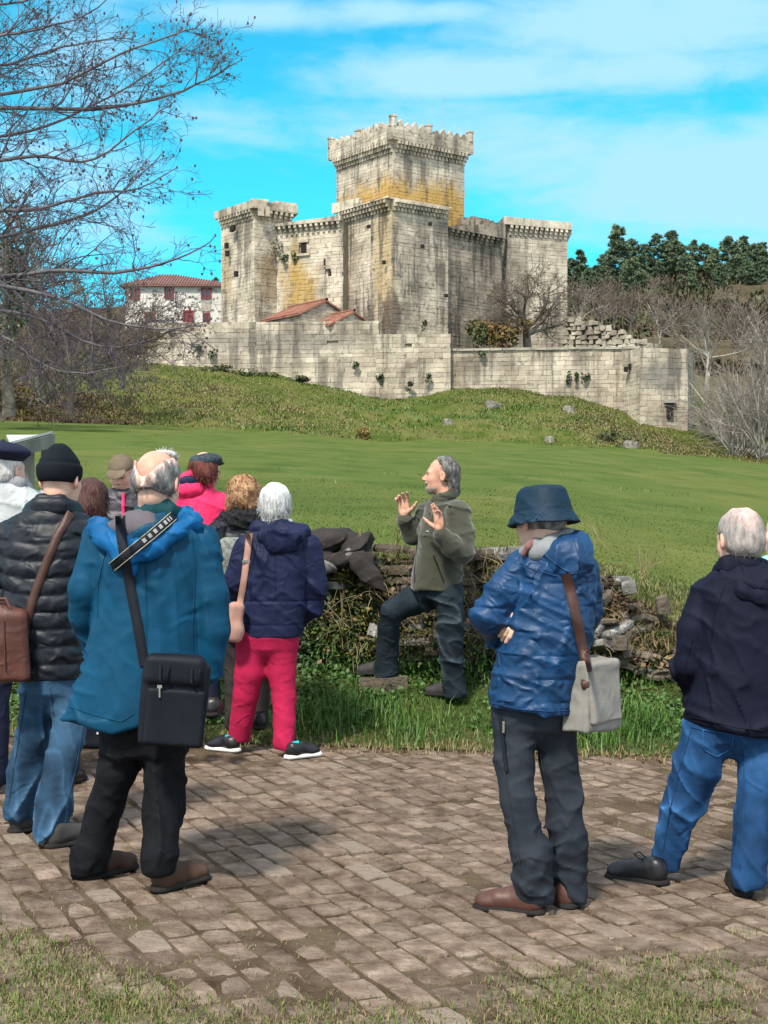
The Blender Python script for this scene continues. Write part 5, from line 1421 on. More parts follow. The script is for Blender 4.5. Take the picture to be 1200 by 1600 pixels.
    def ray(s, px, py, f, d0=-1.2):
        """where the sight line through (px, py) meets f, local"""
        o = np.array([0, 0, CH])-s.b; d = np.array([(px-600)/F, 1, (800-py)/F]); d /= np.linalg.norm(d)
        t = (s.D+d0)
        for _ in range(80):
            v = float(f((o+d*t)[None])[0]); t += v*.7
            if v < .0015 or t > s.D+1.5: break
        return o+d*t
    def strap(s, name, pts, w, f, m, parent=None, th=.004, n=40, lift=.004, free=(), wd=0.4):
        """a strap lying on f (or hanging straight between the two points of a 'free' stretch): pts in photograph pixels, w in metres"""
        pts = np.asarray(pts, float); t = np.linspace(0, 1, len(pts)); tt = np.linspace(0, 1, n)
        C = np.stack([np.interp(tt, t, pts[:, k]) for k in range(2)], 1)
        for _ in range(3): C[1:-1] = (C[:-2]+2*C[1:-1]+C[2:])/4
        T = np.gradient(C, axis=0); N = np.stack([-T[:, 1], T[:, 0]], 1)/np.linalg.norm(T, axis=1)[:, None]
        A = []
        for c, q in zip(C, N):
            row = []
            for k in (-1, 0, 1):
                u = c+q*k*w/2*s.s; p = s.ray(u[0], u[1], f); row.append(p)
            m_ = row[1]; dep = np.array([r[1] for r in row]); cap_ = dep.min()
            for r in row:
                if r[1]-cap_ > .05: r += (np.array([0, 0, CH])-s.b-r)*((r[1]-cap_)/s.D)
            A.append(row)
        A = np.array(A)
        for _ in range(4): A[1:-1] = (A[:-2]+2*A[1:-1]+A[2:])/4
        vd = -np.array([0, 1., -.1])
        out = A+vd*(lift+th); inn = A+vd*(lift-.02)
        V = np.concatenate([out, inn], 1).reshape(-1, 3); Fs = []
        for i in range(n-1):
            a, b = i*6, (i+1)*6
            Fs += [(a, a+1, b+1, b), (a+1, a+2, b+2, b+1), (a+3, b+3, b+4, a+4), (a+4, b+4, b+5, a+5), (a, b, b+3, a+3), (a+2, a+5, b+5, b+2)]
        Fs = [tuple(f_[::-1]) for f_ in Fs]
        return A, V, Fs
    def shoes(s, specs, m_up, m_sole, boot=.11, L=.29, label=None, trim=None):
        """specs: (heel px, py, direction degrees: 0 away, 90 to the left, -90 to the right, lift)"""
        for sp in specs:
            px, py, dirn = sp[:3]; zl = sp[3] if len(sp) > 3 else None
            D = s.D
            for _ in range(6):
                z = float(zground(X(px, D), D, False)) if zl is None else zl
                D = F*(CH-z)/(py-800) if zl is None else sp[4]
            w = np.array([X(px, D), D, z+.008])-s.b
            a = math.radians(dirn); f = np.array([-math.sin(a), math.cos(a), 0]); sd = np.array([f[1], -f[0], 0]); u = np.array([0, 0, 1.])
            Rm = np.stack([sd, f, u], 1); pt = lambda x, y, z: w+Rm @ np.array([x, y, z])
            k = L/.29
            up = U([cap(pt(0, .045, .045), pt(0, .05, boot-.02), .040, .043), cap(pt(0, .05, .05), pt(0, .19*k, .04), .042, .040), ell(pt(0, .225*k, .034), (.047, .062*k, .036), Rm), cap(pt(0, .09, .075), pt(0, .17*k, .055), .034, .03)], .03)
            up = inter(up, lambda p, w=w: w[2]+.012-p[:, 2], 0)
            up = inter(up, lambda p, w=w: p[:, 2]-w[2]-boot-.015, .008)
            up = disp(up, lambda p: .0025*nz(p, 38, 3, 2))
            o = s.part('shoe', up, .0075, m_up, label=label)
            tb = TB()
            for j in range(4):
                yy = .098+.022*j; zz = .083-.011*j; 
                tb.tube(np.array([pt(-.024, yy, zz), pt(0, yy+.006, zz+.012), pt(.024, yy, zz)]), .0032, 4)
            tb.build('laces', MATS[m_sole], o)
            def so(p, w=w, Rm=Rm, k=k):
                q = (p-w) @ Rm; t = np.clip((q[:, 1]-.035)/(.205*k), 0, 1)
                d = np.sqrt(q[:, 0]**2+(q[:, 1]-.035-.205*k*t)**2)-(.043+.007*t)-.0022*np.sign(np.sin(q[:, 2]*500))
                return np.maximum(d, np.abs(q[:, 2]-.012)-.013)
            s.part('sole', S(so, w-[.32, .32, .01], w+[.32, .32, .04]), .0065, m_sole, o)
    def shaft(s, c):  pass
def hair_strands(f, R, Hc, hs, n, L, r, gen, m, curl=0.0, down=.6, away=.3, base=None):
    """short tapering locks rooted on the hair surface"""
    V, Q = nets(f, .012); idx = rng.integers(0, len(V), n); tb = TB()
    for i in idx:
        p = V[i]; nn = p-Hc; nn /= np.linalg.norm(nn)+1e-9
        g = np.array([0, 0, -1.])*down+nn*away+rng.normal(0, .25, 3); k = 6; pts = [p-nn*.004]
        ph = rng.uniform(0, 6.28); a1 = np.cross(nn, [0, 0, 1.])
        for j in range(k):
            g2 = g+curl*(a1*math.cos(ph+j*1.5)+nn*math.sin(ph+j*1.5)); g2 = g2/np.linalg.norm(g2)
            pts.append(pts[-1]+g2*L*rng.uniform(.8, 1.2)/k)
        tb.tube(np.array(pts), np.linspace(r, r*.3, k+1), 3)
    return np.concatenate(tb.V), np.concatenate(tb.F)
def hair_part(s, f, h, m, strands=None, name='hair'):
    V, Q = nets(f, h)
    if strands:
        V2, Q2 = hair_strands(f, s.R, s.Hc, s.hs, **strands); Q = np.concatenate([Q, Q2+len(V)]); V = np.concatenate([V, V2])
    me = mesh_data(name, V, Q, MATS[m], True); return link(name, me, s.o)
def cranium(s, g): return ell(s.H((0, -.014, .036)), np.array((.079+g, .099+g, .089+g))*s.hs, s.R)
def hl_(s, p): return ((p-s.Hc) @ s.R)/s.hs     # head coordinates
# ================================================================ PEOPLE
fabric('teal_nylon', (.003, .046, .098), .55, .35, 22, .12, bd=.012); fabric('blue_nylon', (.004, .085, .235), .55, .3, 25, .15, bd=.01)
fabric('grey_lining', (.10, .09, .105), .9, .3, 90); fabric('teal_collar', (.012, .055, .065), .8)
fabric('black_denim', (.005, .0055, .0075), .8, .3, 120); fabric('black_nylon', (.007, .009, .014), .55, .3, 200); fabric('black_web', (.010, .012, .018), .7, .4, 300)
fabric('puffer_black', (.006, .009, .015), .5, .35, 30, .3, bd=.012); fabric('black_knit', (.005, .007, .011), .9, .5, 160)
fabric('mid_jeans', (.030, .074, .138), .85, .4, 120, vary=.4); fabric('bright_jeans', (.014, .056, .150), .85, .4, 120, vary=.45); fabric('dark_jeans', (.016, .026, .036), .85, .4, 120, vary=.5)
fabric('white_cotton', (.40, .42, .43), .85, .3, 60); fabric('grey_collar', (.22, .22, .24), .9); fabric('navy_cloth', (.010, .012, .03), .75, .3, 35, bd=.01)
fabric('navy_nylon', (.0085, .012, .040), .6, .3, 28, .15, bd=.01); fabric('raspberry', (.34, .012, .055), .85, .3, 60, vary=.15); fabric('hot_pink', (.72, .03, .12), .6, .3, 28, vary=.15, bd=.01)
fabric('fleece', (.044, .045, .032), .95, .35, 140, vary=.12, sheen=.3); fabric('quilt_blue', (.004, .034, .100), .48, .45, 42, .3, vary=.3, bd=.012, stretch=(1, 1, 1.8))
fabric('slate_cloth', (.021, .026, .036), .8, .25, 60); fabric('dark_hat', (.0065, .022, .042), .6, .35, 40); fabric('deep_navy', (.0048, .0062, .0165), .75, .3, 34, bd=.01)
fabric('canvas_grey', (.21, .20, .185), .9, .4, 120); fabric('brown_leather', (.075, .025, .018), .5, .3, 60, .4, vary=.35); fabric('dark_leather', (.055, .022, .016), .5, .3, 60, .4)
fabric('boot_leather', (.058, .033, .023), .65, .3, 50, vary=.35); fabric('shoe_grey', (.045, .042, .044), .7); fabric('shoe_black', (.008, .008, .010), .4, .2, 60, .45); fabric('sole_dark', (.018, .016, .016), .85); fabric('sole_white', (.6, .6, .58), .7)
fabric('turquoise', (.01, .42, .45), .6); fabric('beige_leather', (.36, .205, .165), .55, .25, 60); fabric('scarf_grey', (.20, .21, .225), .95, .6, 50); fabric('sky_shirt', (.25, .55, .75), .8); fabric('olive_cap', (.13, .10, .07), .9); fabric('tweed', (.035, .045, .058), .95, .8, 70, vary=.7, scale=60)
fabric('camo_grey', (.17, .18, .17), .85, .3, 40, vary=.7, scale=30); fabric('dark_puffy', (.035, .032, .042), .5, .4, 30, .4); fabric('coat_brown', (.030, .026, .025), .85, .5, 18, vary=.25, bd=.02); fabric('shoe_brown', (.075, .031, .023), .5, .3, 40, .4)
MATS['metal'] = mat('buckle_metal', [(.55, .5, .42), (.62, .58, .5)], .3, 8, metal=1)
hairmat('grey_hair', [(.05, .05, .052), (.16, .155, .15), (.34, .33, .32)]); mat('ring_hair', [(.05, .05, .052), (.15, .145, .14), (.32, .31, .30)], .55, 38, bump=.9, bscale=90, spec=.3, coords='obj', stretch=(1, 1, .35), bdist=.012, attr='Col'); hairmat('silver_hair', [(.30, .28, .27), (.46, .43, .41), (.56, .54, .52)]); hairmat('white_hair', [(.34, .34, .345), (.52, .52, .52), (.62, .62, .62)])
hairmat('auburn_hair', [(.028, .008, .007), (.065, .02, .015)]); hairmat('red_hair', [(.07, .014, .010), (.14, .03, .02)]); hairmat('sandy_hair', [(.15, .075, .035), (.30, .16, .08), (.42, .27, .15)]); hairmat('pepper_hair', [(.025, .024, .023), (.085, .08, .075), (.26, .25, .235)])
hairmat('beard_hair', [(.16, .145, .125), (.30, .28, .25)]); mat('thin_hair', [(.15, .135, .13), (.25, .23, .22), (.35, .33, .32)], .6, 38, bump=.7, bscale=90, spec=.25, coords='obj', stretch=(1, 1, .35), bdist=.008, attr='Col')
def rbox(c, hf, R=None, r=.02):
    c = np.asarray(c, float); hf = np.asarray(hf, float)-r
    def f(p):
        q = p-c
        if R is not None: q = q @ R
        q = np.abs(q)-hf
        return np.sqrt((np.maximum(q, 0)**2).sum(1))+np.minimum(q.max(1), 0)-r
    m = np.linalg.norm(hf+r) if R is not None else hf+r
    return S(f, c-m, c+m)
def hid(*chains):
    t = [(p, r*.75) for p, r in chains[-1]]; t[0] = (t[0][0]+(t[1][0]-t[0][0])*.35, t[0][1]*.85)
    return U([chain([(p, max(.022, r*.5)) for p, r in c], .02) for c in list(chains[:-1])+[t]], .02)
def cutz(f, fn, k=.006): return inter(f, fn, k)
def bagthing(name, label, cat, s, px, py, dy): # empty at the bag's place
    loc = s.b+s.L(px, py, dy); o = empty(name, loc, label, cat); return o, loc
def bagpart(s, o, loc, name, f, h, m, parent=None):
    V, Q = nets(f, h); return link(name, mesh_data(name, V+s.b-loc, Q, MATS[m], True), parent or o)
def bagmesh(s, o, loc, name, V, Fs, m, parent=None, smooth=True): return mesh(name, V+s.b-loc, Fs, MATS[m], parent or o, smooth)
BALDCOL = None

# ---------------------------------------------------------------- C: bald man in a blue raincoat
def man_raincoat():
    s = Person('balding man in a blue hooded raincoat, black trousers and brown boots', 225, 5.72, (245, 757), -14, 15, hs=1.06)
    hd = s.head(neck=[(s.H((0, -.03, -.05)), .060), (s.L(243, 800, .02), .068)])
    torso = s.rows([(806, 205, 282, .085, .0), (822, 162, 312, .115, .01), (845, 140, 330, .135, .02), (880, 140, 328, .15, .02), (930, 146, 322, .16, .02), (990, 140, 322, .17, .02), (1040, 128, 324, .18, .02), (1090, 113, 328, .19, .02), (1145, 100, 330, .20, .02)])
    sl = s.ch([(158, 846, 64, .02), (136, 920, 58, .01), (133, 962, 52, .06), (150, 1010, 44, .12)]); sr = s.ch([(312, 850, 64, .02), (329, 930, 56, -.01), (334, 985, 50, -.02), (325, 1050, 46, .0)])
    jk = U([loft(torso, 2.25), chain(sl, .02), chain(sr, .02)], .006)
    jk = disp(jk, folds(.028, 16, (1, .3, .12), 1.5, 4, 3, lambda p: np.clip((.95-p[:, 2])/.5, .25, 1)))
    jk = disp(jk, folds(.020, 26, (.45, .1, 1), 1.6, 6, 4, lambda p: np.clip((np.abs(p[:, 0]-.05)-.20)/.08, 0, 1)))
    hem = lambda p: np.interp(p[:, 0], [-.32, -.1, .0, .12, .32], [s.L(0, 1116)[2], s.L(0, 1138)[2], s.L(0, 1128)[2], s.L(0, 1085)[2], s.L(0, 1062)[2]])-p[:, 2]
    jk = cutz(jk, hem); jk = inter(jk, lambda p: p[:, 2]-s.L(0, 806)[2], .01)
    hips = s.rows([(1080, 168, 298, .14, .02), (1130, 160, 300, .15, .02), (1175, 158, 292, .12, .02)])
    ll = s.ch([(205, 1130, 84, .02), (182, 1205, 60, .03), (165, 1260, 56, .06), (145, 1325, 58, .07), (142, 1350, 58, .07)]); lr = s.ch([(258, 1130, 84, .02), (258, 1205, 60, 0), (256, 1260, 60, -.02), (249, 1335, 56, -.1), (248, 1352, 56, -.1)])
    hidd = hid(ll, lr, sl, sr, [(s.L(230, 1120, .02), .2), (s.L(235, 900, .02), .2), (s.L(243, 800, .02), .12)])
    def bald(q, C):
        k = np.clip((q[:, 2]+.02)*20, 0, 1)[:, None]; C[:] = C*(1-k)+np.array([1.0, .80, .76])*k
    s.build_body(hd, hidd, .006, bald)
    tr = U([loft(hips), s.leg(ll), s.leg(lr), s.crotch(ll, lr)], .03)
    tr = disp(tr, folds(.008, 34, (.6, .3, .8), 2.4, 7, 8, lambda p: np.clip(1-np.abs(p[:, 2]-.50)/.14, 0, 1)+np.clip((.22-p[:, 2])/.1, 0, 1)))
    s.part('trousers', tr, .0085, 'black_denim')
    s.jk = jk
    s.part('raincoat', jk, .007, 'teal_nylon')
    for q in ([(180, 830), (163, 868), (153, 915), (152, 965)], [(300, 838), (306, 880), (304, 930), (300, 980), (302, 1030)], [(108, 1104), (150, 1118), (190, 1128), (208, 1116)], [(228, 880), (229, 960), (229, 1020)]): s.seam(q, 'teal_nylon', 'raincoat')
    # draped hood with its grey lining and the standing collar
    pts = [(150, 818, 38, -.03), (166, 842, 52, -.10), (200, 862, 56, -.15), (238, 856, 50, -.15), (272, 832, 42, -.11), (302, 815, 40, -.03), (292, 800, 30, .05)]
    hood = chain([(a, r*.72) for a, r in s.ch(pts)], .02, np.array([1, 1.25, 1]))
    tip = chain([(a, r) for a, r in s.ch([(196, 868, 46, -.13), (204, 888, 26, -.14)])], .02, np.array([1, 1.5, 1]))
    hood = disp(U([hood, tip, chain(s.ch([(286, 815, 34, .0), (288, 795, 14, .0)]), .01)], .02), folds(.010, 30, (.5, 0, 1), 1.6, 6, 9))
    s.part('hood', hood, .007, 'blue_nylon')
    lin = U([ell(s.L(214, 826, -.055), (.125, .075, .062)), ell(s.L(232, 812, -.03), (.09, .07, .05))], .03)
    s.part('hood_lining', disp(lin, folds(.008, 30, (1, 0, .4), 1.5, 7, 12)), .008, 'grey_lining')
    col = chain(s.ch([(223, 800, 30, .0), (238, 796, 32, -.055), (258, 797, 32, -.045), (276, 806, 30, .02)]), .02, np.array([1, 1.3, 1]))
    s.part('collar', col, .007, 'teal_collar')
    def ringf(p):
        q = hl_(s, p); zlow = -.062+.018*np.cos(q[:, 0]*18)
        top = np.sqrt(((q[:, 0]+.004)/(.044+.28*np.clip(q[:, 2], 0, .09)))**2+((q[:, 2]-.11)/.122)**2)      # the bald crown, seen from behind
        d1 = (1-top)*.05-(.095-q[:, 2])*0
        crown = (1-top)*.05+.004*nz(q, 30, 5, 2)
        front = q[:, 1]-.045-(.06-q[:, 2])*.0
        return np.maximum(np.maximum(crown-.004*nz(q, 60, 4, 2), front), zlow-q[:, 2])*s.hs
    base = disp(U([cranium(s, .010), ell(s.H((0, -.04, -.01)), np.array((.077, .085, .07))*s.hs, s.R)], .03), lambda p: .004*nz(hl_(s, p)*[1, 1, .5], 75, 4, 2))
    hr = inter(base, ringf, .004)
    ho = hair_part(s, hr, .0055, 'ring_hair', dict(n=620, L=.026, r=.0018, gen=0, m=0, curl=.5, down=1.0, away=.12))
    v = (np.array([w.co[:] for w in ho.data.vertices])-s.Hc) @ s.R/s.hs
    top_ = np.sqrt(((v[:, 0]+.004)/(.044+.28*np.clip(v[:, 2], 0, .09)))**2+((v[:, 2]-.11)/.122)**2)
    t = np.clip((1.42-top_)/.42+.25*nz(v*[1, 1, .4], 70, 4, 2), 0, 1)[:, None]
    set_col(ho.data, (1-t)*np.array([1., 1, 1])+t*np.array([3.4, 2.3, 2.0]))
    wisp = inter(grow(cranium(s, .001), 0), lambda p: np.maximum(hl_(s, p)[:, 1]-.03, -.03-hl_(s, p)[:, 2]), .003)
    V2, Q2 = hair_strands(wisp, s.R, s.Hc, s.hs, 170, .035, .0008, 0, 0, curl=.3, down=.9, away=.06)
    link('hair_wisps', mesh_data('hair_wisps', V2, Q2, MATS['silver_hair'], True), s.o)
    tuft = disp(ell(s.H((.012, .03, .128)), np.array((.042, .05, .018))*s.hs, s.R), lambda p: .005*nz(p, 70, 6, 2))
    hair_part(s, tuft, .006, 'silver_hair', dict(n=90, L=.022, r=.0016, gen=0, m=0, curl=.4, down=-.1, away=.35), 'hair_tuft')
    s.shoes([(126, 1379, -38), (240, 1398, -38)], 'boot_leather', 'sole_dark', .14, .30)
    # black shoulder bag and the two straps
    o, loc = bagthing('shoulder_bag', 'black nylon shoulder bag with short handles hanging against the blue raincoat', 'bag', s, 272, 1165, -.2)
    R = rotz(.12) @ roty(.09)
    c = s.L(272, 1100, -.245)
    body = U([rbox(c, (.128, .045, .165), R, .02), rbox(c+np.array([.005, -.012, .135]), (.118, .05, .06), R, .03)], .012)
    body = disp(body, lambda p: .004*nz(p, 14, 5, 2))
    ob = bagpart(s, o, loc, 'body', body, .0075, 'black_nylon')
    pk = rbox(c+R @ np.array([.006, -.045, -.045]), (.112, .016, .11), R, .012); bagpart(s, o, loc, 'pocket', pk, .007, 'black_nylon')
    for q in (-.05, .07):
        pth = [c+R @ np.array(v) for v in ((q-.014, -.064, .15), (q-.012, -.072, .10), (q, -.075, .085), (q+.016, -.072, .10), (q+.018, -.064, .15))]
        tb = TB(); tb.tube(np.array(pth), .0065, 6); bagmesh(s, o, loc, 'handle', tb.V[0], [tuple(x) for x in tb.F[0]], 'black_web')
    mb = MB(); mb.box(c+R @ np.array([-.06, -.068, .072]), (.018, .006, .012), .2); mb.box(c+R @ np.array([-.058, -.068, .05]), (.006, .005, .04), .1)
    bagmesh(s, o, loc, 'zip_pull', np.concatenate(mb.V), mb.F, 'metal', smooth=False)
    al = s.al('raincoat', 'hood', 'collar')
    A, V, Fs = s.strap('strap', [(188, 806), (189, 835), (196, 875), (206, 930), (217, 985), (226, 1040)], .040, al, 'black_web'); bagmesh(s, o, loc, 'strap', V, Fs, 'black_web')
    # camera strap over the right shoulder
    loc2 = s.b+s.L(220, 850, -.2); o2 = empty('camera_strap', loc2, 'black camera strap with pale piping slung over the blue raincoat', 'strap')
    A, V, Fs = s.strap('strap', [(176, 886), (205, 862), (235, 838), (262, 815), (272, 806)], .036, al, 'black_web', th=.006, lift=.010); bagmesh(s, o2, loc2, 'webbing', V, Fs, 'black_web')
    fabric('piping', (.42, .38, .26), .7); fabric('pale_print', (.22, .22, .22), .8)
    for e in (0, 2):
        tb = TB(); tb.tube(A[:, e]+np.array([0, -.017, 0]), .0016, 4); bagmesh(s, o2, loc2, 'piping', tb.V[0], [tuple(x) for x in tb.F[0]], 'piping')
    mb = MB()   # worn pale woven print on the strap
    for i in list(range(16, 37, 3)):
        a, b = A[i], A[min(39, i+1)]
        c0 = a[0]*.75+a[2]*.25; c1 = a[0]*.25+a[2]*.75; d = (b[1]-a[1])*1.5
        off = np.array([0, -.0172, .002]); V4 = np.array([c0, c1, c1+d, c0+d])+off; mb.add(V4, [(0, 1, 2, 3), (3, 2, 1, 0)][:1])
    bagmesh(s, o2, loc2, 'woven_print', np.concatenate(mb.V), mb.F, 'pale_print', smooth=False)
man_raincoat()

# ---------------------------------------------------------------- B: man in the black quilted jacket
def man_puffer():
    s = Person('man in a black quilted puffer jacket, black beanie and blue jeans', 70, 6.5, (95, 751), -16, 4, hs=1.04)
    hd = s.head(neck=[(s.H((0, -.02, -.05)), .066), (s.L(88, 800, .02), .075)])
    torso = s.rows([(785, 58, 112, .085, .01), (797, 40, 120, .11, .01), (812, 14, 140, .13, .01), (845, 0, 148, .155, .01), (900, 2, 142, .165, .01), (960, 8, 138, .165, .01), (1010, 18, 132, .16, .01), (1066, 26, 130, .15, .01)])
    sl = s.ch([(10, 840, 56, .02), (-8, 920, 50, .02), (0, 985, 44, .08)]); sr = s.ch([(130, 836, 58, .02), (142, 915, 52, .05), (132, 985, 44, .14)])
    jk = U([loft(torso, 2.3), chain(sl, .02), chain(sr, .02)], .02)
    per = 27.5/s.s
    jk = disp(jk, lambda p: .013*(np.abs(np.sin(math.pi*(p[:, 2]+.010*nz(p, 6, 3, 2)+.012*np.cos(p[:, 0]*9))/per))**.45-.75)+.004*nz(p*[1, 1, 1.6], 22, 8, 2))
    jk = inter(jk, lambda p: s.L(0, 1060)[2]-p[:, 2], .012); jk = inter(jk, lambda p: p[:, 2]-s.L(0, 790)[2], .01)
    hips = s.rows([(1030, 36, 122, .13, 0), (1055, 35, 124, .14, 0), (1078, 40, 120, .11, 0)])
    ll = s.ch([(60, 1068, 52, 0), (50, 1150, 50, .02), (36, 1205, 48, .04), (29, 1268, 46, .06)]); lr = s.ch([(100, 1072, 54, 0), (108, 1135, 52, -.05), (97, 1190, 53, -.1), (84, 1250, 52, -.16), (81, 1296, 50, -.18)])
    hidd = hid(ll, lr, sl, sr, [(s.L(80, 1050), .2), (s.L(75, 900), .2), (s.L(88, 800), .12)])
    s.build_body(hd, hidd)
    tr = U([loft(hips), s.leg(ll), s.leg(lr), s.crotch(ll, lr)], .045)
    tr = disp(tr, folds(.009, 34, (.6, .3, .8), 2.4, 7, 21, lambda p: .25+np.clip(1-np.abs(p[:, 2]-.48)/.2, 0, 1)+np.clip((.2-p[:, 2])/.1, 0, 1)))
    s.part('trousers', tr, .009, 'mid_jeans'); s.part('jacket', jk, .0085, 'puffer_black')
    for q in ([(126, 1085), (130, 1135), (120, 1195), (106, 1250), (102, 1285)], [(78, 1075), (84, 1120)], [(40, 1080), (30, 1150), (20, 1210), (14, 1255)]): s.seam(q, 'mid_jeans', 'trousers')
    col = chain(s.ch([(52, 800, 34, .03), (66, 790, 34, -.06), (92, 790, 34, -.07), (114, 800, 34, .02)]), .02, np.array([1, 1.2, 1]))
    col = disp(col, lambda p: .006*(np.abs(np.sin((p[:, 2])*70))**.5-.6)); s.part('collar', col, .008, 'puffer_black')
    hat = U([ell(s.H((0, -.015, .042)), np.array((.094, .114, .098))*s.hs, s.R), ell(s.H((0, -.02, .125)), np.array((.035, .035, .035))*s.hs, s.R)], .06)
    hat = inter(hat, lambda p: (-.008+.0-hl_(s, p)[:, 2]+.25*np.clip(hl_(s, p)[:, 1], 0, 1)), .006)
    hat = disp(hat, lambda p: .0035*np.exp(-((hl_(s, p)[:, 2]-.075)/.006)**2)*-1+.003*np.clip((.072-hl_(s, p)[:, 2])*100, 0, 1)-.003*np.exp(-(hl_(s, p)[:, 0]/.006)**2)*np.clip((hl_(s, p)[:, 2]-.08)*40, 0, 1))
    s.part('beanie', hat, .007, 'black_knit')
    s.shoes([(16, 1305, -42), (72, 1329, -48)], 'shoe_grey', 'sole_dark', .10, .29)
    o, loc = bagthing('leather_bag', 'brown leather zipped shoulder bag at the hip of the man in black', 'bag', s, 15, 1068, -.12)
    c = s.L(12, 1010, -.20)
    body = disp(U([rbox(c, (.095, .055, .16), rotz(.2) @ roty(-.04), .03), cap(c+[-.03, 0, .15], c+[.045, 0, .13], .05, .03)], .03), lambda p: .005*nz(p, 13, 33, 2))
    bagpart(s, o, loc, 'body', body, .008, 'brown_leather')
    tb = TB(); tb.tube(np.array([c+v for v in ([.0, -.062, .12], [.004, -.066, 0], [.006, -.064, -.1])]), .004, 5); bagmesh(s, o, loc, 'zip', tb.V[0], [tuple(x) for x in tb.F[0]], 'dark_leather')
    tb = TB(); tb.tube(np.array([c+v for v in ([-.06, -.03, .14], [-.04, -.04, .21], [.0, -.04, .22], [.03, -.03, .15])]), .009, 6); bagmesh(s, o, loc, 'handle', tb.V[0], [tuple(x) for x in tb.F[0]], 'brown_leather')
    A, V, Fs = s.strap('strap', [(112, 801), (92, 832), (70, 885), (52, 935), (38, 985)], .038, s.al('jacket', 'collar'), 'dark_leather'); bagmesh(s, o, loc, 'strap', V, Fs, 'dark_leather')
    mb = MB(); mb.box(A[-1, 1]+[0, -.02, -.005], (.05, .008, .012), .2); bagmesh(s, o, loc, 'buckle', np.concatenate(mb.V), mb.F, 'metal', smooth=False)
man_puffer()

# ---------------------------------------------------------------- A: man in the dark beret and white jacket
def man_beret():
    s = Person('man at the left edge in a dark beret and white jacket with grey hair', -5, 7.4, (8, 735), -24, 2, hs=1.05)
    hd = s.head(neck=[(s.H((0, -.02, -.05)), .062), (s.L(0, 775, .02), .07)])
    torso = s.rows([(752, -22, 30, .09), (765, -48, 60, .12), (790, -72, 76, .14), (850, -72, 74, .16), (930, -64, 66, .16), (1000, -58, 58, .15)])
    sl = s.ch([(-62, 800, 56, 0), (-75, 880, 48, .03), (-62, 950, 40, .12)]); sr = s.ch([(64, 800, 56, 0), (72, 880, 48, .06), (50, 950, 40, .16)])
    jk = disp(U([loft(torso), chain(sl), chain(sr)], .03), folds(.008, 18, (.6, .2, 1), 1.5, 4, 41)); jk = inter(jk, lambda p: s.L(0, 985)[2]-p[:, 2], .01)
    ll = s.ch([(-30, 985, 64, 0), (-32, 1090, 50, 0), (-30, 1210, 44, .02)]); lr = s.ch([(14, 985, 56, .03), (-8, 1090, 46, .02), (-10, 1212, 44, 0)])
    s.build_body(hd, hid(ll, lr, sl, sr, [(s.L(0, 980), .2), (s.L(0, 850), .2), (s.L(0, 775), .12)]))
    s.part('trousers', U([loft(s.rows([(955, -52, 42, .13), (1000, -52, 40, .13)])), chain(ll), chain(lr)], .03), .011, 'navy_cloth'); s.part('jacket', jk, .011, 'white_cotton')
    s.part('collar', chain(s.ch([(-18, 762, 26, .03), (0, 757, 26, -.06), (26, 757, 26, -.05), (40, 764, 26, .03)]), .02, np.array([1, 1.3, 1])), .009, 'grey_collar')
    be = U([ell(s.H((-.005, -.02, .098)), np.array((.142, .15, .045))*s.hs, s.R @ roty(.10)), ell(s.H((0, -.01, .066)), np.array((.092, .112, .035))*s.hs, s.R), cap(s.H((0, -.02, .13)), s.H((0, -.02, .15)), .006, .004)], .03)
    s.part('beret', disp(be, lambda p: .004*nz(p, 16, 4, 2)), .008, 'navy_cloth')
    hr = inter(disp(U([cranium(s, .010), ell(s.H((0, -.05, -.02)), np.array((.075, .07, .06))*s.hs, s.R)], .03), lambda p: .004*nz(p*[1, 1, .5], 70, 4, 2)), lambda p: np.maximum(hl_(s, p)[:, 1]-.02+.4*(.02-hl_(s, p)[:, 2]), -.075-hl_(s, p)[:, 2]), .005)
    hair_part(s, hr, .007, 'silver_hair', dict(n=200, L=.03, r=.002, gen=0, m=0, down=.9))
    s.shoes([(-40, 1222, -20), (-8, 1226, -30)], 'shoe_black', 'sole_dark', .10, .29)
man_beret()

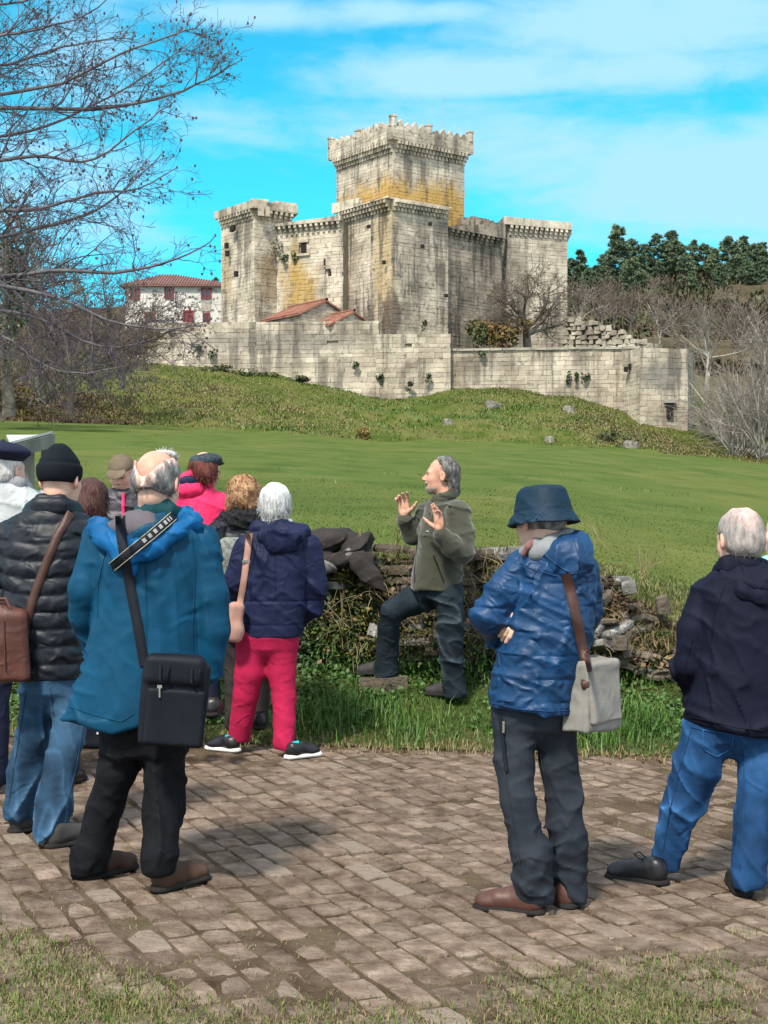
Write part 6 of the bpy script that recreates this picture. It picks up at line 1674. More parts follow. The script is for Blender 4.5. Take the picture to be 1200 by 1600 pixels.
# ---------------------------------------------------------------- E: auburn haired woman between the two men, hidden but for her hair
def woman_auburn():
    s = Person('woman with dark auburn bobbed hair and navy trousers, mostly hidden between two men', 118, 8.3, (143, 785), -20, 24, hs=.98)
    hd = s.head(neck=[(s.H((0, -.02, -.05)), .052), (s.L(140, 825, .02), .06)])
    torso = s.rows([(815, 115, 165, .09), (835, 96, 190, .12), (880, 95, 190, .14), (980, 98, 186, .14), (1040, 100, 186, .14)])
    sl = s.ch([(102, 842, 40, 0), (94, 910, 36, .02), (105, 965, 30, .12)]); sr = s.ch([(184, 842, 40, 0), (190, 910, 36, .02), (178, 965, 30, .12)])
    ll = s.ch([(90, 1040, 44, .02), (74, 1120, 36, 0), (66, 1205, 34, 0)]); lr = s.ch([(150, 1040, 50, .02), (110, 1120, 36, 0), (88, 1208, 34, 0)])
    s.build_body(hd, hid(ll, lr, sl, sr, [(s.L(130, 1040), .18), (s.L(142, 900), .18), (s.L(140, 825), .1)]), .008)
    s.part('jacket', disp(U([loft(torso), chain(sl), chain(sr)], .03), folds(.008, 20, (.5, .2, 1), 1.5, 4, 51)), .011, 'dark_puffy'); s.part('trousers', U([chain(ll), chain(lr)], .03), .011, 'navy_cloth')
    hr = U([cranium(s, .016), ell(s.H((0, -.045, -.035)), np.array((.10, .08, .10))*s.hs, s.R), ell(s.H((-.05, -.0, -.06)), np.array((.05, .06, .09))*s.hs, s.R), ell(s.H((.05, -.0, -.06)), np.array((.05, .06, .09))*s.hs, s.R)], .03)
    hr = inter(disp(hr, lambda p: .009*nz(p*[1, 1, .45], 45, 5, 2)), lambda p: hl_(s, p)[:, 1]-.07, .01)
    hair_part(s, hr, .007, 'auburn_hair', dict(n=600, L=.07, r=.003, gen=0, m=0, curl=.4, down=1, away=.25))
    s.shoes([(60, 1228, -20), (88, 1232, -20)], 'shoe_black', 'sole_dark', .09, .26)
woman_auburn()

# ---------------------------------------------------------------- D: man in a cap facing the group, head bowed
def man_cap():
    s = Person('man facing this way with bowed head, olive cap and dark jacket', 190, 9.5, (190, 741), 172, 22, hs=.95, group='visitors listening to the guide')
    hd = s.head(neck=[(s.H((0, -.02, -.05)), .056), (s.L(190, 775, .02), .065)])
    torso = s.rows([(765, 172, 208, .09), (778, 150, 228, .12), (815, 146, 232, .15), (880, 150, 228, .15), (960, 152, 226, .15)])
    sl = s.ch([(156, 790, 40, 0), (148, 850, 36, -.03), (165, 900, 30, -.15)]); sr = s.ch([(222, 790, 40, 0), (230, 850, 36, -.03), (212, 900, 30, -.15)])
    ll = s.ch([(174, 950, 42, 0), (172, 1050, 34, 0), (170, 1128, 30, 0)]); lr = s.ch([(206, 950, 42, 0), (208, 1050, 34, 0), (208, 1128, 30, 0)])
    s.build_body(hd, hid(ll, lr, sl, sr, [(s.L(190, 950), .18), (s.L(190, 850), .18), (s.L(190, 775), .1)]), .007)
    jk = U([loft(torso), chain(sl), chain(sr)], .025)
    s.part('jacket', disp(jk, lambda p: folds(.012, 26, (.5, .2, 1), 1.5, 6, 61)(p)+.008*(np.abs(np.sin(p[:, 2]*45))**.5-.6)), .010, 'dark_puffy')
    s.part('trousers', U([chain(ll), chain(lr)], .03), .012, 'navy_cloth')
    s.part('collar', chain(s.ch([(176, 772, 20, -.04), (190, 776, 20, -.08), (206, 772, 20, -.04)]), .02), .008, 'dark_puffy')
    z = chain([(s.ray(193, y, s.al('jacket'))+[0, -.012, 0], .011) for y in (772, 790, 806, 825)], .01); s.part('zip', z, .006, 'hot_pink')
    hat = inter(U([ell(s.H((0, -.008, .05)), np.array((.090, .110, .092))*s.hs, s.R)], .02), lambda p: .045-hl_(s, p)[:, 2], .006)
    brim = ell(s.H((0, .115, .050)), np.array((.072, .075, .010))*s.hs, s.R @ rotx(-.25)); s.part('cap', hat, .007, 'olive_cap'); s.part('cap_peak', brim, .006, 'olive_cap')
    s.shoes([(172, 1140, 180), (208, 1140, 180)], 'shoe_black', 'sole_dark', .1, .28)
man_cap()

# ---------------------------------------------------------------- F: woman in hot pink with a flat cap
def woman_pink():
    s = Person('woman with red hair, tweed flat cap and hot pink hooded jacket', 318, 9.6, (321, 735), -35, 2, hs=.98)
    hd = s.head(neck=[(s.H((0, -.02, -.05)), .05), (s.L(316, 778, .02), .06)])
    torso = s.rows([(758, 292, 332, .08), (772, 276, 344, .11), (800, 266, 352, .13), (860, 268, 352, .14), (940, 268, 354, .15)])
    sl = s.ch([(274, 786, 34, 0), (266, 850, 32, .0), (276, 905, 28, .1)]); sr = s.ch([(344, 786, 34, 0), (350, 850, 32, .0), (340, 905, 28, .1)])
    ll = s.ch([(294, 930, 40, 0), (292, 1020, 30, 0), (290, 1110, 28, 0)]); lr = s.ch([(330, 930, 40, 0), (330, 1020, 30, 0), (330, 1110, 28, 0)])
    s.build_body(hd, hid(ll, lr, sl, sr, [(s.L(312, 930), .18), (s.L(312, 850), .16), (s.L(316, 778), .1)]), .008)
    jk = U([loft(torso), chain(sl), chain(sr)], .025); s.part('jacket', disp(jk, folds(.010, 26, (.6, .2, .8), 1.5, 6, 71)), .009, 'hot_pink')
    s.part('trousers', U([chain(ll), chain(lr)], .03), .012, 'navy_cloth')
    hood = U([ell(s.L(296, 765, -.09), (.10, .07, .065)), chain(s.ch([(278, 752, 18, -.06), (300, 741, 14, -.06), (322, 752, 16, -.05)]), .02)], .03)
    s.part('hood', disp(hood, folds(.006, 40, (1, 0, .5), 1.5, 8, 72)), .008, 'hot_pink'); s.part('hood_lining', ell(s.L(294, 752, -.125), (.062, .022, .040)), .008, 'navy_nylon')
    cp = U([ell(s.H((0, .0, .07)), np.array((.105, .125, .052))*s.hs, s.R @ rotx(.1)), ell(s.H((0, .1, .055)), np.array((.075, .05, .012))*s.hs, s.R)], .02); cp = inter(cp, lambda p: .030-hl_(s, p)[:, 2], .006)
    s.part('flat_cap', disp(cp, lambda p: .003*nz(p, 25, 4, 2)), .007, 'tweed')
    hr = U([cranium(s, .014), ell(s.H((0, -.05, -.03)), np.array((.105, .075, .085))*s.hs, s.R)], .03); hr = inter(disp(hr, lambda p: .010*nz(p*[1, 1, .5], 42, 5, 2)), lambda p: np.maximum(hl_(s, p)[:, 1]-.03, hl_(s, p)[:, 2]-.06), .008)
    hair_part(s, hr, .008, 'red_hair', dict(n=420, L=.06, r=.003, gen=0, m=0, curl=.8, down=.9, away=.35))
    s.shoes([(292, 1122, 0), (330, 1122, 0)], 'shoe_black', 'sole_dark', .09, .25)
woman_pink()

# ---------------------------------------------------------------- G: curly haired woman with a rucksack
def woman_curly():
    s = Person('woman with curly sandy hair and a black padded jacket', 385, 9.25, (382, 778), -10, 4, hs=.98)
    hd = s.head(neck=[(s.H((0, -.02, -.05)), .05), (s.L(384, 815, .02), .06)])
    torso = s.rows([(802, 358, 408, .09), (815, 338, 432, .12), (845, 328, 442, .14), (900, 332, 440, .15), (985, 334, 440, .15)])
    sl = s.ch([(342, 832, 40, 0), (330, 895, 36, .0), (340, 950, 30, .1)]); sr = s.ch([(430, 832, 40, 0), (440, 895, 36, .0), (432, 950, 30, .1)])
    ll = s.ch([(366, 980, 44, .02), (368, 1060, 34, .02), (366, 1130, 30, .02)]); lr = s.ch([(410, 980, 44, .02), (408, 1060, 32, .02), (404, 1128, 28, .02)])
    s.build_body(hd, hid(ll, lr, sl, sr, [(s.L(386, 980), .18), (s.L(386, 880), .16), (s.L(384, 815), .1)]), .008)
    jk = disp(U([loft(torso), chain(sl), chain(sr)], .025), lambda p: folds(.012, 24, (.6, .2, .9), 1.5, 6, 81)(p)+.006*(np.abs(np.sin(p[:, 2]*55+p[:, 0]*8))**.5-.6)); s.part('jacket', jk, .009, 'puffer_black')
    s.part('trousers', U([chain(ll), chain(lr)], .03), .011, 'coat_brown')
    fabric('fur_black', (.02, .02, .024), .9, .9, 60, bd=.03, vary=.8, scale=60)
    fur = disp(chain(s.ch([(352, 812, 26, .0), (372, 812, 34, -.09), (400, 812, 34, -.09), (414, 812, 26, .0)]), .02), lambda p: .008*nz(p, 70, 4, 2)); s.part('fur_collar', fur, .007, 'fur_black')
    hr = U([cranium(s, .028), ell(s.H((0, -.03, -.04)), np.array((.118, .10, .088))*s.hs, s.R)], .04); hr = inter(disp(hr, lambda p: .012*nz(p, 48, 5, 3), .03), lambda p: hl_(s, p)[:, 1]-.055, .01)
    hair_part(s, hr, .0075, 'sandy_hair', dict(n=900, L=.055, r=.0032, gen=0, m=0, curl=1.6, down=.8, away=.45))
    s.shoes([(366, 1142, 0), (404, 1142, 0)], 'shoe_black', 'sole_dark', .09, .25)
    o, loc = bagthing('rucksack', 'grey patterned rucksack behind the woman with curly hair', 'bag', s, 352, 895, -.15)
    bagpart(s, o, loc, 'body', disp(rbox(s.L(368, 875, -.22), (.11, .07, .15), None, .05), lambda p: .006*nz(p, 16, 5, 2)), .009, 'camo_grey')
    A, V, Fs = s.strap('strap', [(348, 822), (344, 845), (350, 868)], .04, s.al('jacket'), 'black_web', n=16); bagmesh(s, o, loc, 'strap', V, Fs, 'black_web')
woman_curly()

# ---------------------------------------------------------------- H: white haired woman in navy and raspberry
def woman_white():
    s = Person('white haired woman in a navy hooded jacket and raspberry pink trousers', 410, 8.86, (431, 790), -12, 6, hs=1.0)
    hd = s.head(neck=[(s.H((0, -.02, -.05)), .05), (s.L(432, 825, .02), .058)])
    torso = s.rows([(818, 408, 458, .08), (830, 388, 482, .11), (850, 378, 492, .13), (890, 376, 488, .14), (940, 376, 482, .145), (1000, 374, 470, .145)])
    sl = s.ch([(388, 856, 44, 0), (371, 905, 42, .0), (372, 950, 34, .08), (388, 965, 28, .14)]); sr = s.ch([(480, 856, 46, 0), (493, 915, 40, .0), (488, 948, 36, .04), (470, 965, 30, .12)])
    jk = U([loft(torso), chain(sl, .02), chain(sr, .02)], .006); jk = disp(jk, folds(.011, 26, (.55, .1, 1), 1.5, 5, 91, lambda p: .4+np.clip((np.abs(p[:, 0]-.06)-.16)/.06, 0, 1)))
    jk = disp(jk, lambda p: -.006*np.exp(-((p[:, 2]-s.L(0, 938)[2])/.006)**2)-.004*np.exp(-((p[:, 2]-s.L(0, 975)[2])/.006)**2)); jk = inter(jk, lambda p: s.L(0, 995)[2]-p[:, 2], .008); jk = inter(jk, lambda p: p[:, 2]-s.L(0, 818)[2], .01)
    hips = s.rows([(970, 378, 462, .135), (995, 374, 465, .14), (1010, 378, 460, .11)])
    ll = s.ch([(394, 1005, 50, 0), (390, 1050, 46, 0), (384, 1085, 40, .02), (374, 1150, 35, .08)]); lr = s.ch([(440, 1005, 52, 0), (440, 1050, 44, 0), (444, 1090, 37, -.02), (444, 1160, 33, -.1)])
    s.build_body(hd, hid(ll, lr, sl, sr, [(s.L(420, 1000), .18), (s.L(430, 900), .16), (s.L(432, 825), .1)]), .007)
    tr = U([loft(hips), s.leg(ll), s.leg(lr), s.crotch(ll, lr)], .045); s.part('trousers', disp(tr, folds(.006, 40, (.7, .3, .8), 2.4, 7, 92, lambda p: .3+np.clip(1-np.abs(p[:, 2]-.48)/.2, 0, 1))), .0085, 'raspberry')
    s.part('jacket', jk, .0085, 'navy_nylon')
    for q in ([(402, 850), (392, 890), (391, 940)], [(474, 850), (478, 890), (474, 935)], [(430, 870), (430, 935)]): s.seam(q, 'navy_nylon', 'jacket')
    hood = U([ell(s.L(440, 838, -.11), (.155, .06, .075)), ell(s.L(438, 852, -.12), (.10, .05, .06)), chain(s.ch([(404, 826, 26, -.03), (440, 822, 22, -.08), (474, 830, 26, -.03)]), .02)], .03); s.part('hood', disp(hood, folds(.008, 32, (.6, 0, .8), 1.4, 6, 93)), .008, 'navy_nylon')
    s.part('collar', chain(s.ch([(414, 816, 12, -.04), (432, 815, 12, -.075), (452, 816, 12, -.04)]), .01), .006, 'white_cotton')
    hr = U([cranium(s, .018), ell(s.H((0, -.04, -.02)), np.array((.088, .082, .085))*s.hs, s.R)], .03); hr = inter(disp(hr, lambda p: .007*nz(p*[1, 1, .35], 60, 5, 2)), lambda p: np.maximum(hl_(s, p)[:, 1]-.05-.3*hl_(s, p)[:, 2], -.095-hl_(s, p)[:, 2]), .008)
    hair_part(s, hr, .0065, 'white_hair', dict(n=900, L=.05, r=.0020, gen=0, m=0, curl=.35, down=1.1, away=.12))
    s.shoes([(373, 1177, 58), (447, 1188, -52)], 'shoe_black', 'sole_white', .085, .25)
    for k in [c for c in s.o.children if c.name.startswith('shoe')]:
        vs = np.array([v.co[:] for v in k.data.vertices]); k.data.materials.append(MATS['turquoise'])
        for pl in k.data.polygons:
            c = np.mean([vs[i] for i in pl.vertices], 0); zc = c[2]-vs[:, 2].min()
            hx = (c-vs.mean(0)); dirn = hx[0]*(1 if vs[:, 0].mean() < 0 else -1)
            if .02 < zc and dirn > .012 and abs(hx[1]) < .05: pl.material_index = 1
    o, loc = bagthing('beige_shoulder_bag', 'pinkish beige leather handbag hanging beside the navy jacket', 'bag', s, 367, 1000, -.1)
    c = s.L(366, 972, -.16); bagpart(s, o, loc, 'body', disp(U([rbox(c, (.05, .06, .12), rotz(.3) @ roty(.08), .03), ell(c+[.005, -.02, -.06], (.055, .06, .06))], .03), lambda p: .008*nz(p, 16, 95, 2)), .0075, 'beige_leather')
    A, V, Fs = s.strap('strap', [(390, 833), (386, 870), (380, 915), (371, 965)], .040, s.al('jacket', 'hood'), 'beige_leather'); bagmesh(s, o, loc, 'strap', V, Fs, 'beige_leather')
    mb = MB(); mb.box(A[15, 1]+[0, -.012, 0], (.05, .008, .016), .0); bagmesh(s, o, loc, 'buckle', np.concatenate(mb.V), mb.F, 'metal', smooth=False)
woman_white()

# ---------------------------------------------------------------- I: the guide
def guide():
    s = Person('bearded guide in olive fleece and dark jeans with both hands raised', 707, 10.1, (690, 744), 84, -2, hs=1.06, group=None, tint=(.86, .74, .68))
    hd = s.head(nose=1.6, neck=[(s.H((0, -.03, -.05)), .060), (s.L(696, 790, 0), .07)])
    torso = s.rows([(782, 668, 722, .10), (794, 664, 728, .16), (815, 656, 731, .19), (850, 652, 727, .19), (885, 646, 724, .18), (915, 641, 722, .175), (926, 642, 720, .17)])
    ln = s.ch([(714, 804, 44, -.15), (722, 838, 39, -.21), (723, 862, 36, -.25), (706, 853, 33, -.31), (689, 835, 25, -.36)]); rn = s.ch([(668, 804, 42, .15), (654, 830, 36, .22), (645, 836, 32, .20), (632, 813, 25, .12)])
    fl = U([loft(torso, 2.2), chain(ln, .02), chain(rn, .02)], .007); fl = disp(fl, folds(.014, 30, (.6, .3, .8), 1.6, 6, 101, lambda p: .3+np.clip((p[:, 0]-.02)/.05, 0, 1)*np.clip((1.5-p[:, 2])/.2, 0, 1)))
    fl = inter(fl, lambda p: s.L(0, 921)[2]+.10*(p[:, 0]+.12)*.2-p[:, 2], .012); fl = inter(fl, lambda p: p[:, 2]-s.L(0, 780)[2], .01)
    hips = s.rows([(895, 650, 720, .15), (918, 650, 722, .155), (938, 660, 722, .13)])
    lf = s.ch([(676, 928, 50, .07), (645, 938, 46, .08), (614, 954, 38, .10), (607, 978, 35, .16), (605, 1020, 35, .24), (603, 1046, 40, .26)]); lb_ = s.ch([(702, 930, 48, -.07), (704, 975, 41, -.06), (706, 1015, 36, -.04), (709, 1060, 34, -.02), (711, 1082, 38, -.02)])
    wl = s.L(687, 830, -.37); wr = s.L(631, 806, .11)
    s.hand(wr, (-.05, -.05, 1), (-.35, -.95, .15), (1, -.2, .1), (.35, .5, .65, .8), .18, 1.1, .9)
    s.hand(wl, (-.10, -.1, 1), (-.75, -.65, 0), (-.6, .3, .2), (.10, .15, .3, .45), .12, 1.1, 1.0)
    s.build_body(hd, hid(lf, lb_, ln, rn, [(s.L(690, 930), .16), (s.L(692, 850), .18), (s.L(696, 790), .1)]), .005)
    tr = U([loft(hips), s.leg(lf), s.leg(lb_), s.crotch(lf, lb_)], .03); tr = disp(tr, folds(.010, 38, (.5, .2, 1), 1.6, 6, 102, lambda p: .4+np.clip((.25-p[:, 2])/.1, 0, 1)))
    s.part('jeans', tr, .0085, 'dark_jeans'); s.part('fleece', fl, .0085, 'fleece')
    col = chain(s.ch([(678, 782, 13, -.05), (692, 779, 14, -.075), (707, 771, 14, -.05), (712, 768, 14, .02), (700, 773, 13, .07), (680, 781, 13, .05)]), .015, np.array([1, 1.1, .8])); s.part('collar', disp(col, folds(.006, 40, (.3, 0, 1), 1, 8, 103)), .007, 'fleece')
    # zips and the small chest mark
    tb = TB(); tb.tube(np.array([s.ray(px, py, s.al('fleece'))+[0, -.004, 0] for px, py in ((653, 835), (651, 860), (648, 885), (648, 910))]), .004, 5); tb.build('zip', MATS['black_web'], s.o)
    tb = TB(); tb.tube(np.array([s.ray(px, py, s.al('fleece'))+[0, -.004, 0] for px, py in ((677, 868), (684, 885), (693, 908))]), .006, 5); tb.build('pocket_zip', MATS['black_web'], s.o)
    c = s.ray(668, 830, s.al('fleece')); mb = MB(); mb.box(c+[0, -.006, 0], (.020, .008, .008), 0); mb.build('chest_mark', MATS['white_cotton'], s.o)
    q = lambda p: hl_(s, p)
    bd = U([ell(s.H((0, .068, -.092)), np.array((.041, .038, .031))*s.hs, s.R), ell(s.H((0, .042, -.080)), np.array((.058, .057, .033))*s.hs, s.R), cap(s.H((-.03, .098, -.048)), s.H((.03, .098, -.048)), .012, .012)], .012)
    bd = sub(bd, cap(s.H((-.022, .118, -.066)), s.H((.022, .118, -.066)), .010, .010), .004); hair_part(s, disp(bd, lambda p: .003*nz(p, 90, 5, 2)), .005, 'beard_hair', dict(n=160, L=.018, r=.0018, gen=0, m=0, down=.8, away=.4), 'beard')
    hr = U([cranium(s, .013), ell(s.H((0, -.075, -.045)), np.array((.07, .05, .075))*s.hs, s.R)], .03)
    def cutf(p):
        v = q(p); return v[:, 1]-np.interp(v[:, 2], [-.02, .03, .075, .11, .13], [-.024, -.020, .004, .030, .036])
    hr = inter(disp(hr, lambda p: .007*nz(p*[1, 1, .6], 55, 5, 3)), cutf, .006); hair_part(s, hr, .0055, 'pepper_hair', dict(n=420, L=.045, r=.0022, gen=0, m=0, curl=.9, down=.8, away=.35))
    D2 = 10.36; s.shoes([(611, 1057, 72, Z(1057, D2), D2), (717, 1091, 60, Z(1091, 10.1), 10.1)], 'shoe_grey', 'sole_dark', .10, .28)
    p = P(600, 1060, D2); p[2] = Z(1058, D2)-.055
    slab(p, (.42, .34, .12), .2, 'schist', (0, 0))
guide()

# ---------------------------------------------------------------- J: man in the bucket hat
def man_bucket():
    s = Person('man with folded arms in navy bucket hat and blue quilted jacket', 840, 5.53, (846, 815), 28, 6, hs=1.06)
    hd = s.head(neck=[(s.H((0, -.02, -.05)), .062), (s.L(856, 870, .02), .07)])
    torso = s.rows([(852, 820, 895, .10, .01), (868, 800, 918, .13, .01), (890, 796, 930, .15, .01), (930, 795, 933, .165, .01), (980, 788, 928, .175, .01), (1040, 770, 918, .175, .01), (1095, 762, 906, .17, .01), (1125, 762, 902, .17, .01)])
    sl = s.ch([(818, 888, 62, .0), (790, 925, 62, -.03), (763, 962, 56, -.02), (775, 985, 48, .10), (815, 975, 40, .22)]); sr = s.ch([(908, 890, 58, .04), (916, 950, 54, .10), (905, 990, 48, .2), (860, 985, 40, .26)])
    jk = U([loft(torso, 2.25), chain(sl, .022), chain(sr, .02)], .006)
    wr_ = folds(.012, 48, (.75, .1, 1), 1.8, 7, 111); w2 = folds(.012, 30, (.5, .3, 1), 1.8, 5, 112)
    def quilt(p):
        ph = p[:, 0]*.9+p[:, 1]*.5; g1 = np.exp(-(np.sin(math.pi*(p[:, 2]+.006*nz(p, 7, 2, 1))/.092)/.11)**2); g2 = np.exp(-(np.sin(math.pi*ph/.11)/.08)**2)*np.clip((1.02-p[:, 2])/.08, 0, 1)
        return wr_(p)+w2(p)-.006*g1-.0035*g2
    jk = disp(jk, quilt, .03); jk = inter(jk, lambda p: s.L(0, 1108)[2]-.07*(p[:, 0]-.02)-p[:, 2], .008); jk = inter(jk, lambda p: p[:, 2]-s.L(0, 848)[2], .01)
    hips = s.rows([(1070, 774, 898, .14, .01), (1105, 773, 896, .14, .01), (1130, 780, 890, .11, .01)])
    ll = s.ch([(802, 1120, 68, .0), (803, 1190, 62, -.02), (809, 1250, 56, -.05), (826, 1330, 56, -.05), (838, 1398, 60, -.04)]); lr = s.ch([(866, 1120, 66, .02), (872, 1190, 60, .03), (880, 1250, 56, .04), (888, 1330, 56, .05), (895, 1395, 52, .06)])
    fl_ = []
    for k_, (a_, b__) in enumerate((((792, 979), (780, 993)), ((797, 983), (785, 1000)), ((802, 987), (791, 1003)))):
        fl_.append((a_, b__))
    tips = []
    for a_, b__ in fl_:
        p0 = s.ray(*a_, jk)+[0, .012, 0]; p1 = s.ray(*b__, jk)+[0, -.001, 0]; m_ = (p0+p1)/2+[0, -.007, 0]
        tips += [cap(p0, m_, .0115, .011), cap(m_, p1, .011, .009)]
    pw_ = s.ray(806, 972, jk)+[.02, .035, .01]; tips.append(ell(pw_, (.04, .02, .045)))
    s.hands.append(U(tips, .004))
    s.build_body(hd, hid(ll, lr, sl, sr, [(s.L(835, 1110), .2), (s.L(855, 950), .2), (s.L(856, 870), .12)]), .006)
    tr = U([loft(hips), s.leg(ll), s.leg(lr), s.crotch(ll, lr)], .045); tr = disp(tr, folds(.007, 26, (.8, .2, .6), 2.2, 5, 113, lambda p: .35+np.clip((.25-p[:, 2])/.12, 0, 1.2))); s.part('trousers', tr, .0085, 'slate_cloth')
    tb = TB(); tb.tube(np.array([s.ray(px, py, s.al('trousers', 'jeans'))+[0, -.002, 0] for px, py in ((781, 1118), (785, 1150), (789, 1185), (792, 1205))]), .009, 5); tb.build('side_pocket', MATS['black_web'], s.o)
    mb = MB(); mb.box(s.ray(786, 1135, s.al('trousers'))+[0, -.012, 0], (.008, .008, .045), .1); mb.build('zip_pull', MATS['metal'], s.o)
    s.part('jacket', jk, .0075, 'quilt_blue')
    for q in ([(846, 884), (832, 900), (829, 930), (834, 955)], [(765, 1098), (810, 1108), (860, 1112), (898, 1110)], [(812, 880), (838, 892), (870, 900)]): s.seam(q, 'quilt_blue', 'jacket')
    for q in ([(835, 1125), (846, 1190), (858, 1260), (866, 1330)], [(790, 1215), (803, 1290), (815, 1370)]): s.seam(q, 'slate_cloth', 'trousers')
    hood = U([ell(s.L(886, 872, -.10), (.085, .075, .095)), ell(s.L(903, 862, -.045), (.055, .08, .085)), ell(s.L(862, 868, -.08), (.07, .06, .05)), cap(s.L(892, 895, -.13), s.L(908, 880, -.12), .035, .04)], .035)
    s.part('hood', disp(hood, folds(.022, 36, (1, .2, -.35), 1.4, 6, 114), .03), .0065, 'quilt_blue')
    for q in ([(852, 868), (872, 884), (893, 897), (915, 892)], [(896, 842), (904, 870), (906, 895)], [(912, 850), (917, 880)]): s.seam(q, 'quilt_blue', 'hood')
    s.part('hood_lining', U([chain(s.ch([(838, 862, 22, -.10), (862, 848, 24, -.10), (886, 838, 24, -.05), (898, 836, 20, .02)]), .02, np.array([1, 1.2, 1])), chain(s.ch([(836, 868, 18, -.09), (858, 860, 22, -.11)]), .02)], .02), .007, 'scarf_grey')
    sc = chain(s.ch([(820, 862, 20, -.03), (836, 854, 24, -.07), (858, 848, 20, -.07)]), .02); s.part('scarf', disp(sc, folds(.007, 60, (1, .2, .6), 1.5, 8, 115)), .0065, 'scarf_grey')
    sc2 = chain(s.ch([(818, 866, 9, -.085), (826, 854, 10, -.10), (832, 844, 7, -.085)]), .01); fabric('scarf_rose', (.20, .09, .085), .95); s.part('scarf_stripe', sc2, .006, 'scarf_rose')
    R = s.R @ rotx(-.03)
    def hatf(p):
        q = hl_(s, p)*s.hs; z = q[:, 2]; r = np.sqrt((q[:, 0]/1.03)**2+((q[:, 1]+.014)/1.2)**2)
        zz = [-.015, -.012, .035, .075, .120, .138, .145]; rr = [.132, .134, .108, .100, .088, .070, .0]
        cr = r-np.interp(z, zz, rr); d = np.maximum(cr, z-.146); d = np.maximum(d, -.014-z+.0)
        hollow = np.maximum(r-np.interp(z, [-.03, .03, .03], [.128, .103, .103]), z-.022); return np.maximum(d*.75, -hollow*.75)
    hat = S(hatf, s.Hc-.2, s.Hc+.2); s.part('bucket_hat', disp(hat, lambda p: folds(.005, 40, (.5, .2, 1), 1.5, 9, 116)(p)-.002*np.exp(-((hl_(s, p)[:, 2]-.036)/.004)**2)), .006, 'dark_hat')
    hr = inter(disp(cranium(s, .008), lambda p: .003*nz(p, 70, 4, 2)), lambda p: np.maximum(hl_(s, p)[:, 1]-.0, -.06-hl_(s, p)[:, 2]), .005); hair_part(s, hr, .007, 'grey_hair')
    s.shoes([(850, 1432, 72), (893, 1425, 20)], 'shoe_brown', 'sole_dark', .11, .28)
    o, loc = bagthing('canvas_satchel', 'pale grey canvas satchel with brown leather strap by the blue quilted jacket', 'bag', s, 925, 1128, -.05)
    c = s.L(922, 1086, -.06); R2 = rotz(-.75) @ roty(-.03)
    def bgf(p):
        v = (p-c) @ R2; t = np.clip((.14-v[:, 2])/.28, 0, 1); d = np.abs(v)-np.stack([.052+.0*t, .085+.02*t, np.full(len(t), .125)], 1); return np.sqrt((np.maximum(d, 0)**2).sum(1))+np.minimum(d.max(1), 0)-.012
    body = S(bgf, c-.22, c+.22); bagpart(s, o, loc, 'body', disp(body, lambda p: .009*nz(p*[1, 1, .6], 13, 117, 2)), .007, 'canvas_grey')
    flap = U([rbox(c+R2 @ np.array([.066, .005, .015]), (.011, .096, .115), R2 @ roty(-.05), .010), rbox(c+R2 @ np.array([.012, .005, .128]), (.060, .094, .012), R2 @ roty(.12), .010)], .02); bagpart(s, o, loc, 'flap', disp(flap, lambda p: .006*nz(p, 14, 118, 2)), .0065, 'canvas_grey')
    al = s.al('jacket', 'hood'); A, V, Fs = s.strap('strap', [(884, 897), (893, 930), (903, 975), (912, 1020), (917, 1050)], .040, al, 'dark_leather'); bagmesh(s, o, loc, 'strap', V, Fs, 'dark_leather')
    e = A[-1, 1]; tab = chain([(e+[0, -.01, 0], .020), (s.L(917, 1070, -.16), .024)], .01, np.array([1, 2.2, 1])); bagpart(s, o, loc, 'strap_tab', tab, .006, 'dark_leather')
    tb = TB(); f_ = e+[0, -.03, 0]; tb.tube(np.array([f_+v for v in ([-.026, 0, -.012], [.026, 0, -.008], [.028, 0, .012], [-.024, 0, .010], [-.026, 0, -.012])]), .003, 5); bagmesh(s, o, loc, 'buckle', tb.V[0], [tuple(x) for x in tb.F[0]], 'metal')
man_bucket()

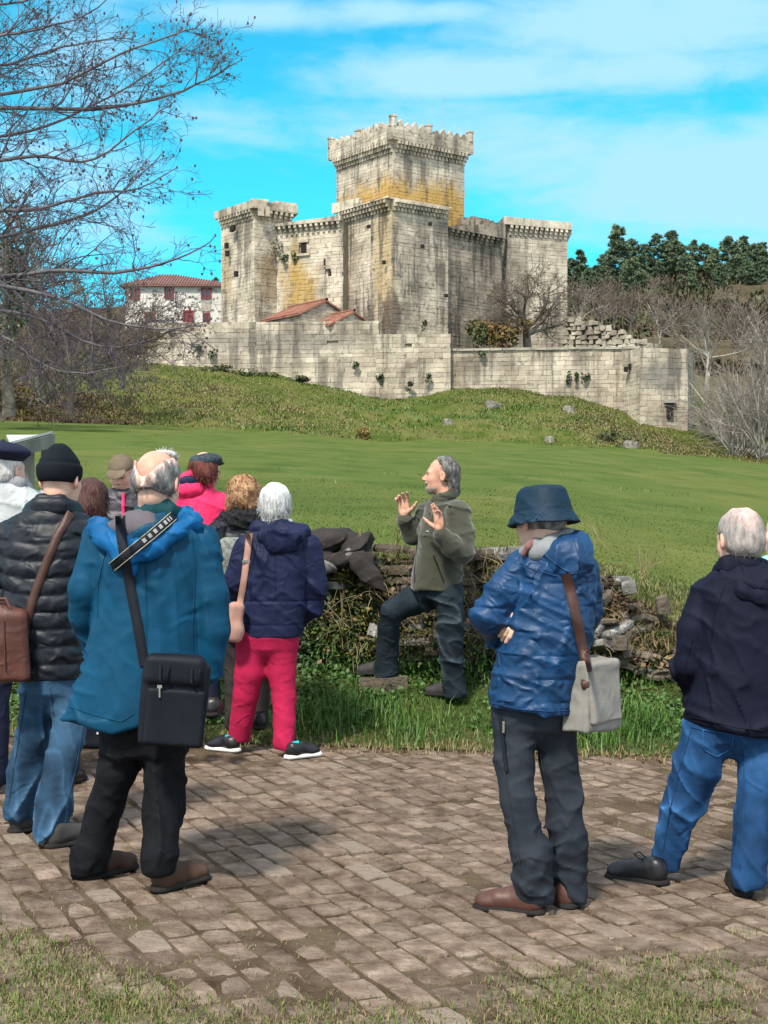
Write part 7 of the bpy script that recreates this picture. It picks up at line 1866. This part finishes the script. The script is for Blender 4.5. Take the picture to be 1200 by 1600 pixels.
# ---------------------------------------------------------------- K: man in navy at the right
def man_navy():
    s = Person('grey haired man in a dark navy jacket, bright blue jeans and black shoes', 1120, 5.93, (1156, 845), 14, 8, hs=1.06)
    hd = s.head(neck=[(s.H((0, -.02, -.05)), .062), (s.L(1160, 890, .02), .07)])
    torso = s.rows([(886, 1122, 1196, .10), (898, 1104, 1214, .13), (925, 1088, 1232, .15), (980, 1083, 1234, .165), (1050, 1078, 1236, .175), (1110, 1074, 1234, .175), (1165, 1072, 1232, .17)])
    sl = s.ch([(1108, 930, 60, .02), (1086, 985, 56, .0), (1078, 1038, 50, .0), (1092, 1078, 44, .10)]); sr = s.ch([(1218, 930, 60, .02), (1236, 1000, 54, .0), (1236, 1060, 46, .08)])
    jk = U([loft(torso, 2.3), chain(sl, .02), chain(sr, .02)], .006); jk = disp(jk, folds(.012, 24, (.5, .2, 1), 1.6, 5, 121, lambda p: .4+np.clip((-.02-p[:, 0])/.06, 0, 1))); jk = inter(jk, lambda p: s.L(0, 1133)[2]-.13*(p[:, 0]+.02)-p[:, 2], .008); jk = inter(jk, lambda p: p[:, 2]-s.L(0, 884)[2], .01)
    hips = s.rows([(1095, 1080, 1226, .14), (1130, 1076, 1226, .15), (1155, 1082, 1218, .12)])
    ll = s.ch([(1108, 1145, 74, 0), (1088, 1195, 74, .02), (1068, 1250, 62, .04), (1052, 1300, 52, .08), (1040, 1345, 50, .1)]); lr = s.ch([(1190, 1145, 74, 0), (1190, 1210, 70, -.04), (1180, 1280, 58, -.08), (1172, 1340, 52, -.13), (1170, 1375, 50, -.14)])
    def thin(q, C):
        k = np.clip((q[:, 2]-.0)*25, 0, 1)[:, None]*np.clip((.06-q[:, 1])*20, 0, 1)[:, None]; C[:] = C*(1-k)+np.array([.82, .68, .68])*k
    s.build_body(hd, hid(ll, lr, sl, sr, [(s.L(1150, 1140), .2), (s.L(1158, 1000), .2), (s.L(1160, 890), .12)]), .006, thin)
    tr = U([loft(hips), s.leg(ll), s.leg(lr), s.crotch(ll, lr)], .04); tr = disp(tr, folds(.008, 30, (.8, .2, .8), 2.4, 6, 122, lambda p: .45+np.clip((.3-p[:, 2])/.12, 0, 1))); s.part('jeans', tr, .0085, 'bright_jeans')
    # back pocket: a slightly raised patch with its seam
    pk = [(1098, 1140), (1146, 1148), (1142, 1170), (1120, 1183), (1100, 1172), (1098, 1140)]
    tb = TB(); tb.tube(np.array([s.ray(px, py, s.al('trousers', 'jeans'))+[0, -.001, 0] for px, py in np.array([(np.interp(t, range(6), [a[0] for a in pk]), np.interp(t, range(6), [a[1] for a in pk])) for t in np.linspace(0, 5, 30)])]), .003, 4); q_ = tb.build('pocket_seam', MATS['bright_jeans'], s.o); set_col(q_.data, np.full((len(q_.data.vertices), 3), 1.5))
    s.part('jacket', jk, .0075, 'deep_navy')
    for q in ([(1132, 915), (1116, 960), (1110, 1010), (1112, 1060)], [(1079, 1120), (1110, 1127), (1150, 1137), (1195, 1142)], [(1082, 1000), (1070, 1045)]): s.seam(q, 'deep_navy', 'jacket')
    for q in ([(1080, 1140), (1062, 1200), (1048, 1260), (1036, 1330)], [(1080, 1136), (1120, 1146), (1150, 1160)], [(1160, 1170), (1164, 1230), (1160, 1300), (1156, 1360)]): s.seam(q, 'bright_jeans', 'jeans')
    col = chain(s.ch([(1128, 892, 32, .03), (1140, 884, 34, -.06), (1168, 882, 34, -.075), (1190, 888, 34, .02)]), .02, np.array([1, 1.25, 1])); s.part('collar', disp(col, folds(.006, 50, (.2, 0, 1), 1, 6, 123)), .0075, 'deep_navy')
    hood = U([chain(s.ch([(1132, 900, 24, -.08), (1162, 925, 26, -.14), (1190, 934, 26, -.15), (1212, 920, 26, -.13), (1216, 900, 24, -.07)]), .02, np.array([1, 1.6, 1])), ell(s.L(1180, 908, -.10), (.11, .05, .055))], .03); s.part('hood', disp(hood, folds(.007, 30, (.8, 0, .6), 1.4, 6, 124)), .008, 'deep_navy')
    tb = TB(); tb.tube(np.array([s.L(1079, 1085, .02), s.L(1077, 1100, .02), s.L(1076, 1112, .03)]), .006, 5); tb.build('pocket_cord', MATS['white_cotton'], s.o)
    def cutk(p):
        v = hl_(s, p); return np.maximum.reduce([v[:, 1]-.05-.3*np.clip(v[:, 2]-.05, 0, .1), -.075-v[:, 2], np.where((v[:, 2] < .03), v[:, 1]+.0, -1)])
    hr = inter(disp(U([cranium(s, .006), ell(s.H((0, -.045, -.02)), np.array((.074, .078, .065))*s.hs, s.R)], .03), lambda p: .003*nz(p*[1, 1, .5], 80, 4, 2)), cutk, .004); ho = hair_part(s, hr, .0055, 'thin_hair', dict(n=300, L=.022, r=.0016, gen=0, m=0, curl=.2, down=.9, away=.2))
    v = (np.array([w.co[:] for w in ho.data.vertices])-s.Hc) @ s.R/s.hs
    t = np.clip(1.25-np.sqrt((v[:, 0]/.07)**2+((v[:, 2]-.12)/.095)**2)+.22*nz(v*[1, 1, .4], 60, 4, 2), 0, 1)[:, None]
    set_col(ho.data, (1-t)*np.array([1., .97, .96])+t*np.array([1.95, 1.45, 1.38]))
    s.shoes([(1043, 1386, 62), (1163, 1405, -6)], 'shoe_black', 'sole_dark', .10, .27)
    tb = TB(); c = s.L(1002, 1340, .05); tb.tube(np.array([c+[.02, 0, 0], c+[-.01, 0, .025], c+[-.03, 0, .015], c+[-.01, 0, -.005], c+[.025, 0, -.01]]), .003, 5); tb.build('lace', MATS['black_web'], s.o)
man_navy()

# ---------------------------------------------------------------- L: bald man cut by the right edge
def man_edge():
    s = Person('bald man in a pale blue shirt just showing at the right edge', 1225, 7.4, (1222, 840), 10, 4, hs=1.05)
    hd = s.head(neck=[(s.H((0, -.02, -.05)), .06), (s.L(1222, 878, .02), .068)])
    torso = s.rows([(868, 1196, 1252, .10), (884, 1174, 1272, .13), (930, 1166, 1282, .15), (1080, 1170, 1278, .15), (1110, 1170, 1278, .15)])
    sl = s.ch([(1178, 905, 46, 0), (1168, 980, 42, .02), (1180, 1040, 34, .1)]); sr = s.ch([(1270, 905, 46, 0), (1280, 980, 42, .02), (1268, 1040, 34, .1)])
    ll = s.ch([(1200, 1090, 52, 0), (1200, 1180, 42, 0), (1200, 1255, 38, 0)]); lr = s.ch([(1248, 1090, 52, 0), (1250, 1180, 42, 0), (1252, 1255, 38, 0)])
    s.build_body(hd, hid(ll, lr, sl, sr, [(s.L(1222, 1090), .2), (s.L(1222, 950), .2), (s.L(1222, 878), .12)]), .008)
    s.part('shirt', disp(U([loft(torso), chain(sl), chain(sr)], .025), folds(.008, 24, (.5, .2, 1), 1.5, 5, 131)), .011, 'sky_shirt'); s.part('trousers', U([loft(s.rows([(1085, 1176, 1272, .13), (1120, 1176, 1272, .13)])), chain(ll), chain(lr)], .03), .012, 'slate_cloth')
    s.shoes([(1200, 1270, 0), (1252, 1270, 0)], 'shoe_black', 'sole_dark', .1, .28)
man_edge()

# ---------------------------------------------------------------- black bag on the ground, coat on the wall
class Stub: pass
def loose():
    D = 8.95; x = X(150, D); z = float(zground(x, D)); b = np.array([x, D, z])
    o = empty('black_holdall', b, 'black bag standing on the path behind the man in the raincoat', 'bag')
    V, Q = nets(disp(U([rbox((0, 0, .085), (.16, .09, .085), None, .04), rbox((0, 0, .15), (.13, .06, .03), None, .02)], .03), lambda p: .008*nz(p, 12, 3, 2)), .009); link('body', mesh_data('body', V, Q, MATS['black_nylon'], True), o)
    tb = TB()
    for sx in (-1, 1): tb.tube(np.array([[-.08, sx*.05, .16], [-.06, sx*.05, .23], [.06, sx*.05, .23], [.08, sx*.05, .16]]), .008, 6)
    tb.build('handle', MATS['black_web'], o)
    mb = MB(); mb.box((.03, -.098, .12), (.012, .01, .045)); mb.build('tag', MATS['white_cotton'], o)
    # dark coat thrown over the wall
    D = 10.62; b = P(540, 870, D); L = lambda px, py, dy=0: P(px, py, D+dy)-b
    o = empty('draped_coat', b, 'dark grey brown coat heaped on the wall with one sleeve hanging down', 'coat')
    sc = F/D
    heap = U([ell(L(505, 848, .12), (.16, .18, .11)), ell(L(530, 842, .1), (.16, .17, .085)), ell(L(556, 850, .06), (.11, .15, .075)), ell(L(500, 880, -.02), (.14, .08, .075)), ell(L(528, 876, -.06), (.11, .07, .055)), cap(L(488, 855, .1), L(480, 895, .0), .09, .06), cap(L(565, 858, .02), L(578, 890, -.06), .05, .045)], .04)
    heap = disp(heap, cr(.06, 8, (1, 1, 1), 141, sharp=2), .05); heap = disp(heap, cr(.03, 17, (1, 1, 1), 142, sharp=2), .04)
    V, Q = nets(heap, .009); link('body', mesh_data('body', V, Q, MATS['coat_brown'], True), o)
    slv = chain([(L(548, 858, -.04), .075), (L(564, 880, -.12), .080), (L(580, 902, -.15), .075), (L(592, 921, -.16), .056)], .03, np.array([1, 1.7, 1])); slv = disp(slv, cr(.022, 13, (1, 1, .7), 143), .03); slv = inter(slv, lambda p: L(0, 918)[2]-.45*(p[:, 0]-L(590, 0)[0])-p[:, 2], .006)
    V, Q = nets(slv, .008); link('sleeve', mesh_data('sleeve', V, Q, MATS['coat_brown'], True), o)
    lin = disp(U([ell(L(512, 886, -.10), (.075, .045, .05)), ell(L(543, 868, -.09), (.05, .04, .05))], .03), folds(.016, 34, (1, 0, .6), 1.8, 6, 144), .03); fabric('grey_shell', (.12, .115, .115), .5, .4, 30, .4); V, Q = nets(lin, .008); link('lining', mesh_data('lining', V, Q, MATS['grey_shell'], True), o)
loose()
